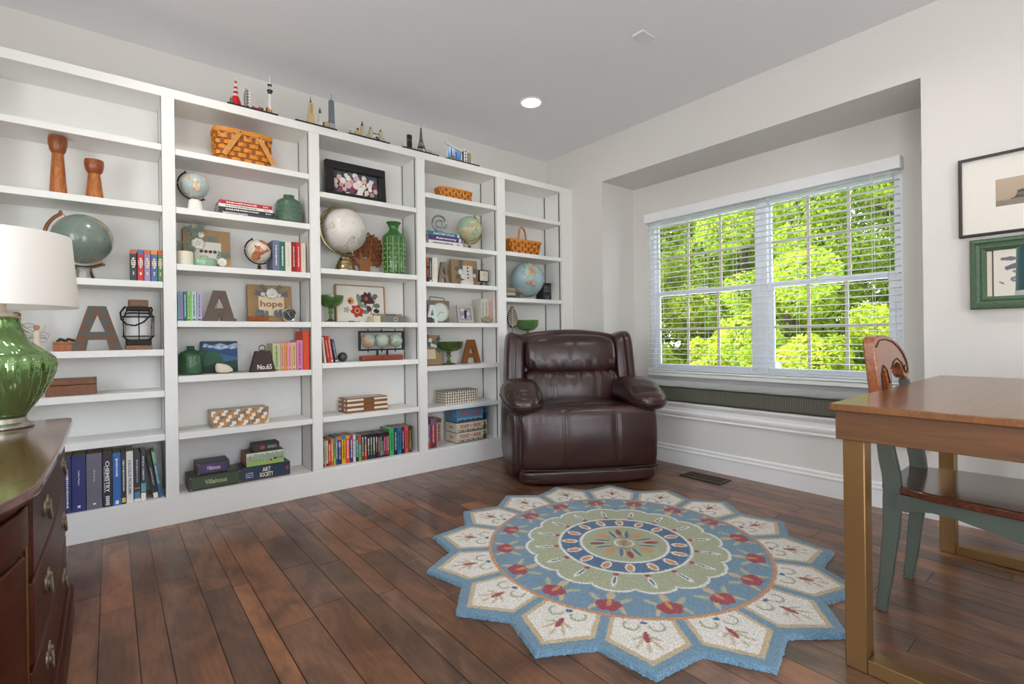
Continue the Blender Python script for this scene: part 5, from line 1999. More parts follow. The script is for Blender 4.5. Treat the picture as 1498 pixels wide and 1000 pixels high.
g.tube([(0, -0.0008, rc_), (0, -0.0008, rc_ * 1.55)], 0.0011, 4)
g.build('dial_mark', M('c9c9c2', 0.5), t)
g = G()
g.tube([(0.006 * cos(q * pi / 6), 0.004, h + 0.010 + 0.007 * sin(q * pi / 6)) for q in range(12)], 0.0012, 6, True)
g.box(-0.003, 0.003, 0.001, 0.007, h, h + 0.005)
g.build('crown_ring', STEEL, t)
G().box(-rc_ * 0.5, -rc_ * 0.3, -0.004, 0.016, 0, 0.006).box(rc_ * 0.3, rc_ * 0.5, -0.004, 0.016, 0, 0.006).build('foot', STEEL, t)

# shelf 5
X, w, z = place(2, 5, 260.5, 298, 527, YI + 0.07)
h = hgt(278, 506, 548, YI + 0.03)
rj = w / 2 * 0.97
GGREEN = glass_mat('green_glass', '7cbd90', 0.05, 0.85)
t = T('glass_jug', 'ribbed green glass jug with a flared neck left of the landscape painting', 'jug', (X, YI + 0.08, z))


def ribs(a, k):
    return 1 + 0.012 * cos(28 * a) * (1 if 1 < k < 7 else 0)


G().lathe([(0, 0), (rj * 0.92, 0), (rj, 0.006), (rj, h * 0.30), (rj, h * 0.62), (rj * 0.97, h * 0.72), (rj * 0.80, h * 0.80), (rj * 0.45, h * 0.86), (rj * 0.32, h * 0.90), (rj * 0.30, h * 0.96), (rj * 0.38, h), (rj * 0.33, h), (rj * 0.25, h * 0.95), (rj * 0.26, h * 0.89), (rj * 0.7, h * 0.79), (rj * 0.9, h * 0.66), (rj * 0.93, h * 0.1), (0, 0.01)], 112, flute=ribs).build('body', GGREEN, t, smooth=60)


def mount(U, V):
    C = np.ones(U.shape + (3,)) * np.array(hexc('2a4f7e'))
    C[V > 0.85] = hexc('24456f')
    m = (V > 0.78 + 0.05 * np.sin(U * 9)) & (V < 0.90 + 0.03 * np.sin(U * 15)) & (U > 0.08)
    C[m] = hexc('a9bccb')
    for k in range(14):
        C = blob(C, U, V, 0.12 + 0.065 * k, 0.85 - 0.005 * k + 0.02 * sin(k * 2.1), 0.06, 0.035, ('d3dde2', '8ba6bf', 'c1d0d9')[k % 3])
    m = (V < 0.72 - 0.25 * U)
    C[m & (U < 2)] = hexc('3f6a97')
    C[V < 0.80 - 1.3 * np.abs(U - 0.02) ** 1.4] = hexc('2c5347')
    C = blob(C, U, V, 0.36, 0.32, 0.26, 0.36, '35604a', 0.3)
    C[V < 0.40 * U ** 0.3 - 0.02] = hexc('27483a')
    C[V < 0.22 - 0.1 * U] = hexc('1f3a30')
    nz = np.sin(U * 40 + V * 17) * np.sin(V * 33 - U * 12)
    C += (nz * 0.02)[..., None]
    return np.clip(C, 0, 1)


X, w, z = place(2, 5, 293.8, 348, 521, YI + 0.13)
h = hgt(320, 499, 544.5, YI + 0.13)
t = T('landscape_canvas', 'small canvas painting of green hills under a blue cloudy sky', 'painting', (X, YI + 0.13, z + 0.0025))
t.rotation_euler = (R(-5), 0, 0)
G().box(-w / 2, w / 2, 0.0006, 0.022, 0.001, h).build('canvas_block', M('27435f', 0.7), t)
artwork('painting_face', -w / 2, w / 2, 0.001, h, 0, mount, t, 90, 80)
X, w, z = place(2, 5, 316, 342, 540, YI + 0.01)
h = hgt(328, 532, 546, YI + 0.01)
g = G().puff((0, 0, 0), (w / 2, 0.028, h * 0.5), 2.4, 14, lambda u, v, q, p: (p.x, p.y, p.z + (-0.5 * h * (u + 0.2) * 0.45 if q > -0.2 else 0) + 0.0015 * sin(u * 19 + v * 7)))
mnz = min(v_[2] for v_ in g.v)
o = g.xf(Matrix.Translation((0, 0, -mnz))).build('seashell', M('ddd3bf', 0.6, bump=0.5, bscale=80), None, smooth=60)
o.location = (X, YI + 0.04, z)
tag(o, 'cream seashell lying in front of the hill painting', 'shell')
X, w, z = place(2, 5, 366, 404, 530, YI - 0.012)
h = hgt(385, 512.5, 543, YI - 0.012)
t = T('weight_ornament', 'dark brown scale-weight ornament with a ring, numbered No.65', 'ornament', (X, YI - 0.012, z))
WB = M('40302a', 0.6, 0.2)
vs = [(-w / 2, 0, 0), (w / 2, 0, 0), (w / 2, 0.05, 0), (-w / 2, 0.05, 0), (-w * 0.29, 0.008, h), (w * 0.29, 0.008, h), (w * 0.29, 0.042, h), (-w * 0.29, 0.042, h)]
G().add(vs, [(0, 3, 2, 1), (4, 5, 6, 7), (0, 1, 5, 4), (1, 2, 6, 5), (2, 3, 7, 6), (3, 0, 4, 7)]).build('block', WB, t, bevel=0.004)
g = G()
g.tube([(0.018 * cos(q * pi / 10), 0.025, h + 0.016 + 0.018 * sin(q * pi / 10)) for q in range(20)], 0.0026, 8, True)
g.sphere((0, 0.025, h + 0.002), 0.006, 10, 8)
g.build('ring', M('2a201c', 0.5, 0.6), t)
lt = G().text('No.65', w * 0.05, 0, w * 0.56, h * 0.24, 0, 0.0008)
lt.xf(Matrix.Translation((0, 0.0012, h * 0.24)) @ Matrix.Rotation(math.atan2(-0.008, h), 4, 'X'))
lt.build('lettering', M('e8e4dc', 0.6), t, smooth=0)
for l, r, top, bot, c, lab, ink in ((398.8, 410.3, 502, 542.5, 'b9c48f', 'pale green book right of the No.65 weight', '6a6f4a'), (410.6, 416.3, 501.5, 542, 'e5a08c', 'salmon book next to the pale green one', '7d4a3a'), (416.5, 421.0, 501, 541.5, 'ee9a52', 'orange book between salmon and pink books', '6a4020'), (421.2, 426.9, 500.5, 541, 'eaa6b4', 'soft pink book in the warm-toned row', '6a3a4a'),
                                  (427.1, 433.4, 500, 540.8, 'e2c07e', 'yellow-tan book in the warm-toned row', '5d4a2a'), (433.8, 443, 497, 540.5, 'd77fae', 'magenta pink book beside the tall orange one', '7c3560')):
    book(lab, 2, 5, l, r, top, bot, c, ((0.03, 0.06, 0.25, 0.75, '2a2a2a'),), ink, None, 'warm-coloured books beside the weight', YI, 0.14, 0, 0.55, (0.15, 0.9, 0.26))
book('tall orange-red book at the right end of the warm-toned row', 2, 5, 443.3, 452.6, 484, 540, 'e0491f', (), 'b8732a', None, 'warm-coloured books beside the weight', YI, 0.17, 0, 0.5, (0.1, 0.9, 0.2))

# shelf 6: honeycomb mosaic box
def comb(cell):
    def f(U, V):
        return None
    return f


def hexmat():
    m = attr_mat('bone_mosaic', 0.4)
    return m


HEXM = hexmat()


def mosaic_face(x0, x1, z0, z1, y, parent, nm, cols, cell, flip=False):
    nx, nz = 150, 50
    u = np.linspace(x0, x1, nx)
    v = np.linspace(z0, z1, nz)
    U, V = np.meshgrid(u, v, indexing='ij')
    a = cell
    rowh = a * 0.87
    rI = np.round((V - z0) / rowh)
    off = np.where(rI % 2 == 0, 0, a / 2)
    cI = np.round((U - x0 - off) / a)
    band = (cI * 1 + np.floor((rI + 1) / 2)) % 3
    k = ((cI * 7 + rI * 13) % len(cols)).astype(int)
    C = np.ones(U.shape + (3,)) * np.array(hexc('e4ded4'))
    pal = np.array([hexc(c) for c in cols])
    m = band < 1.5 if False else (np.mod(cI + np.floor(rI / 2) + (rI % 2) * 0, 3) < 1.2)
    C[m] = pal[k][m]
    dx = np.abs(U - x0 - off - cI * a)
    C[dx > a * 0.47] *= 0.88
    P = np.stack([U, np.full_like(U, y), V], -1)
    return grid_obj(nm, P, C, HEXM, parent)


X, w, z = place(2, 6, 309, 393, 615, YI + 0.02)
h = hgt(350, 603, 627, YI + 0.02)
t = T('mosaic_box', 'box covered in white and brown honeycomb mosaic alone on its shelf', 'box', (X, YI + 0.02, z))
G().box(-w / 2, w / 2, 0.0006, 0.13, 0.0, h * 0.62).build('body', M('b9b1a2', 0.5), t, bevel=0.001)
G().box(-w / 2, w / 2, 0.0006, 0.13, h * 0.63, h).build('lid', M('b4ab9c', 0.5), t, bevel=0.001)
mosaic_face(-w / 2, w / 2, 0.001, h - 0.001, 0, t, 'mosaic_front', ['a8733e', '8a7a66', 'b5844e', '7b6a58', 'c1873f'], 0.021)
o = mosaic_face(0.0, 0.129, 0.001, h - 0.001, 0, t, 'mosaic_side', ['a8733e', '4c463e', '8a7a66'], 0.021)
o.rotation_euler = (0, 0, R(90))
o.location = (-w / 2 - 0.0004, 0, 0)
o.data.flip_normals()

# bottom: game boxes
def game_box(label, xc, w, y, z, h, dep, col, parts, group, rz=0.0, edge='1c1a16'):
    t = T('board_game_box', label, 'board game', (xc, y, z), rz, group)
    G().box(-w / 2 + 0.001, w / 2 - 0.001, 0.001, dep - 0.001, 0, h * 0.25).build('box_base', M(edge, 0.5), t, bevel=0.001)
    G().box(-w / 2, w / 2, 0, dep, h * 0.06, h).build('box_lid', M(col, 0.42), t, bevel=0.0015)
    for nm, g, mt in parts(w, h, dep):
        g.build(nm, mt, t, smooth=0)
    return t


def villain(col1, col2, txt):
    def p(w, h, dep):
        out = [('front_panel', G().box(-w * 0.44, w * 0.44, -0.0006, 0.001, h * 0.16, h * 0.88), M(col1, 0.45)),
               ('lettering', G().text(txt, 0, h * 0.52, w * 0.42, h * 0.34, -0.0006, 0.0006), M(col2, 0.45)),
               ('top_panel', G().box(-w * 0.40, w * 0.40, dep * 0.12, dep * 0.88, h - 0.001, h + 0.0006), M(col1, 0.45))]
        g = G()
        for sx_ in (-1, 1):
            for a_, b_ in ((0.06, 0.16), (0.86, 0.94)):
                g.box(sx_ * w * 0.46 - 0.005, sx_ * w * 0.46 + 0.005, -0.0008, 0.001, h * a_, h * b_)
        out.append(('corner_ornament', g, M('8a6a3a', 0.4, 0.5)))
        return out
    return p


yb_ = YI + 0.005
X, w, z = place(2, 9, 276, 354, 708, yb_)
game_box('dark green board game box under the purple one on the bottom shelf', X, w, yb_, z, hgt(312, 696.5, 717, yb_), 0.17, '2a2f26', villain('39482f', 'aab58a', 'Villainous'), 'board games on the second bay bottom shelf')
hz = hgt(312, 696.5, 717, yb_)
X, w, _ = place(2, 9, 288, 336, 690, yb_ + 0.012)
game_box('small purple board game box on top of the dark green one', X, w, yb_ + 0.012, z + hz + 0.0008, hgt(312, 682, 699, yb_), 0.14, '2c2830', villain('4b3763', 'd6c4e4', 'Villainous'), 'board games on the second bay bottom shelf')


def artsoc(w, h, dep):
    g = G()
    for i in range(15):
        x = -w * 0.47 + w * 0.94 * i / 14
        g.box(x - 0.0012, x + 0.0012, -0.0004, 0.001, h * 0.04, h * 0.97)
    g3 = G()
    for j in range(3):
        scribble(g3, -w * 0.42, -w * 0.27, h * 0.07, -0.0006, h * (0.3 + 0.14 * j), 70 + j, False)
    return [('front_stripes', g, M('263a56', 0.5)), ('lettering', G().text('ART', 0.0, h * 0.70, w * 0.17, h * 0.30, -0.0006, 0.0006), M('ece6d4', 0.5)), ('lettering', G().text('SOCIETY', 0.0, h * 0.34, w * 0.28, h * 0.30, -0.0006, 0.0006), M('ece6d4', 0.5)),
            ('badge', G().box(w * 0.41, w * 0.46, -0.0008, 0.001, h * 0.42, h * 0.72), M('b3283f', 0.5)), ('small_print', g3, M('c9ccd2', 0.5))]


X, w, z = place(2, 9, 353.5, 424.6, 694, yb_)
hz = hgt(390, 683.5, 704, yb_)
game_box('navy striped board game box lettered Art Society at the stack bottom', X, w, yb_, z, hz, 0.17, '1d2f49', artsoc, 'board games on the second bay bottom shelf', edge='7a5540')


def meadow(w, h, dep):
    g = G()
    rr = random.Random(3)
    for i in range(26):
        x = -w * 0.46 + w * 0.92 * i / 25
        hh = h * rr.uniform(0.35, 0.62)
        g.box(x - 0.0016, x + 0.0016, -0.0012, -0.0004, h * 0.42 - h * 0.1 * rr.random(), h * 0.42 + hh * 0.8)
    return [('front_sky', G().box(-w * 0.49, w * 0.49, -0.0004, 0.001, h * 0.02, h * 0.98), M('c9d8c4', 0.5)), ('front_meadow', G().prism([(-w * 0.49, h * 0.02), (w * 0.49, h * 0.02), (w * 0.49, h * 0.52), (w * 0.1, h * 0.36), (-w * 0.2, h * 0.44), (-w * 0.49, h * 0.34)], -0.0009, 0.001, 'y'), M('9cba62', 0.5)),
            ('tree_print', g, M('39503a', 0.5)), ('animal_print', G().box(w * 0.12, w * 0.17, -0.0016, -0.0004, h * 0.26, h * 0.36).box(w * 0.22, w * 0.30, -0.0016, -0.0004, h * 0.34, h * 0.46), M('1f1f1c', 0.5)), ('side_print', G().box(-w / 2 - 0.0008, -w / 2 + 0.001, 0.004, dep - 0.004, h * 0.08, h * 0.94), M('b5582f', 0.5))]


X, w, _ = place(2, 9, 360, 415.6, 677, yb_ + 0.004)
h2 = hgt(390, 664.5, 684, yb_)
game_box('board game box with a green meadow and forest picture, middle of its stack', X, w, yb_ + 0.004, z + hz + 0.0008, h2, 0.15, '5a4634', meadow, 'board games on the second bay bottom shelf', edge='6b4a30')


def darkbox(w, h, dep):
    g = G()
    scribble(g, -w * 0.24, -w * 0.06, h * 0.5, -0.0006, h * 0.5, 91, False)
    g2 = G()
    scribble(g2, w * 0.04, w * 0.36, h * 0.4, -0.0006, h * 0.5, 92, False)
    return [('front_print', g, M('c06a3a', 0.5)), ('front_panel', G().box(w * 0.0, w * 0.45, -0.0005, 0.001, h * 0.1, h * 0.9), M('26343c', 0.5)), ('small_print', g2, M('8fa3a6', 0.5)), ('badge', G().box(w * 0.36, w * 0.42, -0.0008, 0.001, h * 0.35, h * 0.65), M('a8283a', 0.5))]


X, w, _ = place(2, 9, 371, 409, 664, yb_ + 0.008)
h3 = hgt(390, 657.5, 669, yb_)
game_box('small dark brown game box, topmost of the stack beside the right upright', X, w, yb_ + 0.008, z + hz + h2 + 0.0016, h3, 0.10, '33201f', darkbox, 'board games on the second bay bottom shelf')
# ------------------------------------------------------------------ BAY 3 (middle)
# black framed bouquet
X, w, z = place(3, 1, 477, 564, 250, YB - 0.07)
h = on_y(520, 236, YB - 0.07)[1] - on_y(520, 292, YB - 0.07)[1]
h = hgt(477, 223, 281, YI + 0.10)
X, w, z = place(3, 1, 477, 564, 255, YI + 0.10)
t = T('shadow_box', 'black shadow box frame with a pressed flower bouquet on slate blue', 'framed picture', (X, YI + 0.10, z + 0.003))
t.rotation_euler = (R(-4), 0, 0)
fw = w * 0.125
fr = G()
fr.box(-w / 2, w / 2, -0.012, 0.03, 0, fw).box(-w / 2, w / 2, -0.012, 0.03, h - fw, h).box(-w / 2, -w / 2 + fw, -0.012, 0.03, fw, h - fw).box(w / 2 - fw, w / 2, -0.012, 0.03, fw, h - fw)
fr.build('frame', M('1d1b1c', 0.38), t, bevel=0.004)
G().box(-w / 2 + fw * 0.8, w / 2 - fw * 0.8, 0.018, 0.022, fw * 0.8, h - fw * 0.8).build('backing', M('4a5160', 0.85), t)
rr = random.Random(12)
bx, bz = 0.0, h * 0.45
pal = ['ece2de', 'e0b9bd', 'f0ece4', '9a4f6c', 'd6a598', 'ecdccd', 'd9b9cc', 'efe9e2', 'f0e8e2', 'e2c3b8', 'f2eee8', '8d3f5c', 'efe4da']
n_ = 0
for ring, cnt in ((0.0, 1), (0.16, 6), (0.30, 11), (0.42, 14)):
    for i in range(cnt):
        a_ = 2 * pi * i / cnt + ring * 7
        x_ = bx + cos(a_) * ring * w * 0.82
        z_ = bz + sin(a_) * ring * h * 0.66
        g = G()
        bloom(g, x_, 0.013 - (0.42 - ring) * 0.012, z_, rr.uniform(0.018, 0.026) * (1.15 - ring * 0.9), rr.choice((5, 6, 7)))
        g.build('flower', M(pal[(n_ * 7 + i * 3) % len(pal)], 0.75), t, smooth=60)
        n_ += 1
for i in range(12):
    a_ = 2 * pi * i / 12 + 0.2
    g = G()
    sprig(g, bx + cos(a_) * 0.36 * w, 0.016, bz + sin(a_) * 0.24 * h, 0.035, a_)
    g.build('leaf_sprig', M('7d8668', 0.75), t)
# large cream globe
GOLD2 = M('b3a278', 0.25, 1.0)
globe('large cream white globe on a stepped gold base in the middle bay', 3, 2, 504, 337, 31.6, 396.5, YI + 0.055, globe_mat('ddd8cf', 'd3ccc0', 'cfc6b8', 0.54, 6.2, 0.35, '9a968d'), GOLD2, GOLD2, 'dome', -1, 20, 0.076, arm=1.11)
# carved tree
yt = YI + 0.175
X, w, z = place(3, 2, 508, 562, 370, yt)
h = hgt(538, 335, 397, yt)
t = T('carved_tree', 'carved brown wooden tree of life with cut-out leafy crown', 'ornament', (X, yt, z))
tr_ = [(-w * 0.17, 0), (-w * 0.13, h * 0.14), (-w * 0.16, h * 0.27), (-w * 0.32, h * 0.34), (-w * 0.30, h * 0.38), (-w * 0.13, h * 0.36), (-w * 0.17, h * 0.55), (-w * 0.12, h * 0.60), (-w * 0.05, h * 0.42), (0.0, h * 0.37), (w * 0.10, h * 0.42), (w * 0.14, h * 0.62), (w * 0.20, h * 0.60), (w * 0.14, h * 0.36), (w * 0.26, h * 0.30), (w * 0.24, h * 0.26), (w * 0.14, h * 0.24), (w * 0.13, h * 0.14), (w * 0.17, 0)]
G().prism([(x_ - w * 0.03, z_) for x_, z_ in tr_], 0.0, 0.024, 'y').build('trunk', wood('tree_trunk_wood', '8a5428', 'b5793f', 0.4, (4, 4, 1), 10), t, bevel=0.003)
g = G()
rr = random.Random(8)
placed = []
for i in range(900):
    a_ = rr.uniform(0, 2 * pi)
    q = math.sqrt(rr.random())
    x_ = q * cos(a_) * w * 0.49
    z_ = h * 0.56 + q * sin(a_) * h * 0.44
    if z_ < h * 0.22 or (abs(x_ + w * 0.03) < w * 0.12 and z_ < h * 0.56) or (z_ < h * 0.33 and abs(x_) < w * 0.2):
        continue
    if any((x_ - p) ** 2 + (z_ - r_) ** 2 < 0.0125 ** 2 for p, r_ in placed):
        continue
    placed.append((x_, z_))
    an = math.atan2(z_ - h * 0.35, x_) + rr.uniform(-0.6, 0.6)
    L2, W2 = 0.0155, 0.0075
    c_, s_ = cos(an), sin(an)
    yy = rr.uniform(-0.004, 0.004)
    pts = [(x_ - c_ * L2, z_ - s_ * L2), (x_ + s_ * W2, z_ - c_ * W2), (x_ + c_ * L2, z_ + s_ * L2), (x_ - s_ * W2, z_ + c_ * W2)]
    g.prism(pts, yy, yy + 0.016, 'y')
ring = [(w * 0.49 * cos(q * pi / 20), 0.013, h * 0.56 + h * 0.43 * sin(q * pi / 20)) for q in range(-6, 27)]
g.tube(ring, 0.003, 6)
for ex, ez in ((-0.3, 0.75), (0.05, 0.93), (0.35, 0.75), (-0.38, 0.5), (0.38, 0.48), (-0.12, 0.9), (0.22, 0.9)):
    g.tube([(-w * 0.03, 0.012, h * 0.45), (w * ex * 0.5, 0.012, h * (0.45 + ez) / 2 + 0.01), (w * ex, 0.012, h * ez)], 0.004, 6)
o = g.build('leafy_crown', TREEW, t, smooth=20)
o['kind'] = 'stuff'
# green bottle vase with dots
X, w, z = place(3, 2, 561, 592.5, 360, YI + 0.06)
h = hgt(577, 323, 400, YI + 0.06)
rv = w / 2 * 0.97
t = T('bottle_vase', 'tall green bottle vase with raised cream dots and a flared mouth', 'vase', (X, YI + 0.07, z))
G().lathe([(0, 0), (rv * 0.94, 0), (rv * 0.97, 0.004), (rv, h * 0.2), (rv, h * 0.69), (rv * 0.95, h * 0.735), (rv * 0.6, h * 0.80), (rv * 0.42, h * 0.85), (rv * 0.38, h * 0.89), (rv * 0.50, h * 0.95), (rv * 0.66, h), (rv * 0.58, h), (rv * 0.3, h * 0.9), (0, h * 0.88)], 40).build('body', M('33692c', 0.25, coat=0.3), t, smooth=60)
for k_ in range(12):
    a_ = 2 * pi * k_ / 12
    g = G().tube([(rv * 1.0 * cos(a_), rv * 1.0 * sin(a_), h * 0.02), (rv * 1.0 * cos(a_), rv * 1.0 * sin(a_), h * 0.70)], 0.0012, 5)
    for j in range(7):
        a2 = a_ + (0.22 if j % 2 else -0.22)
        zz = h * (0.06 + 0.085 * j)
        g.sphere((rv * cos(a2), rv * sin(a2), zz), 0.0038, 8, 6)
        g.tube([(rv * cos(a_), rv * sin(a_), zz - 0.004), (rv * 1.0 * cos((a_ + a2) / 2), rv * 1.0 * sin((a_ + a2) / 2), zz - 0.001), (rv * cos(a2), rv * sin(a2), zz)], 0.0008, 4)
    g.build('dotted_vine', M('d9d9a8', 0.4), t)

# shelf: compote, floral canvas, boxes
GG2 = glass_mat('olive_green_glass', '86bb62', 0.05, 0.85)


def compote(label, bay, k, l, r, top, bot, y, mat, stem=True, cup=0.45):
    X, w, z = place(bay, k, l, r, (top + bot) / 2, y)
    h = hgt((l + r) / 2, top, bot, y)
    rw = w / 2
    t = T('glass_compote', label, 'compote', (X, y + rw * 0.9, z))
    zc = h * (1 - cup)

    def scal(a, kk):
        return 1 + (0.012 * cos(16 * a) if 1 <= kk <= 6 else 0)
    G().lathe([(0, zc), (rw * 0.25, zc + 0.001), (rw * 0.62, zc + h * cup * 0.12), (rw * 0.88, zc + h * cup * 0.38), (rw * 0.98, zc + h * cup * 0.7), (rw, h), (rw * 0.95, h), (rw * 0.92, zc + h * cup * 0.7), (rw * 0.8, zc + h * cup * 0.42), (rw * 0.5, zc + h * cup * 0.18), (0, zc + h * cup * 0.12)], 96, flute=scal).build('bowl', mat, t, smooth=60)
    if stem:
        G().lathe([(0, 0), (rw * 0.52, 0), (rw * 0.5, h * 0.03), (rw * 0.24, h * 0.08), (rw * 0.13, h * 0.14), (rw * 0.11, zc * 0.55), (rw * 0.19, zc * 0.66), (rw * 0.19, zc * 0.72), (rw * 0.12, zc * 0.8), (rw * 0.2, zc - 0.0005), (0, zc - 0.0004)], 32).build('stem', mat, t, smooth=60)
    return t


compote('green glass pedestal compote left of the red and purple flower picture', 3, 3, 470.5, 507.5, 430.5, 470.5, YI + 0.02, GG2)


def flowers_art(U, V):
    C = np.ones(U.shape + (3,)) * np.array(hexc('e3ded4'))
    for cx, cy, rx, ry, an, col in ((0.47, 0.62, 0.05, 0.17, 0.2, '6f7f70'), (0.50, 0.48, 0.05, 0.10, 0.5, '7a8a78'), (0.80, 0.72, 0.06, 0.09, -0.4, '66735f'), (0.70, 0.78, 0.04, 0.08, 0.2, '75826e'), (0.84, 0.46, 0.07, 0.07, 0.4, '6d7766'), (0.83, 0.31, 0.07, 0.06, -0.6, '26222a'), (0.58, 0.28, 0.09, 0.06, -0.2, '6f8072'), (0.60, 0.44, 0.05, 0.07, 0.5, '7b8a7a'), (0.77, 0.18, 0.03, 0.07, 0.3, '5a5a50')):
        C = blob(C, U, V, cx, cy, rx, ry, col, an)
    m = (np.abs(U - 0.76 + 0.05 * np.sin(V * 7)) < 0.008) & (V > 0.2) & (V < 0.7)
    C[m] = hexc('4a4a42')
    C = blob(C, U, V, 0.62, 0.66, 0.12, 0.17, '3a1824', 0, 0.12, 7)
    C = blob(C, U, V, 0.62, 0.66, 0.04, 0.055, 'a8642c')
    C = blob(C, U, V, 0.74, 0.58, 0.05, 0.07, '4a1c2c')
    C = blob(C, U, V, 0.42, 0.30, 0.125, 0.17, 'b32a25', 0.2, 0.14, 6)
    C = blob(C, U, V, 0.42, 0.31, 0.055, 0.075, 'd9a03f')
    C = blob(C, U, V, 0.42, 0.31, 0.03, 0.04, '3a1a18')
    C = blob(C, U, V, 0.67, 0.37, 0.05, 0.09, '5a1a2c')
    C = blob(C, U, V, 0.29, 0.58, 0.07, 0.10, 'c98f3c', 0, 0.1, 8)
    C = blob(C, U, V, 0.27, 0.57, 0.03, 0.045, '4a241a')
    C = blob(C, U, V, 0.20, 0.33, 0.06, 0.08, 'b3a684', 0, 0.2, 5)
    return C


yc_ = YI + 0.165
X, w, z = place(3, 3, 491.5, 563.5, 443, yc_)
h = hgt(525, 414.5, 469.5, yc_)
t = T('flower_canvas', 'framed canvas of red, purple and gold flowers on white', 'painting', (X, yc_, z + 0.002))
t.rotation_euler = (R(-4), 0, 0)
fw = 0.007
TAN = M('a8804e', 0.5)
g = G()
g.box(-w / 2, w / 2, -0.006, 0.02, 0.0, fw).box(-w / 2, w / 2, -0.006, 0.02, h - fw, h).box(-w / 2, -w / 2 + fw, -0.006, 0.02, fw, h - fw).box(w / 2 - fw, w / 2, -0.006, 0.02, fw, h - fw)
g.build('frame', TAN, t)
G().box(-w / 2 + fw, w / 2 - fw, 0.001, 0.014, fw, h - fw).build('canvas_block', M('e3ded4', 0.8), t)
artwork('painting_face', -w / 2 + fw, w / 2 - fw, fw, h - fw, 0.0006, flowers_art, t, 110, 90)
X, w, z = place(3, 3, 547, 594.5, 466, YI + 0.02)
h = hgt(572, 461, 470.5, YI + 0.02)
t = T('ring_box', 'long grey box with a white ring emblem and cream end on the middle shelf', 'box', (X, YI + 0.02, z))
G().box(-w / 2 + w * 0.2, w / 2, 0.0, 0.11, 0, h).build('body', M('6f6e6b', 0.5), t, bevel=0.0015)
G().box(-w / 2, -w / 2 + w * 0.2 - 0.0005, 0.0, 0.11, 0, h).build('end_block', M('d6cba9', 0.6), t, bevel=0.0015)
g = G().tube([(w * 0.16 + h * 0.30 * cos(q * pi / 10), -0.0005, h * 0.5 + h * 0.30 * sin(q * pi / 10)) for q in range(20)], 0.0018, 6, True)
g.build('ring_emblem', M('e4e2dc', 0.4), t)
zt_ = z + h + 0.0006
X2 = on_y(570.5, 459, YI + 0.03)[0]
w2 = on_y(588.5, 459, YI + 0.03)[0] - on_y(553, 459, YI + 0.03)[0]
flat_book('thin worn brown book lying on top of the grey ring box', X2, w2, YI + 0.03, zt_, 0.014, '6a5a4a', 0.09, 'b8a890', None, ((0.0, 0.3, 0, 1, '8f8069'), (0.75, 1.0, 0, 1, '93866f')), None, 0, False)
for px_, lab, c in ((515, 'tiny black eraser-sized block lying before the flower canvas', '202022'), (530, 'tiny white block lying before the flower canvas', 'e4e0d8')):
    X, _, z = place(3, 3, px_ - 4, px_ + 4, 470, YI + 0.03)
    o = G().box(-0.018, 0.018, 0, 0.016, 0, 0.009).build('small_block', M(c, 0.5), None, bevel=0.002)
    o.location = (X, YI + 0.03, z)
    tag(o, lab, 'block')

# shelf: leaning books, ball, triple globe
for lab, l, r, top, bot, c, ln, ink in (('cream book leaning left beside two red ones', 474.4, 477.6, 492, 530, 'ddd0bc', -6, 'b9ab94'), ('red book leaning left between the cream and coral ones', 479.2, 483.8, 491, 530, 'b52a2e', -8, 'e8c8b8'), ('coral red book leaning left beside the navy one', 484.2, 488.0, 491, 530, 'd35a48', -8, 'f0d2c2'), ('navy book leaning left against the dark green ball row', 490.2, 494.6, 495, 529, '2b405c', -10, 'cfd8e2')):
    book(lab, 3, 4, l, r, top, bot, c, ((0.04, 0.10, 0.2, 0.8, 'e6e0d4'),) if 'navy' in lab else (), ink, None, 'leaning books in the middle bay', YI, 0.14, ln, 0.5, (0.2, 0.85, 0.25))
X, w, z = place(3, 4, 496.5, 510.5, 520, YI + 0.03)
o = G().sphere((0, 0, w / 2), w / 2, 28, 18).build('decor_ball', M('3b4435', 0.35, bump=0.4, bscale=90, coat=0.3), None, smooth=80)
o.location = (X, YI + 0.03 + w / 2, z)
tag(o, 'dark green mottled ball beside the leaning books', 'ball')
yg = YI + 0.05
X, w, z = place(3, 4, 524.6, 590.5, 505, yg)
s_ = w / 66.0
t = T('triple_globe_stand', 'three small globes in a black frame on a red-brown wooden base', 'globe stand', (X, yg, z))
G().box(-w * 0.46, w * 0.44, -0.035, 0.035, 0, 7.2 * s_).build('base', wood('red_base_wood', '6e2a1a', '96442c', 0.35, (1, 8, 8), 6), t, bevel=0.008, seg=3)
zt_ = 7.2 * s_
for x_ in (-0.10, 0.12):
    G().box(w * x_ - 0.006, w * x_ + 0.006, -0.006, 0.006, zt_, 13.5 * s_).build('post', BLACK, t, bevel=0.001)
z0, z1 = 13.5 * s_, 40.5 * s_
b_ = 2.4 * s_
fr = G()
fr.box(-w / 2, w / 2, -0.009, 0.009, z0, z0 + b_).box(-w / 2, w / 2, -0.009, 0.009, z1 - b_, z1).box(-w / 2, -w / 2 + b_, -0.009, 0.009, z0 + b_, z1 - b_).box(w / 2 - b_, w / 2, -0.009, 0.009, z0 + b_, z1 - b_)
fr.build('frame', BLACK, t)
GMAT = globe_mat('a9bcae', 'c9a27c', 'a88463', 0.56, 8.3, 0.3)
GMAT2 = globe_mat('b4c1b2', 'bfa58a', 'a58a68', 0.60, 3.9, 0.3)
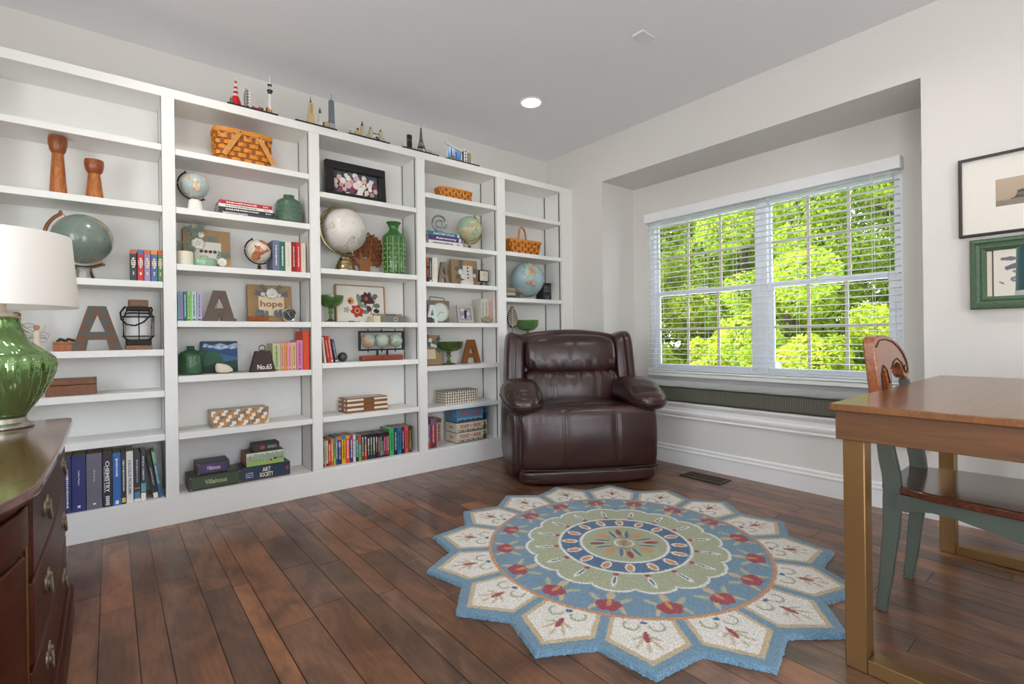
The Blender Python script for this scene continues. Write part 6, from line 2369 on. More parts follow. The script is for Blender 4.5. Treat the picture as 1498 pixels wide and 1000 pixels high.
for x_, gm in ((-0.30, GMAT), (0.0, GMAT2), (0.305, GMAT)):
    bl = G().sphere((0, 0, 0), 1.0, 28, 18).build('ball', gm, t, smooth=80)
    bl.location = (w * x_, 0, (z0 + z1) / 2)
    bl.scale = (9.9 * s_,) * 3
    bl.rotation_euler = (0.3, 0.2, x_ * 5)
    g = G().tube([(w * x_, 0, z1 - b_), (w * x_, 0, z1 + 2.2 * s_)], 0.0045, 8)
    g.build('finial', BLACK, t)
    g = G().tube([(w * x_, 0, z0 - 2.2 * s_), (w * x_, 0, z0 + b_)], 0.0045, 8)
    g.build('finial', BLACK, t)
    g = G().tube([(w * x_, 0, z0 + b_), (w * x_, 0, (z0 + z1) / 2 - 9.7 * s_)], 0.003, 8)
    g.build('pin', BLACK, t)
# striped inlaid box
X, w, z = place(3, 5, 506, 567, 594, YI + 0.02)
h = hgt(537, 582, 602.5, YI + 0.02)
t = T('inlaid_box', 'brown wooden box with cream inlaid stripes alone in the middle bay', 'box', (X, YI + 0.02, z))
IW = wood('inlaid_box_wood', '6b4020', '8f5d33', 0.35, (1, 6, 6), 9)
G().box(-w / 2, w / 2, 0, 0.14, 0, h * 0.58).build('body', IW, t, bevel=0.001)
G().box(-w / 2, w / 2, 0, 0.14, h * 0.59, h).build('lid', IW, t, bevel=0.001)
BONE = M('e0d8ca', 0.45)
for za, zb in ((0.14, 0.30), (0.47, 0.63), (0.80, 0.94)):
    for xa, xb in ((-0.47, -0.09), (0.17, 0.5)):
        G().box(w * xa, w * xb, -0.0006, 0.001, h * za, h * zb).build('inlay_stripe', BONE, t)
    for ya, yb2 in ((0.006, 0.035), (0.085, 0.134)):
        G().box(-w / 2 - 0.0006, -w / 2 + 0.001, ya, yb2, h * za, h * zb).build('inlay_stripe', BONE, t)
    G().box(-w * 0.42, w * 0.42, 0.02, 0.12, h - 0.001, h + 0.0006).build('top_inlay', M('c9bfae', 0.45), t) if za > 0.7 else None

# bottom shelf: the long row of novels
ROW = [
    (77, 94, 'c6492c', 'thin orange-red paperback at the left end of the novel row', 'efd8c8', ()), (95.5, 114, '8f9c98', 'grey-teal thin paperback, second in the novel row', '3f4a4a', ((0, 0.12, 0, 1, '4a5a66'),)), (115.5, 134, 'c2bd7c', 'yellow-green thin paperback, third in the novel row', '6a6a3a', ((0, 0.10, 0, 1, 'c98a3a'),)),
    (135.5, 154, 'd5d2c8', 'pale grey thin paperback left of the bright red novel', '5a5a5a', ((0, 0.12, 0, 1, '35353f'),)), (155.5, 184, 'c42218', 'bright red novel near the left end of the long row', 'f0d2b0', ((0.84, 1, 0, 1, '7a1c1c'), (0.6, 0.78, 0.2, 0.8, 'e8a878'))), (185.5, 213, 'e0801f', 'orange novel right of the bright red one in the long row', 'f2e2b0', ((0.0, 0.25, 0, 1, 'd45a1c'),)),
    (214.5, 238, '7fae52', 'light green novel between orange and slate blue ones', '2f4a2a', ((0.6, 1, 0, 1, '6a8a70'), (0, 0.3, 0, 1, '8ac04a'))), (239.5, 261, '7391a8', 'slate blue novel left of the navy one with orange top', 'e0e8ee', ((0, 0.2, 0, 1, '2a5a6a'),)), (262.5, 306, '1f2f6b', 'wide navy novel with an orange top block', 'e0954a', ((0.87, 1, 0, 1, 'ee7a1c'), (0.62, 0.80, 0.25, 0.75, 'b8c8e8'))),
    (308, 351, 'ddb02a', 'wide yellow novel with a blue top block', '4a3a1a', ((0.87, 1, 0, 1, '2a86b8'),)), (352.5, 396, 'e24a1c', 'wide orange-red novel with a yellow top block', 'f2d8c0', ((0.88, 1, 0, 1, 'd9b23a'), (0.62, 0.84, 0.2, 0.8, 'ee6a70'))), (397.5, 434, '4b3a78', 'purple novel with a red top block', 'd8d0e2', ((0.88, 1, 0, 1, 'd6382c'), (0.0, 0.12, 0, 1, '3f3468'))),
    (435.5, 464, 'e6e2da', 'white novel right of the purple one in the long row', '8a7a8a', ((0.78, 0.82, 0, 1, 'c9a04a'),)), (465.5, 496, '236a62', 'dark teal novel between white and orange-mint ones', 'bfe0d0', ((0, 0.15, 0, 1, '14221f'),)), (497.5, 528, '8fc0a8', 'mint novel with an orange-red top half', '3a6a4a', ((0.66, 1, 0, 1, 'd6501f'), (0, 0.3, 0, 1, '6ab04a'))),
    (530, 559, '17181c', 'black novel with a dark red foot in the long row', 'c8c8d0', ((0, 0.32, 0, 1, '8f1f22'), (0.82, 0.92, 0.3, 0.7, 'e2e2e2'))), (560.5, 591, '1b1a1c', 'black novel with a rusty orange middle in the long row', 'd8d0c8', ((0.1, 0.62, 0.1, 0.9, 'b5562a'), (0, 0.1, 0, 1, 'a8201f'), (0.82, 0.92, 0.3, 0.7, 'e2e2e2'))),
    (592.5, 624, '1c2028', 'first of four matching black novels with white spine bars', 'c9c4a0', ((0.55, 0.84, 0.3, 0.75, 'e2e4e8'), (0.0, 0.5, 0.05, 0.95, '28323c'))), (625.5, 654, '1b1f27', 'second of four matching black novels with white spine bars', 'c9c4a0', ((0.58, 0.86, 0.3, 0.72, 'e8d8dc'), (0.0, 0.5, 0.05, 0.95, '2d3a44'))), (655.5, 684, '1b1e26', 'third of four matching black novels with white spine bars', 'c9c4a0', ((0.30, 0.86, 0.3, 0.75, 'dfe3f0'), (0.0, 0.26, 0.05, 0.95, '2a343f'))),
    (685.5, 711, '17181c', 'last of four matching black novels with white spine bars', 'c9c4a0', ((0.64, 0.86, 0.3, 0.75, 'dedede'),)), (712.5, 737, '7a1a24', 'maroon novel with a black top right of the white-barred set', 'e8c8c0', ((0.86, 1, 0, 1, '141416'), (0, 0.08, 0, 1, '2a1418'))), (738.5, 759, '6a9ab0', 'slim light blue novel with a black top', '1a2a3a', ((0.84, 1, 0, 1, '141416'), (0, 0.08, 0, 1, '1c2a33'))),
    (760.5, 779, '8a8a58', 'slim olive novel with a black top', '1c1c12', ((0.66, 1, 0, 1, '17181a'), (0, 0.1, 0, 1, '1c1c18'))), (780.5, 799, 'a8204a', 'slim crimson novel with a black top', 'f0d0d8', ((0.86, 1, 0, 1, '141416'), (0, 0.08, 0, 1, '1c1416'))), (800, 817, '7a2f6a', 'slim plum novel with a black top', 'e0c8dc', ((0.84, 1, 0, 1, '141416'), (0, 0.08, 0, 1, '1c141a'))),
    (818, 838, 'c4481f', 'slim rust orange novel left of the tall bright green book', 'f0d8c0', ((0.84, 1, 0, 1, '1a1616'), (0, 0.08, 0, 1, '1c1614'))),
    (846, 892, '3fb56a', 'tall bright green book in the right half of the long row', '1d5a34', ()), (893.5, 934, '1f4a4c', 'tall dark teal book right of the bright green one', 'b8c8c4', ((0.0, 0.35, 0.05, 0.95, '1a2222'),)), (935.5, 977, '2a78a8', 'tall blue book between dark teal and burgundy ones', '123a5a', ()), (978.5, 1017, '6a1a35', 'tall burgundy book with a black foot', 'c8a0b0', ((0.0, 0.4, 0, 1, '1c1418'),)),
    (1018.5, 1057, 'd8584c', 'tall coral red book near the right end of the long row', '7a1f22', ()), (1058.5, 1097, '40301c', 'tall dark brown book at the right end of the long row', 'a8884a', ((0.1, 0.4, 0.2, 0.8, '7a6a4a'),)),
]
for a_, b_2, c, lab, ink, mk in ROW:
    l, r = 460 + a_ / 7.694, 460 + b_2 / 7.694
    xm = (a_ + b_2) / 2
    bot = 560 + (905 - (xm - 70) * 0.160) / 7.694
    if xm > 842:
        tp = 560 + (468 - (xm - 869) * 0.13) / 7.694
    else:
        tp = 560 + (592 - (xm - 80) * 0.118 + (12 if xm < 160 else 0) - (18 if 250 < xm < 480 else 0)) / 7.694
    book(lab, 3, 9, l, r, tp, bot - 1.0, c, mk, ink, None, 'novels in the long row on the middle bay floor', YI + 0.008, 0.14 if xm < 842 else 0.16, 0, 0.45, (0.18, 0.84, 0.42) if (b_2 - a_) > 26 else (0.25, 0.8, 0.34))

# ------------------------------------------------------------------ BAY 4
# shallow orange basket tray
def nohandle(t, w, h, dep):
    G().sphere((-w * 0.25, -dep / 2 - 0.003, h * 0.6), 0.006, 12, 8).build('metal_tag', STEEL, t, smooth=60)


basket('tray_basket', 'shallow orange woven tray basket alone on the fourth bay top shelf', 4, 1, 645, 693, 276, 293, YI + 0.02, 0.12, HONEY, nohandle, 3, 9, 1.04)
# stack with at-sign
xa, xb = on_y(627, 350, YI + 0.01)[0], on_y(677, 356, YI + 0.01)[0]
xc, ws = (xa + xb) / 2, xb - xa
zz = bay_shelf(4, 2) + 0.0006
for lab, th, c, ti, f_, ink in (('white book at the bottom of the stack under the at-sign', 0.036, 'e4e2dc', None, 1.0, '4a4a4a'), ('purple astronomy book in the middle of the stack under the at-sign', 0.036, '4d2f66', ('Astronomy', 'f0ecf4', 0.52, 0.62, 0.6), 0.98, 'ffffff'), ('teal anatomy atlas on top of the stack under the at-sign', 0.030, '2f6f8a', ('ANATOMY ATLAS', 'eef2f4', 0.47, 0.66, 0.5), 0.93, 'ffffff')):
    flat_book(lab, xc - ws * (1 - f_) / 2, ws * f_, YI + 0.01, zz, th, c, 0.16, ink, ti, ((0.9, 0.97, 0.1, 0.9, 'd8d4dc'),) if ti else (), 'stack of books under the at-sign')
    zz += th + 0.0004
xs_ = on_y(645, 325, YI + 0.03)[0]
wa = on_y(657, 325, YI + 0.03)[0] - on_y(633.5, 325, YI + 0.03)[0]
ha = hgt(645, 311, 338, YI + 0.03)
t = T('at_sign_ornament', 'brushed silver at-sign ornament standing on the teal atlas', 'ornament', (xs_, YI + 0.06, zz))
SILV = M('a5a5a3', 0.32, 0.9)
ro = wa / 2
pts = []
for i in range(44):
    an = R(-52) + i * R(305) / 43 if False else R(-60) - i * R(-1) * 0 + i * R(300) / 43
    pts.append((ro * 0.86 * cos(an), -0.011, ha * 0.5 + ha * 0.43 * sin(an)))
# outer ring runs from the lower right, over the top, round to the lower right tail; inner ring is the a
outer = [(ro * 0.86 * cos(R(-70) - R(290) * i / 40), -0.011, ha * 0.5 + ha * 0.43 * sin(R(-70) - R(290) * i / 40)) for i in range(41)]
tail = [(ro * 0.70, -0.011, ha * 0.30), (ro * 0.48, -0.011, ha * 0.32), (ro * 0.42, -0.011, ha * 0.45), (ro * 0.44, -0.011, ha * 0.70)]
outer += tail
g = G().tube(outer, 0.0085, 8, rz=None)
inner = [(ro * 0.40 * cos(2 * pi * i / 24), -0.011, ha * 0.5 + ha * 0.20 * sin(2 * pi * i / 24)) for i in range(24)]
g.tube(inner, 0.0075, 8, True)
g.v = [(x_, y_ * 1.0, z_) for x_, y_, z_ in g.v]
g.build('symbol', SILV, t, smooth=50)
G().box(-ro * 0.5, ro * 0.5, -0.022, 0.0, 0, 0.008).build('foot', SILV, t, bevel=0.002)
globe('pale green globe with tan land on a brass foot beside the at-sign stack', 4, 2, 686.5, 332, 18.3, 362.5, YI + 0.05, globe_mat('9db89c', 'c3b083', 'b9c5a4', 0.50, 5.6), BRASS, BRASS, 'turned', 1, 24, 0.045)
# shelf 3
for l, r, c, lab, ink, mk in ((624.2, 627.5, 'b5622a', 'slim orange and black book at the left end of the fourth bay row', '20180f', ((0.0, 0.2, 0, 1, '1d1a18'), (0.55, 0.65, 0, 1, '1d1a18'))), (627.8, 631.8, '3c4a58', 'dark slate book next to the slim orange and black one', 'c0ccd4', ((0.0, 0.1, 0.1, 0.9, 'c8d4da'),)), (632.5, 636.4, 'e2dccc', 'cream book between slate and white ones', 'c0a890', ()), (636.6, 640, 'e6e6e2', 'white book touching the small brown letter A', 'c8c4b8', ())):
    book(lab, 4, 3, l, r, 375.5, 411.5, c, mk, ink, None, 'books beside the small brown letter', YI, 0.14, 0, 0.5, (0.2, 0.85, 0.3))
letterA('small grey-brown wooden letter A beside the cream and white books', 4, 3, 641.5, 657, 381.5, 412.5, wood('grey_wood', '6a5a4c', '8a786a', 0.6, (3, 3, 1), 10), 0.028, YI)
t, w, h = plaque('floral_plaque', 'burlap plaque with an upright white sign and teal leaves in the fourth bay', 4, 3, 662, 699.5, 376, 414, YI + 0.09, 0.035)
G().box(-w * 0.08, w * 0.30, -0.005, 0.0, h * 0.10, h * 0.78).build('sign_board', SIGNW, t, bevel=0.003)
for i in range(4):
    q = G().lathe([(0, 0), (0.008, 0), (0.008, 0.0015), (0, 0.002)], 12).xf(Matrix.Translation((w * 0.10, -0.005, h * (0.30 + 0.13 * i))) @ Matrix.Rotation(R(90), 4, 'X'))
    q.build('button_disc', M('4b4640', 0.6), t)
flowers(t, ((-w * 0.20, -0.012, h * 0.50, 0.022, 6), (-w * 0.12, -0.012, h * 0.34, 0.022, 6), (w * 0.34, -0.010, h * 0.40, 0.016, 6)))
for x_, z_, l_, a_ in ((-w * 0.18, h * 0.62, 0.07, 1.5), (-w * 0.2, h * 0.5, 0.06, 2.5), (-w * 0.16, h * 0.4, 0.06, 3.6), (-w * 0.1, h * 0.3, 0.05, 4.2), (w * 0.32, h * 0.45, 0.05, 1.2)):
    g = G()
    sprig(g, x_, -0.010, z_, l_, a_)
    g.build('leaf_sprig', M('50686a', 0.7), t)
lathe_thing('candle_tin', 'low round white tin in front of the upright white sign', 'tin', 4, 3, 683, 411, YI + 0.03, [(0, 0), (9.6, 0), (10, 0.5), (10, 4.2), (9.6, 4.6), (9.6, 5.0), (10, 5.4), (10, 6.2), (9, 6.6), (0, 6.6)], M('dcdcd2', 0.4))
X, w, z = place(4, 3, 702, 716, 403, YI + 0.03)
h = hgt(709, 391, 416.5, YI + 0.03)
t = T('easel_clock', 'small square clock in a black metal easel frame', 'clock', (X, YI + 0.04, z))
g = G()
zc, hs = h * 0.60, w * 0.50
g.box(-hs, hs, 0, 0.02, zc - hs, zc + hs)
g.build('case', DARKM, t, bevel=0.004)
G().box(-hs * 0.82, hs * 0.82, -0.0008, 0.001, zc - hs * 0.82, zc + hs * 0.82).build('dial', M('d8d2c2', 0.5), t)
g = G()
for i in range(12):
    a_ = 2 * pi * i / 12
    g.box(hs * 0.62 * cos(a_) - 0.0014, hs * 0.62 * cos(a_) + 0.0014, -0.0014, -0.0006, zc + hs * 0.62 * sin(a_) - 0.0022, zc + hs * 0.62 * sin(a_) + 0.0022)
g.tube([(0, -0.0014, zc), (0, -0.0014, zc + hs * 0.5)], 0.0012, 4)
g.tube([(0, -0.0014, zc), (hs * 0.35, -0.0014, zc + hs * 0.1)], 0.0012, 4)
g.build('dial_mark', M('2a2622', 0.5), t)
g = G()
for sx_ in (-1, 1):
    g.tube([(sx_ * hs * 0.9, 0.012, 0.0015), (sx_ * hs * 0.35, 0.012, zc - hs), ], 0.0024, 6)
g.tube([(-hs * 1.15, 0.0, 0.0015), (0, 0.0, zc - hs + 0.004), (hs * 1.15, 0.0, 0.0015)], 0.0024, 6)
g.tube([(0, 0.016, zc + hs), (0, 0.016, h * 1.25), (0.006, 0.016, h * 1.36)], 0.0022, 6)
g.tube([(0, 0.02, zc), (0, 0.05, 0.0015)], 0.0024, 6)
g.build('easel', DARKM, t)

# shelf 4
X, w, z = place(4, 4, 624.5, 657.5, 455, YI + 0.08)
h = hgt(641, 438, 471, YI + 0.08)
t = T('board_clock', 'square wooden board clock with a round pale dial and wire handle', 'clock', (X, YI + 0.08, z))
G().box(-w / 2, w / 2, 0, 0.03, 0, h).build('board', wood('clock_board_wood', '6b5a4a', '8d7a66', 0.6, (1, 1, 6), 8), t, bevel=0.002)
RX = Matrix.Rotation(R(90), 4, 'X')
rd = w * 0.38
G().lathe([(rd * 0.90, 0), (rd, 0), (rd, 0.010), (rd * 0.90, 0.012), (rd * 0.90, 0)], 40).xf(Matrix.Translation((w * 0.06, 0, h * 0.48)) @ RX).build('bezel', M('b9b4a4', 0.35, 0.6), t, smooth=40)
G().lathe([(0, 0.002), (rd * 0.91, 0.002), (rd * 0.91, 0.005), (0, 0.005)], 40).xf(Matrix.Translation((w * 0.06, 0, h * 0.48)) @ RX).build('dial', M('d3dcd2', 0.5), t)
g = G()
for i in range(12):
    a_ = 2 * pi * i / 12
    g.tube([(w * 0.06 + rd * 0.70 * cos(a_), -0.0055, h * 0.48 + rd * 0.70 * sin(a_)), (w * 0.06 + rd * 0.82 * cos(a_), -0.0055, h * 0.48 + rd * 0.82 * sin(a_))], 0.0009, 4)
g.tube([(w * 0.06, -0.0055, h * 0.48), (w * 0.06 + rd * 0.42, -0.0055, h * 0.48 - rd * 0.02)], 0.0013, 4)
g.tube([(w * 0.06, -0.0055, h * 0.48), (w * 0.06 - rd * 0.35, -0.0055, h * 0.48 - rd * 0.45)], 0.0013, 4)
g.build('dial_mark', M('30302c', 0.5), t)
G().tube([(-w * 0.34, 0.015, h), (-w * 0.33, 0.015, h * 1.14), (-w * 0.28, 0.015, h * 1.17), (w * 0.26, 0.015, h * 1.12), (w * 0.30, 0.015, h * 1.09), (w * 0.30, 0.015, h)], 0.0028, 8).build('handle', DARKM, t)
letterA('mint white letter A standing in front of the board clock', 4, 4, 624.5, 640.5, 445, 471, M('d4e0da', 0.5), 0.02, YI + 0.01)
lathe_thing('small_pot', 'small dark grey pot at the left end below the mint letter', 'pot', 4, 4, 627.5, 466, YI - 0.018, [(0, 0), (4.6, 0), (5.4, 2.5), (5.0, 6.0), (4.2, 7.6), (3.4, 7.6), (3.2, 6), (0, 5.5)], M('3f3f3b', 0.6))


def blossom(U, V):
    C = np.ones(U.shape + (3,)) * np.array(hexc('8b93a3'))
    C += (0.05 * np.sin(U * 9 + 4 * V) * np.sin(V * 7))[..., None]
    for cx, cy in ((0.30, 0.84), (0.72, 0.55), (0.36, 0.26)):
        C = blob(C, U, V, cx, cy, 0.17, 0.12, 'd6d8d6', 0, 0.2, 5)
        C = blob(C, U, V, cx, cy, 0.06, 0.045, 'b5a878')
    return np.clip(C, 0, 1)


X, w, z = place(4, 4, 671.5, 694.5, 458, YI + 0.02)
h = hgt(683, 445, 471, YI + 0.02)
t = T('photo_frame', 'small silver-pink frame with white blossoms on grey blue', 'framed picture', (X, YI + 0.035, z + 0.002))
t.rotation_euler = (R(-10), 0, 0)
fw = w * 0.13
g = G()
g.box(-w / 2, w / 2, -0.006, 0.008, 0.002, fw).box(-w / 2, w / 2, -0.006, 0.008, h - fw, h).box(-w / 2, -w / 2 + fw, -0.006, 0.008, fw, h - fw).box(w / 2 - fw, w / 2, -0.006, 0.008, fw, h - fw)
g.build('frame', M('c2b2a4', 0.35, 0.5), t)
G().box(-w / 2 + fw * 0.9, w / 2 - fw * 0.9, 0.002, 0.006, fw * 0.9, h - fw * 0.9).build('backing', M('555555', 0.6), t)
artwork('print', -w / 2 + fw, w / 2 - fw, fw, h - fw, 0.0015, blossom, t, 50, 60)
G().box(-w * 0.06, w * 0.06, 0.010, 0.014, 0.004, h * 0.7).xf(Matrix.Rotation(R(14), 4, 'X')).build('easel_leg', DARKM, t)
for l, r, c, lab, ink in ((704.0, 708.6, 'cfd0c0', 'pale sage book left of two cream ones behind the stone', '4a5a48'), (709.0, 713.6, 'ddd6c8', 'cream book with dark print, middle of three behind the stone', '2f3848'), (714.2, 719.0, 'd9b9a8', 'pale pink book, right of three behind the stone', 'a84a42')):
    book(lab, 4, 4, l, r, 433.5, 469, c, (), ink, None, 'three pale books behind the stone', YI + 0.035, 0.13, 0, 0.55, (0.3, 0.88, 0.35))
X, w, z = place(4, 4, 705, 720.5, 466, YI)
h = hgt(713, 461.5, 471.5, YI)
g = G().puff((0, 0, h / 2), (w / 2, 0.022, h / 2), 2.4, 10, lambda u, v, q, p: (p.x, p.y, p.z))
o = g.build('painted_stone', wood('painted_stone', '3f4632', 'c2b487', 0.4, (1, 1, 2.5), 26), None, smooth=60)
o.location = (X, YI + 0.005, z)
tag(o, 'rounded green and cream painted stone before three pale books', 'stone')

# shelf 5
t, w, h = plaque('floral_plaque', 'burlap plaque with blue flowers at the left end beside the olive compote', 4, 5, 620, 646, 489, 533, YI + 0.075, 0.03, 7)
G().box(-w * 0.36, w * 0.18, -0.004, 0.0, h * 0.20, h * 0.52).build('sign_board', M('d8cdb0', 0.7), t, bevel=0.003)
flowers(t, ((-w * 0.1, -0.010, h * 0.82, 0.018, 6), (w * 0.16, -0.010, h * 0.62, 0.014, 6), (0, -0.010, h * 0.66, 0.016, 6)))
flowers(t, ((w * 0.08, -0.010, h * 0.74, 0.018, 6), (-w * 0.18, -0.010, h * 0.70, 0.018, 6), (w * 0.26, -0.010, h * 0.74, 0.014, 6)), M('5f7684', 0.7))
for x_, z_, l_, a_ in ((w * 0.2, h * 0.78, 0.05, 0.6), (w * 0.18, h * 0.55, 0.05, -0.6), (-w * 0.2, h * 0.8, 0.05, 1.8)):
    g = G()
    sprig(g, x_, -0.008, z_, l_, a_)
    g.build('leaf_sprig', M('4f6668', 0.7), t)
compote('dark olive glass footed compote beside the small wooden letter', 4, 5, 648, 684.5, 499.5, 533.5, YI - 0.004, glass_mat('dark_olive_glass', '86a552', 0.05, 0.85), True, 0.45)
letterA('brown wooden letter A behind the dark olive glass compote', 4, 5, 676.5, 703.5, 496.5, 531, wood('letter_brown_wood', '6e3f1e', '94602f', 0.45, (3, 3, 1), 10), 0.03, YI + 0.10)


# shelf 6: triangle box
def tri_face(x0, x1, z0, z1, y, parent, nm):
    nx, nz = 220, 70
    u = np.linspace(x0, x1, nx)
    v = np.linspace(z0, z1, nz)
    U, V = np.meshgrid(u, v, indexing='ij')
    ch_ = (z1 - z0) / 5
    cw = ch_ * 1.1
    fv = np.mod((V - z0) / ch_, 1)
    fu = np.abs(np.mod((U - x0) / cw, 1) - 0.5) * 2
    C = np.ones(U.shape + (3,)) * np.array(hexc('e3dccb'))
    m = fu > 1 - fv * 0.9
    kk = (np.floor((U - x0) / cw + 0.5) * 5 + np.floor((V - z0) / ch_) * 3).astype(int) % 4
    pal = np.array([hexc('6a5a48'), hexc('4a3d33'), hexc('8a7458'), hexc('5d4f42')])
    C[m] = pal[kk][m]
    P = np.stack([U, np.full_like(U, y), V], -1)
    return grid_obj(nm, P, C, HEXM, parent)


X, w, z = place(4, 6, 651, 699, 580, YI + 0.02)
h = hgt(675, 571, 590, YI + 0.02)
t = T('triangle_box', 'box with rows of small cream and brown triangles above the game boxes', 'box', (X, YI + 0.02, z))
G().box(-w / 2, w / 2, 0.0006, 0.145, 0, h * 0.62).build('body', M('8f8574', 0.5), t)
G().box(-w / 2, w / 2, 0.0006, 0.145, h * 0.63, h).build('lid', M('948a79', 0.5), t)
tri_face(-w / 2, w / 2, 0.001, h - 0.001, 0, t, 'triangle_front')
o = tri_face(0.0, 0.145, 0.001, h - 0.001, 0, t, 'triangle_side')
o.rotation_euler = (0, 0, R(90))
o.location = (-w / 2 - 0.0004, 0, 0)
o.data.flip_normals()

# bottom: three books and the game stack
for l, r, c, lab, ink, mk, tp in ((624.2, 629.8, '7a8aa0', 'blue-violet graphic novel at the left end beside the game boxes', 'd8c8e0', ((0.0, 0.2, 0, 1, 'c4643a'), (0.4, 0.6, 0, 1, '8a5a8a'), (0.85, 1, 0, 1, '5a3a5a')), 611), (630.4, 637.2, 'a8404a', 'rose red graphic novel, middle of three beside the game boxes', 'f0d0d0', ((0.80, 1, 0, 1, '8a6a9a'), (0.0, 0.15, 0, 1, '6a2f38')), 610.5), (638.6, 645.8, 'b0937f', 'tan and mauve graphic novel, right of three beside the game boxes', '4a3a4a', ((0.0, 0.4, 0, 1, '9a8aa0'), (0.15, 0.25, 0, 1, 'c4844a'), (0.86, 1, 0, 1, '5a4a3a')), 609.5)):
    book(lab, 4, 9, l, r, tp, 653.5 - (l - 624) * 0.16, c, mk, ink, None, 'graphic novels beside the game boxes', YI + 0.004, 0.15, 0, 0.4, (0.2, 0.8, 0.35))


def ticket(bg, fg, band, fig, small):
    def p(w, h, dep):
        g2 = G()
        for j in range(9):
            x = -w * 0.42 + j * w * 0.085
            g2.box(x, x + w * 0.06, -0.0009, 0.0, h * 0.10, h * (0.17 + 0.06 * (j % 2)))
        g3 = G().prism([(w * 0.36, h * 0.08), (w * 0.47, h * 0.08), (w * 0.48, h * 0.5), (w * 0.44, h * 0.62), (w * 0.45, h * 0.85), (w * 0.41, h * 0.92), (w * 0.38, h * 0.82), (w * 0.40, h * 0.6), (w * 0.36, h * 0.45)], -0.0009, 0.0)
        s1 = G().text('TICKET', 0, 0, dep * 0.36, h * 0.24, 0, 0.0006)
        s1.xf(Matrix.Translation((-w / 2 - 0.0004, dep * 0.45, h * 0.55)) @ Matrix.Rotation(R(-90), 4, 'Z'))
        return [('front_panel', G().box(-w * 0.49, w * 0.49, -0.0004, 0.001, h * 0.08, h * 0.97), M(bg, 0.45)), ('front_band', G().box(-w * 0.48, w * 0.40, -0.0007, 0.001, h * 0.20, h * 0.34), M(band, 0.45)),
                ('lettering', G().text('TICKET', -w * 0.24, h * 0.62, w * 0.32, h * 0.34, -0.0006, 0.0007), M(fg, 0.45)), ('lettering', G().text('TO', -w * 0.02, h * 0.60, w * 0.07, h * 0.18, -0.0006, 0.0007), M(fg, 0.45)), ('lettering', G().text('RIDE', w * 0.17, h * 0.62, w * 0.24, h * 0.34, -0.0006, 0.0007), M(fg, 0.45)),
                ('train_print', g2, M(small, 0.5)), ('figure_print', g3, M(fig, 0.5)), ('side_lettering', s1, M(fg, 0.45))]
    return p


yb2 = YI + 0.006
xa, xb = on_y(668, 640, yb2)[0], on_y(712.5, 636, yb2)[0]
zz = bay_shelf(4, 9) + 0.0006
for lab, bg, fg, band, fig, small, hh in (('pale game box with red train-game lettering, bottom of the stack of three', 'd2c8b2', 'b03a26', 'a8a08c', '3f4a3a', '2a2a26', hgt(690, 636.5, 651, yb2)), ('pale game box with red train-game lettering, middle of the stack of three', 'd6cdb8', 'b03a26', 'b0a894', '5a5a30', '2a2a26', hgt(690, 622, 636, yb2)), ('blue game box with red train-game lettering, top of the stack of three', '4a86a8', 'c23a26', '7aa8bc', '16202a', '1c3a52', hgt(690, 601, 621.5, yb2))):
    game_box(lab, (xa + xb) / 2, xb - xa, yb2, zz, hh, 0.165, bg, ticket(bg, fg, band, fig, small), 'stack of train board games')
    zz += hh + 0.0006

# ------------------------------------------------------------------ BAY 5
def hoop(t, w, h, dep):
    pts = [(-w * 0.08 + 0.0, -dep / 2 - 0.004, h * 0.45)]
    H2 = h * 0.92
    up = [(x_, y_, z_) for x_, y_, z_ in [(0, -dep / 2 - 0.005, h * 0.5), (0, -dep / 2 - 0.004, h * 1.0), (0, -dep / 2 + 0.012, h + H2 * 0.72), (0, -dep * 0.2, h + H2 * 0.97), (0, 0, h + H2), (0, dep * 0.2, h + H2 * 0.97), (0, dep / 2 - 0.012, h + H2 * 0.72), (0, dep / 2 + 0.004, h), (0, dep / 2 + 0.005, h * 0.5)]]
    # the hoop stands slightly turned so its arch reads from the room
    up = [(w * 0.24 * (y_ / (dep / 2)), y_ * 0.9, z_) for x_, y_, z_ in up]
    G().tube(up, 0.009, 8, rz=0.004).build('handle', STRAP, t)


basket('handled_basket', 'small honey-coloured basket with a tall hoop handle in the last bay', 5, 2, 747, 794.5, 349.5, 371, YI + 0.02, 0.13, HONEY, hoop, 4, 8, 1.2)
globe('large aqua blue globe on a low pale base in the last bay', 5, 3, 771, 408, 25.0, 437.5, YI + 0.06, globe_mat('9db6bb', 'c98a68', 'a9c2b0', 0.55, 7.7), M('b9b4a8', 0.3, 0.7), M('c9c6bc', 0.35), 'cone', 1, 24, 0.075, arm=1.06)
xs0, xs1 = on_y(741.5, 427, YI + 0.01)[0], on_y(754, 427, YI + 0.01)[0]
zz = bay_shelf(5, 3) + 0.0006
for i, (lab, c, th) in enumerate((('dark green small book, bottom of the little stack beside the aqua globe', '33443a', 0.024), ('peach small book in the little stack beside the aqua globe', 'c99a80', 0.020), ('teal small book in the little stack beside the aqua globe', '4f7a70', 0.022), ('tan small book on top of the little stack beside the aqua globe', 'a8805e', 0.018))):
    flat_book(lab, (xs0 + xs1) / 2, xs1 - xs0, YI + 0.005, zz, th, c, 0.08, 'e0d8c8', None, (), 'little stack of books beside the aqua globe', 0, False)
    zz += th + 0.0004
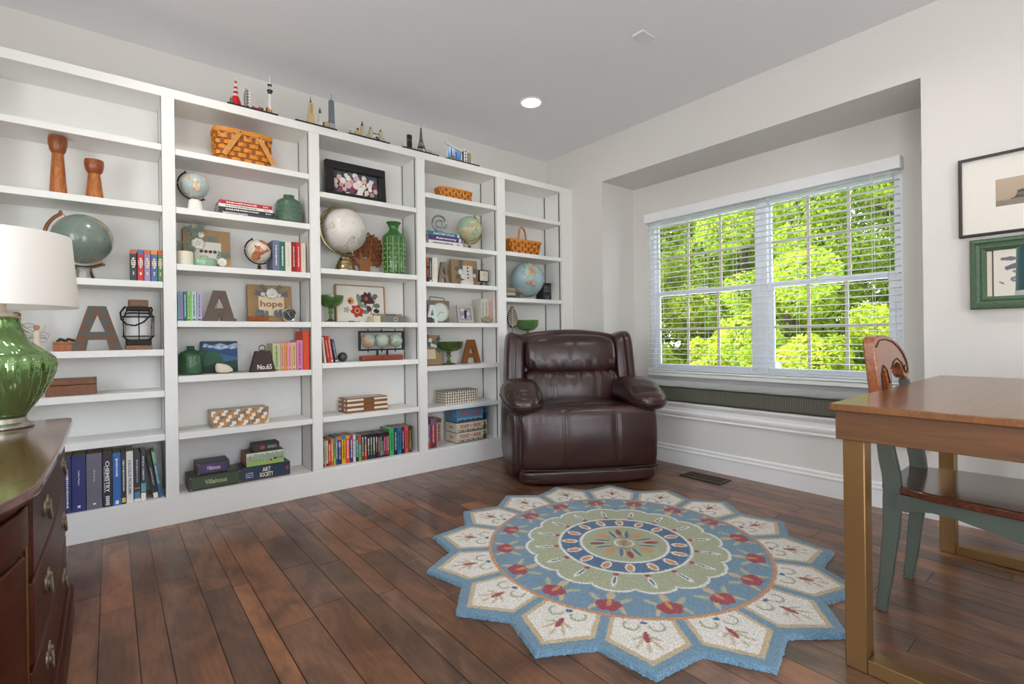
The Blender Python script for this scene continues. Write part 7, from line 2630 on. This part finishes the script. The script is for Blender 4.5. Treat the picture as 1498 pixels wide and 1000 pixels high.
for l, r, c, lab, ink, mk in ((795.2, 797.6, '26332c', 'dark green paperback right of the aqua globe', '8aa890', ()), (797.8, 800.2, '1c1c22', 'black paperback with a violet foot, second right of the globe', 'c0c0c8', ((0.05, 0.3, 0.1, 0.9, '4a4a78'),)), (800.4, 803.0, '201c20', 'black paperback with a grey foot, third right of the globe', 'c0b8b0', ((0.05, 0.3, 0.1, 0.9, '6a6a88'),)), (803.2, 806.2, '2a1c18', 'dark brown paperback at the right end beside the globe', 'c8a888', ())):
    book(lab, 5, 3, l, r, 412, 438, c, mk, ink, None, 'dark paperbacks beside the aqua globe', YI + 0.10, 0.10, 0, 0.4, (0.5, 0.85, 0.35))
X, w, z = place(5, 4, 743, 758, 470, YI + 0.03)
h = hgt(751, 447, 491.5, YI + 0.03)
t = T('leaf_sculpture', 'dark and cream carved leaf on a green stem in the last bay', 'ornament', (X, YI + 0.04, z))
G().tube([(0, 0, 0.006), (0.0, 0, h * 0.30)], 0.004, 8).build('stem', M('6f8a6a', 0.5), t)
G().lathe([(0, 0), (0.03, 0), (0.03, 0.006), (0.006, 0.01), (0, 0.01)], 24).build('foot', M('3a3430', 0.5), t)
out = []
for i in range(26):
    q = i / 25
    out.append((w * 0.50 * math.sin(pi * min(1, q ** 0.75)) ** 0.8, h * (0.26 + 0.74 * q)))
poly = [(-x_, z_) for x_, z_ in out] + [(x_, z_) for x_, z_ in reversed(out[1:-1])]
G().prism(poly, -0.004, 0.004).build('leaf_blade', M('332a23', 0.6), t)
g = G()
g.tube([(0, -0.0045, h * 0.27), (0, -0.0045, h * 0.97)], 0.003, 6)
for i in range(9):
    z0 = h * (0.34 + 0.065 * i)
    ww = w * 0.44 * math.sin(pi * min(1, ((z0 / h - 0.20) / 0.76) ** 0.75))
    for sg in (1, -1):
        g.tube([(0, -0.0045, z0), (sg * max(ww, 0.004), -0.0045, z0 + h * 0.07)], 0.0042, 5)
g.build('vein', M('d6c8b2', 0.6), t)
compote('green glass tulip-shaped footed bowl behind the recliner back', 5, 4, 768.5, 794, 467.5, 491.5, YI + 0.012, glass_mat('leaf_green_glass', 'a2cf86', 0.05, 0.85), True, 0.68)

# ------------------------------------------------------------------ TOP OF THE BOOKCASE: miniature skylines
yt = YF + 0.03


def skyline(label, l, r, row, fn):
    X, w, z = place(1, 0, l, r, row, yt)
    t = T('model_skyline', label, 'model buildings', (X, yt + 0.0005, z), 0, 'miniature skylines on top of the bookcase')
    s_ = w / (r - l)
    sv = dist(X, yt) / FPX * 1.02
    G().box(-w / 2, w / 2, -0.03, 0.03, 0, 0.010).build('base_plate', M('1b1b1b', 0.35), t)

    def px(v):
        return (v - (l + r) / 2) * s_
    fn(t, px, sv, 0.0103)
    return t


def PB(t, name, col, g, rough=0.35):
    return g.build(name, M(col, rough), t, smooth=30)


def sky1(t, px, s, z):
    x = px(344.5)
    H = 43 * s
    for i, (a, b, w0, w1, c) in enumerate(((0, 0.30, 6.2, 2.9, 'd4171c'), (0.30, 0.37, 3.2, 2.6, 'e8e2da'), (0.37, 0.46, 2.6, 2.2, 'd4171c'), (0.46, 0.54, 2.0, 1.8, 'ece8e2'), (0.54, 0.61, 2.0, 1.7, 'd4171c'), (0.61, 0.72, 1.4, 1.3, 'ece8e2'), (0.72, 0.80, 1.3, 1.1, 'd4171c'), (0.80, 1.0, 0.6, 0.15, 'eeeae4'))):
        g = G().lathe([(0, z + H * a), (w0 * s * 1.3, z + H * a), (w1 * s * 1.3, z + H * b), (0, z + H * b)], 4 if i == 0 else 8, (x, 0, 0))
        PB(t, 'lattice_tower_stage', c, g)
    PB(t, 'small_building', '4a7a4a', G().box(px(336), px(339.5), -0.01, 0.01, z, z + 8 * s).box(px(337), px(338), -0.004, 0.004, z + 8 * s, z + 10.5 * s))
    xa, xb = px(356.5), px(364.5)
    for q, c in ((-1, '8f9090'), (1, 'e6e4de')):
        pts = [((xa + xb) / 2 + q * 0.5 * s + q * (1.4 + 2.0 * math.sin(pi * k / 10) ** 0.7) * s, z + 27 * s * k / 10) for k in range(11)]
        poly = [((xa + xb) / 2 + q * 0.5 * s, z)] + pts + [((xa + xb) / 2 + q * 0.5 * s, z + 27 * s)]
        PB(t, 'curved_tower_shell', c, G().prism(poly, -0.012, 0.012))
    g = G()
    for k in range(6):
        g.box((xa + xb) / 2 - 0.5 * s, (xa + xb) / 2 + 1.6 * s, -0.0128, -0.011, z + (2 + 4.2 * k) * s, z + (3.6 + 4.2 * k) * s)
    PB(t, 'tower_windows', '26262a', g)
    PB(t, 'dome_building', 'dfe3e0', G().lathe([(0, z), (5 * s, z), (4.6 * s, z + 2.6 * s), (2.6 * s, z + 5 * s), (0, z + 5.6 * s)], 16, (px(374), 0, 0)))
    PB(t, 'low_building', '9a8f98', G().box(px(367), px(371), -0.02, 0.0, z, z + 4 * s))
    PB(t, 'red_block', 'a82433', G().box(px(366), px(379), -0.028, -0.02, z, z + 1.8 * s))
    PB(t, 'dark_red_block', '6a1f30', G().box(px(379), px(383.5), -0.02, 0.005, z, z + 4.4 * s))
    PB(t, 'tree_block', '3f8a55', G().box(px(376), px(379), -0.018, -0.006, z, z + 5 * s))
    xt = px(394.5)
    PB(t, 'tall_tower', 'e6e4de', G().lathe([(0, z), (2.6 * s, z), (2.1 * s, z + 29 * s), (0, z + 29 * s)], 12, (xt, 0, 0)))
    PB(t, 'tower_deck', '1a1a1c', G().lathe([(0, z + 29 * s), (2.2 * s, z + 29 * s), (4.2 * s, z + 34.6 * s), (2.6 * s, z + 35.6 * s), (0, z + 35.6 * s)], 12, (xt, 0, 0)))
    PB(t, 'tower_neck', 'c9c9c6', G().lathe([(0, z + 35.6 * s), (1.5 * s, z + 35.6 * s), (1.3 * s, z + 41 * s), (0, z + 41 * s)], 10, (xt, 0, 0)))
    PB(t, 'tower_top_disc', '1a1a1c', G().lathe([(0, z + 41 * s), (2.6 * s, z + 41 * s), (3.2 * s, z + 43 * s), (0, z + 43.4 * s)], 12, (xt, 0, 0)))
    PB(t, 'tower_spire', 'e8e8e4', G().lathe([(0, z + 43.4 * s), (1.2 * s, z + 43.4 * s), (0.25 * s, z + 57 * s), (0, z + 57.5 * s)], 8, (xt, 0, 0)))
    PB(t, 'orange_gate', 'd87a3a', G().box(px(389.5), px(393.0), -0.024, -0.012, z, z + 5.5 * s).box(px(394.5), px(396.0), -0.024, -0.012, z, z + 4.5 * s))
    PB(t, 'gate_roof', '2a2622', G().box(px(388.2), px(390), -0.020, 0.01, z, z + 7.2 * s))
    PB(t, 'temple_block', 'd9cf9a', G().box(px(397), px(400.5), -0.018, 0.01, z, z + 5 * s).box(px(396.5), px(401), -0.019, 0.011, z + 5 * s, z + 5.8 * s))


def sky2(t, px, s, z):
    x = px(454)
    g = G()
    for a, b, w in ((0, 6, 4.6), (6, 14, 3.8), (14, 28, 3.0), (28, 30.5, 2.4)):
        g.box(x - w * s, x + w * s, -w * s, w * s, z + a * s, z + b * s)
    PB(t, 'stepped_tower', 'd2b583', g)
    PB(t, 'tower_cap', '26241f', G().lathe([(0, z + 30.5 * s), (1.8 * s, z + 30.5 * s), (0.9 * s, z + 33.5 * s), (0.35 * s, z + 36 * s), (0.2 * s, z + 41 * s), (0, z + 41 * s)], 10, (x, 0, 0)))
    g = G()
    for q in (-1, 1):
        g.box(x + q * 0.7 * s - 0.3 * s, x + q * 0.7 * s + 0.3 * s, -3.2 * s, -2.9 * s, z + 6 * s, z + 28 * s)
    PB(t, 'tower_piers', '8a6a3c', g)
    x = px(467.5)
    g = G()
    for a, b, w in ((0, 5, 2.8), (5, 12, 2.2), (12, 19, 1.6)):
        g.box(x - w * s, x + w * s, -w * s, w * s, z + a * s, z + b * s)
    PB(t, 'white_tower', 'dad7cf', g)
    PB(t, 'pointed_cap', '3a3d3c', G().lathe([(0, z + 19 * s), (2.0 * s, z + 19 * s), (1.6 * s, z + 22 * s), (0.4 * s, z + 27 * s), (0, z + 29 * s)], 8, (x, 0, 0)))
    PB(t, 'wedge_building', 'b9a577', G().prism([(px(473), z), (px(479), z), (px(479), z + 9.5 * s), (px(473), z + 7.5 * s)], -0.012, 0.012))
    PB(t, 'wedge_edge', '2b2620', G().box(px(472.2), px(473), -0.012, 0.012, z, z + 7.8 * s))
    x = px(484.8)
    PB(t, 'glass_tower_base', 'a3a6a6', G().box(x - 3.9 * s, x + 3.9 * s, -3.9 * s, 3.9 * s, z, z + 8 * s))
    h0, h1 = z + 8 * s, z + 42 * s
    a, b = 3.6 * s, 3.0 * s
    vs = [(x - a, -a, h0), (x + a, -a, h0), (x + a, a, h0), (x - a, a, h0), (x, -b * 1.35, h1), (x + b * 1.35, 0, h1), (x, b * 1.35, h1), (x - b * 1.35, 0, h1)]
    g = G().add(vs, [(0, 3, 2, 1), (4, 5, 6, 7), (0, 1, 4), (1, 5, 4), (1, 2, 5), (2, 6, 5), (2, 3, 6), (3, 7, 6), (3, 0, 7), (0, 4, 7)])
    PB(t, 'glass_tower', '6d7884', g, 0.15)
    PB(t, 'spire', '7a7f83', G().lathe([(0, h1), (2.2 * s, h1), (0.5 * s, h1 + 3 * s), (0.25 * s, h1 + 11 * s), (0, h1 + 11 * s)], 8, (x, 0, 0)))
    PB(t, 'statue', 'bfc4b4', G().box(px(434.5), px(437.5), -0.008, 0.008, z, z + 1.6 * s).tube([(px(436), 0, z + 1.6 * s), (px(436), 0, z + 5.4 * s)], 0.6 * s, 6))
    PB(t, 'plaza_block', 'd9d3c2', G().box(px(459), px(464), -0.016, 0.004, z, z + 2.6 * s))


def sky3(t, px, s, z):
    STN = 'c2ad84'
    xw = px(524)
    g = G()
    pts = [(xw + 11.5 * s * cos(q * pi / 18), 0.012, z + 14 * s + 11.5 * s * sin(q * pi / 18)) for q in range(36)]
    g.tube(pts, 0.0014, 5, True)
    for q in range(0, 36, 3):
        g.tube([(xw, 0.012, z + 14 * s), pts[q]], 0.0005, 4)
    g.tube([(xw - 6 * s, 0.012, z), (xw, 0.012, z + 14 * s), (xw + 6 * s, 0.012, z)], 0.0012, 5)
    PB(t, 'observation_wheel', 'd8d8d4', g)
    PB(t, 'gallery', 'cfc6b2', G().box(px(509.5), px(516), -0.012, 0.005, z, z + 3.2 * s))
    PB(t, 'gallery_dome', '3a3a36', G().lathe([(0, z + 3.2 * s), (1.6 * s, z + 3.2 * s), (1.0 * s, z + 5 * s), (0, z + 6 * s)], 10, (px(512.5), 0, 0)))
    PB(t, 'hall', STN, G().box(px(518.5), px(527), -0.016, 0.004, z, z + 6 * s).box(px(520.5), px(524), -0.012, 0.002, z + 6 * s, z + 8 * s))
    PB(t, 'hall_roof', '3a3630', G().prism([(px(520.5), z + 8 * s), (px(524), z + 8 * s), (px(523), z + 11 * s), (px(521.5), z + 11 * s)], -0.012, 0.002))
    x = px(529)
    PB(t, 'clock_tower', 'cbb78e', G().box(x - 1.9 * s, x + 1.9 * s, -0.014, -0.014 + 3.8 * s, z, z + 15.5 * s))
    PB(t, 'clock_tower_roof', '3d3a36', G().lathe([(0, z + 15.5 * s), (2.7 * s, z + 15.5 * s), (1.2 * s, z + 18.5 * s), (0.5 * s, z + 22 * s), (0, z + 22.5 * s)], 4, (x, -0.014 + 1.9 * s, 0)))
    for xx in (541.5, 556.5):
        x = px(xx)
        PB(t, 'bridge_tower', 'cabd9c', G().box(x - 2.0 * s, x + 2.0 * s, -0.014, 0.014, z, z + 14 * s))
        PB(t, 'bridge_tower_roof', '4a4640', G().lathe([(0, z + 14 * s), (2.4 * s, z + 14 * s), (0, z + 19 * s)], 4, (x, 0, 0)))
    PB(t, 'walkway', '8f9aa8', G().box(px(543.5), px(554.5), -0.006, 0.006, z + 9.5 * s, z + 10.8 * s))
    PB(t, 'suspension_cable', '6a7ea8', G().tube([(px(540), 0, z + 11 * s), (px(536.5), 0, z + 5 * s), (px(532.5), 0, z + 1.5 * s)], 0.0018, 5).tube([(px(558), 0, z + 11 * s), (px(561), 0, z + 5 * s), (px(564.5), 0, z + 1.5 * s)], 0.0018, 5))
    PB(t, 'bascule_leaf', '2f3a4a', G().prism([(px(554.5), z + 1 * s), (px(550.5), z + 6.5 * s), (px(549.5), z + 6.0 * s), (px(553), z + 0.5 * s)], -0.008, 0.008).prism([(px(543.5), z + 1 * s), (px(547.5), z + 4.5 * s), (px(548), z + 3.8 * s), (px(545), z + 0.4 * s)], -0.008, 0.008))
    PB(t, 'road_deck', '3a4250', G().box(px(531), px(540), -0.008, 0.008, z, z + 1.4 * s).box(px(558), px(566.5), -0.008, 0.008, z, z + 1.4 * s))


def sky4(t, px, s, z):
    x = px(598.5)
    PB(t, 'black_slab_tower', '1f2023', G().box(x - 3.2 * s, x + 3.2 * s, -0.01, 0.01, z + 1.5 * s, z + 20 * s), 0.15)
    PB(t, 'slab_band', '7a7d80', G().box(x - 3.25 * s, x + 3.25 * s, -0.0105, 0.0105, z + 12 * s, z + 12.8 * s).box(x - 3.6 * s, x + 3.6 * s, -0.014, 0.012, z, z + 1.5 * s))
    x = px(615.5)
    g = G()
    for sx_ in (-1, 1):
        for sy_ in (-1, 1):
            g.tube([(x + sx_ * 5.2 * s, sy_ * 5.2 * s, z), (x + sx_ * 2.9 * s, sy_ * 2.9 * s, z + 8 * s), (x + sx_ * 1.5 * s, sy_ * 1.5 * s, z + 17 * s), (x + sx_ * 0.5 * s, sy_ * 0.5 * s, z + 33 * s)], [0.0042, 0.0036, 0.003, 0.002], 6)
    g.box(x - 4.0 * s, x + 4.0 * s, -4.0 * s, 4.0 * s, z + 6.8 * s, z + 8 * s)
    g.box(x - 2.2 * s, x + 2.2 * s, -2.2 * s, 2.2 * s, z + 15.5 * s, z + 16.5 * s)
    g.box(x - 0.9 * s, x + 0.9 * s, -0.9 * s, 0.9 * s, z + 32 * s, z + 34.5 * s)
    g.tube([(x, 0, z + 34 * s), (x, 0, z + 38 * s)], 0.0012, 5)
    for k in range(1, 7):
        q = k / 7
        r_ = (5.2 * (1 - q) ** 1.6 + 0.5) * s
        zz = z + 33 * s * q
        g.tube([(x - r_, -r_, zz), (x + r_, -r_, zz), (x + r_, r_, zz), (x - r_, r_, zz)], 0.0012, 4, True)
    PB(t, 'lattice_tower', '55565a', g)
    PB(t, 'gallery_block', 'd0c8a8', G().box(px(603.5), px(608.5), -0.016, 0.004, z, z + 2.8 * s).box(px(620.5), px(623.5), -0.016, -0.004, z, z + 2.2 * s))
    PB(t, 'arch_monument', 'bdb7a0', G().prism([(px(625), z), (px(625), z + 5.2 * s), (px(631), z + 5.2 * s), (px(631), z), (px(629.5), z), (px(629.5), z + 2.6 * s), (px(626.5), z + 2.6 * s), (px(626.5), z)], -0.01, 0.01))
    PB(t, 'domed_church', 'cfcbbd', G().box(px(633), px(637), -0.01, 0.008, z, z + 3 * s).lathe([(0, z + 3 * s), (1.6 * s, z + 3 * s), (1.2 * s, z + 4.8 * s), (0, z + 6 * s)], 10, (px(635), 0, 0)))
    PB(t, 'lamp_post', '4a4a4a', G().tube([(px(588.5), 0, z), (px(588.5), 0, z + 6 * s)], 0.0012, 5).tube([(px(592), 0, z), (px(592), 0, z + 4 * s)], 0.0012, 5))


def sky5(t, px, s, z):
    for a, b, h in ((655.0, 658.8, 17.5), (660, 664.4, 16.5), (667, 673, 13.5)):
        PB(t, 'blue_tower', '2a84c8', G().box(px(a), px(b), -0.009, 0.009, z + 1 * s, z + h * s), 0.2)
    PB(t, 'sky_deck', 'e3e3de', G().prism([(px(651.5), z + 22.5 * s), (px(653.2), z + 20.5 * s), (px(664.8), z + 16.8 * s), (px(674.5), z + 14.2 * s), (px(674.5), z + 15.4 * s), (px(664), z + 18.6 * s)], -0.012, 0.012))
    PB(t, 'white_frame', 'dfe6e8', G().box(px(653.3), px(654.6), -0.008, 0.008, z, z + 17 * s).box(px(673.6), px(674.8), -0.008, 0.008, z, z + 12 * s))
    PB(t, 'garden_block', '3a7a4a', G().box(px(656), px(666), -0.022, -0.012, z, z + 2.4 * s))
    PB(t, 'flower_block', 'c2247a', G().box(px(660), px(663.5), -0.024, -0.016, z + 2.4 * s, z + 4.4 * s).box(px(667), px(673), -0.02, -0.012, z, z + 1.6 * s))
    PB(t, 'white_tower', 'e2e2de', G().box(px(677.5), px(682), -0.009, 0.009, z, z + 20 * s))
    g = G()
    for k in range(4):
        g.box(px(679), px(680.6), -0.0096, -0.008, z + (2 + 4.4 * k) * s, z + (4.6 + 4.4 * k) * s)
    PB(t, 'tower_windows', '23232a', g)
    PB(t, 'dark_fin', '2a2626', G().box(px(676), px(677.3), -0.008, 0.008, z, z + 16 * s))
    PB(t, 'tan_tower', '9a8a66', G().box(px(682.8), px(687.5), -0.011, 0.011, z, z + 15.5 * s))
    PB(t, 'cream_tower', 'd9d3bd', G().box(px(687.7), px(689.4), -0.009, 0.009, z, z + 13 * s))
    PB(t, 'small_statue', 'dcdcd6', G().box(px(690.5), px(692.5), -0.01, 0.0, z, z + 4.5 * s))


skyline('miniature skyline with a red and white lattice tower and a tall white deck tower', 331.5, 405, 153, sky1)
skyline('miniature skyline with a tan stepped tower and a blue-grey glass spire', 430.5, 491, 180, sky2)
skyline('miniature skyline with a clock tower, a big wheel and a drawbridge', 508.5, 568, 200, sky3)
skyline('miniature skyline with a black slab tower and a dark iron lattice tower', 587, 639.5, 217, sky4)
skyline('miniature skyline with three blue towers under a white roof deck', 651, 698.5, 236, sky5)
# ================================================================== GARDEN BEYOND THE WINDOW
def leaf_mat():
    m = bpy.data.materials.new('sunlit_leaf')
    m.use_nodes = True
    nt = m.node_tree
    nt.nodes.clear()
    out = nt.nodes.new('ShaderNodeOutputMaterial')
    a = nt.nodes.new('ShaderNodeAttribute')
    a.attribute_name = 'col'
    d = nt.nodes.new('ShaderNodeBsdfDiffuse')
    tr = nt.nodes.new('ShaderNodeBsdfTranslucent')
    mx = nt.nodes.new('ShaderNodeMixShader')
    mx.inputs[0].default_value = 0.35
    nt.links.new(a.outputs['Color'], d.inputs['Color'])
    nt.links.new(a.outputs['Color'], tr.inputs['Color'])
    nt.links.new(d.outputs[0], mx.inputs[1])
    nt.links.new(tr.outputs[0], mx.inputs[2])
    nt.links.new(mx.outputs[0], out.inputs[0])
    return m


LEAF = leaf_mat()
BARK = M('4a3a2c', 0.9, bump=0.6, bscale=30)


def crown(name, parent, blobs, n, size, base, var, seed):
    """leaves as folded diamonds clustered in blobs [(x,y,z,r)]"""
    g = np.random.default_rng(seed)
    bl = np.array(blobs)
    wts = bl[:, 3] ** 2
    k = g.choice(len(bl), n, p=wts / wts.sum())
    d = g.normal(0, 1, (n, 3))
    d /= np.linalg.norm(d, axis=1)[:, None]
    rad = bl[k, 3] * g.uniform(0.55, 1.0, n) ** 0.6
    c = bl[k, :3] + d * rad[:, None] * np.array([1, 1, 0.85])
    c[:, 2] = np.maximum(c[:, 2], 0.05)
    nrm = d * 0.5 + np.array([-0.35, -0.1, 0.6]) + g.normal(0, 0.55, (n, 3))
    nrm /= np.linalg.norm(nrm, axis=1)[:, None]
    t = np.cross(nrm, g.normal(0, 1, (n, 3)))
    t /= np.linalg.norm(t, axis=1)[:, None]
    b = np.cross(nrm, t)
    L_ = size * g.uniform(0.6, 1.25, n)[:, None]
    W_ = L_ * 0.42
    v = np.stack([c - t * L_ / 2, c + b * W_ / 2 - nrm * W_ * 0.15, c + t * L_ / 2 - nrm * L_ * 0.12, c - b * W_ / 2 - nrm * W_ * 0.15], 1)
    me = bpy.data.meshes.new(name)
    me.vertices.add(4 * n)
    me.vertices.foreach_set('co', v.reshape(-1).astype(np.float32))
    me.loops.add(4 * n)
    me.loops.foreach_set('vertex_index', np.arange(4 * n, dtype=np.int32))
    me.polygons.add(n)
    me.polygons.foreach_set('loop_start', np.arange(0, 4 * n, 4, dtype=np.int32))
    me.update(calc_edges=True)
    col = np.array(base)[None, :] + g.normal(0, 1, (n, 1)) * np.array(var)[None, :]
    col = np.clip(col, 0.004, 0.95)
    cl = np.concatenate([col, np.ones((n, 1))], 1)
    at = me.color_attributes.new('col', 'FLOAT_COLOR', 'POINT')
    at.data.foreach_set('color', np.repeat(cl, 4, 0).reshape(-1).astype(np.float32))
    me.materials.append(LEAF)
    o = bpy.data.objects.new(name, me)
    COL.objects.link(o)
    o.parent = parent
    return o


LK = 3.4
HS = {True: 0.80, False: 1.0}


def tree(name, label, x, y, h, rad, n, base, var, seed, low=0.3, size=0.062, trunk=True, group=None):
    h *= HS[trunk]
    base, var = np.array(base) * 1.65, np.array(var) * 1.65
    t = T(name, label, 'tree' if trunk else 'shrub', (x, y, -0.35), 0, group)
    rr = random.Random(seed)
    bl = []
    nb = 34
    for i in range(nb):
        z = low + (h - low) * (i + 0.5) / nb
        q = (z - low) / (h - low)
        ww = rad * (0.55 + 0.6 * math.sin(pi * min(1, 0.15 + q * 0.85)))
        a = rr.random() * 2 * pi
        d = ww * rr.uniform(0.15, 0.95)
        bl.append((d * cos(a), d * sin(a), z, rad * rr.uniform(0.22, 0.42)))
    crown('foliage', t, bl, int(n * LK), size, base, var, seed)
    g = G()
    if trunk:
        g.tube([(0, 0, 0), (0.05, 0.02, h * 0.35), (0.0, -0.06, h * 0.7), (0.05, 0, h * 0.95)], [0.11, 0.085, 0.05, 0.015], 9)
    else:
        g.tube([(0, 0, 0), (0.02, 0.02, h * 0.8)], [0.035, 0.01], 7)
    for i in range(9 if trunk else 6):
        b = bl[(i * 4 + 3) % nb]
        z0 = max(0.1, b[2] - 0.6 * rad)
        g.tube([(0.02, 0, z0 if trunk else 0.05), (b[0] * 0.5, b[1] * 0.5, (z0 + b[2]) / 2 + 0.05), (b[0], b[1], b[2])], [0.03, 0.02, 0.007] if trunk else [0.015, 0.01, 0.004], 6)
    g.build('trunk' if trunk else 'stems', BARK, t)
    return t


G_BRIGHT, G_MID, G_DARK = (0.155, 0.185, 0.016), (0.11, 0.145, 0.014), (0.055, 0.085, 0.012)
V1 = (0.035, 0.033, 0.006)
tree('garden_tree', 'leafy yellow-green tree seen through the left half of the window', 7.2, 5.3, 4.6, 1.15, 11000, G_BRIGHT, V1, 1)
tree('garden_tree', 'tall dense tree standing behind the window mullion', 8.0, 3.9, 5.2, 1.2, 11000, G_MID, (0.04, 0.043, 0.006), 2)
tree('garden_tree', 'bright tree filling the upper right window panes', 6.9, 2.75, 4.7, 1.05, 11000, (0.15, 0.20, 0.016), V1, 3)
tree('garden_tree', 'deep green tree beside the far right window jamb', 7.4, 1.3, 4.6, 1.1, 10000, G_MID, (0.04, 0.043, 0.006), 4)
tree('garden_tree', 'dark green tree at the back of the garden, left of centre', 10.2, 7.3, 5.6, 1.5, 9000, G_DARK, (0.023, 0.03, 0.005), 5, size=0.12)
tree('garden_tree', 'dark green tree at the back of the garden, behind the mullion tree', 10.6, 4.9, 6.0, 1.5, 9000, G_DARK, (0.023, 0.03, 0.005), 6, size=0.12)
tree('garden_tree', 'dark green tree at the back of the garden, right side', 10.4, 2.4, 5.8, 1.5, 9000, G_DARK, (0.023, 0.03, 0.005), 7, size=0.12)
tree('garden_tree', 'tall tree hidden mostly behind the left window jamb', 8.6, 6.9, 4.8, 1.2, 8000, G_MID, (0.033, 0.036, 0.006), 8)
for i, (x, y) in enumerate(((12.2, 9.6), (12.4, 7.0), (12.3, 4.4), (12.4, 1.9), (12.2, -0.5))):
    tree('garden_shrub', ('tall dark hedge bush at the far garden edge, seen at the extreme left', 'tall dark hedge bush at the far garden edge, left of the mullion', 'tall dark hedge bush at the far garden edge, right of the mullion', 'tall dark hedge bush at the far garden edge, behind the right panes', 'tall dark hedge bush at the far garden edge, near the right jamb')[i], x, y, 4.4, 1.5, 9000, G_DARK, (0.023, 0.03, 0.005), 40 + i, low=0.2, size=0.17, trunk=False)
for i, (x, y, h, rd, lab) in enumerate(((6.1, 4.55, 1.45, 0.62, 'low lime green shrub in the bottom left window panes'), (6.3, 3.55, 1.25, 0.6, 'low lime green shrub beside the mullion at the sill'),
                                         (6.0, 2.25, 1.2, 0.6, 'lime green shrub behind the pale yard sign'), (6.4, 1.35, 1.5, 0.65, 'lime green shrub in the bottom right window panes'))):
    tree('garden_shrub', lab, x, y, h, rd, 4600, (0.19, 0.225, 0.018), V1, 20 + i, low=0.15, size=0.06, trunk=False)
sg = T('yard_sign', 'pale octagonal yard sign on a stake outside the right window', 'sign', (4.9, 2.082, -0.0195))
oc = [(0.058 * cos(pi / 8 + k * pi / 4), 0.058 * sin(pi / 8 + k * pi / 4)) for k in range(8)]
g = G().prism(oc, -0.004, 0.004, 'x').xf(Matrix.Translation((0, 0, 0.685)))
g.build('panel', M('cfd3e2', 0.5), sg)
G().tube([(0.008, 0, 0), (0.008, 0, 0.68)], 0.006, 8).build('stake', M('9aa0a4', 0.4, 0.5), sg)
GR = M('4a5f28', 0.9, bump=0.8, bscale=40, name='lawn')
S(G().box(XA + 0.13, 5.6, -6, 9, -0.4, -0.02).build('bounce_slab', M('dfe3e8', 0.85, bump=0.3, bscale=30, name='pale_bounce_slab')))
S(G().box(XA + 0.2, 30, -18, 26, -0.45, -0.35).build('ground', GR))

# ================================================================== LIGHT
w = bpy.data.worlds.new('sky')
SC.world = w
w.use_nodes = True
nt = w.node_tree
bg = nt.nodes['Background']
tc = nt.nodes.new('ShaderNodeTexCoord')
sp = nt.nodes.new('ShaderNodeSeparateXYZ')
nt.links.new(tc.outputs['Generated'], sp.inputs[0])
cr = nt.nodes.new('ShaderNodeValToRGB')
cr.color_ramp.elements[0].position = 0.0
cr.color_ramp.elements[0].color = (0.93, 0.945, 0.97, 1)
cr.color_ramp.elements[1].position = 0.55
cr.color_ramp.elements[1].color = (0.58, 0.74, 1.0, 1)
nt.links.new(sp.outputs['Z'], cr.inputs['Fac'])
nt.links.new(cr.outputs['Color'], bg.inputs['Color'])
bg.inputs['Strength'].default_value = WORLD


def lamp(name, kind, loc, energy, col=(1, 1, 1), **kw):
    l = bpy.data.lights.new(name, kind)
    l.energy = energy
    l.color = col
    for k, v_ in kw.items():
        setattr(l, k, v_)
    o = bpy.data.objects.new(name, l)
    COL.objects.link(o)
    o.location = loc
    return o


s = lamp('sun', 'SUN', (0, 0, 9), SUN, (1.0, 0.95, 0.84), angle=R(0.6))
s.rotation_euler = Vector((0.10, -0.60, -0.79)).to_track_quat('-Z', 'Y').to_euler()
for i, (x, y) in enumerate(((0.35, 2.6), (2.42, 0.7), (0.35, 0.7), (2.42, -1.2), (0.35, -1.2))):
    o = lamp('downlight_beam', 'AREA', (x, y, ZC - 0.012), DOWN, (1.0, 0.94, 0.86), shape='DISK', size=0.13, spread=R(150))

# ================================================================== CAMERA
cam = bpy.data.cameras.new('camera')
cam.sensor_width = 36.0
cam.lens = FPX * 36.0 / 1498
cam.shift_y = (CY - 500) / 1498
cam.clip_start = 0.02
co = bpy.data.objects.new('camera', cam)
COL.objects.link(co)
f = Vector((_sa, _ca, 0))
r0 = Vector((_ca, -_sa, 0))
right = r0 * _cr + Vector((0, 0, 1)) * _sr
up = r0 * -_sr + Vector((0, 0, 1)) * _cr
m = Matrix((right, up, -f)).transposed().to_4x4()
m.translation = (0, 0, EYE)
co.matrix_world = m
SC.camera = co
vs_ = SC.view_settings
vs_.view_transform = 'Standard'
vs_.look = 'None'
vs_.gamma = 1.0
vs_.use_curve_mapping = False
vs_.exposure = EXPO
cy_ = SC.cycles
cy_.max_bounces = 10
cy_.diffuse_bounces = 6
cy_.glossy_bounces = 4
cy_.transparent_max_bounces = 16
cy_.caustics_reflective = False
cy_.caustics_refractive = False
cy_.sample_clamp_indirect = 6.0
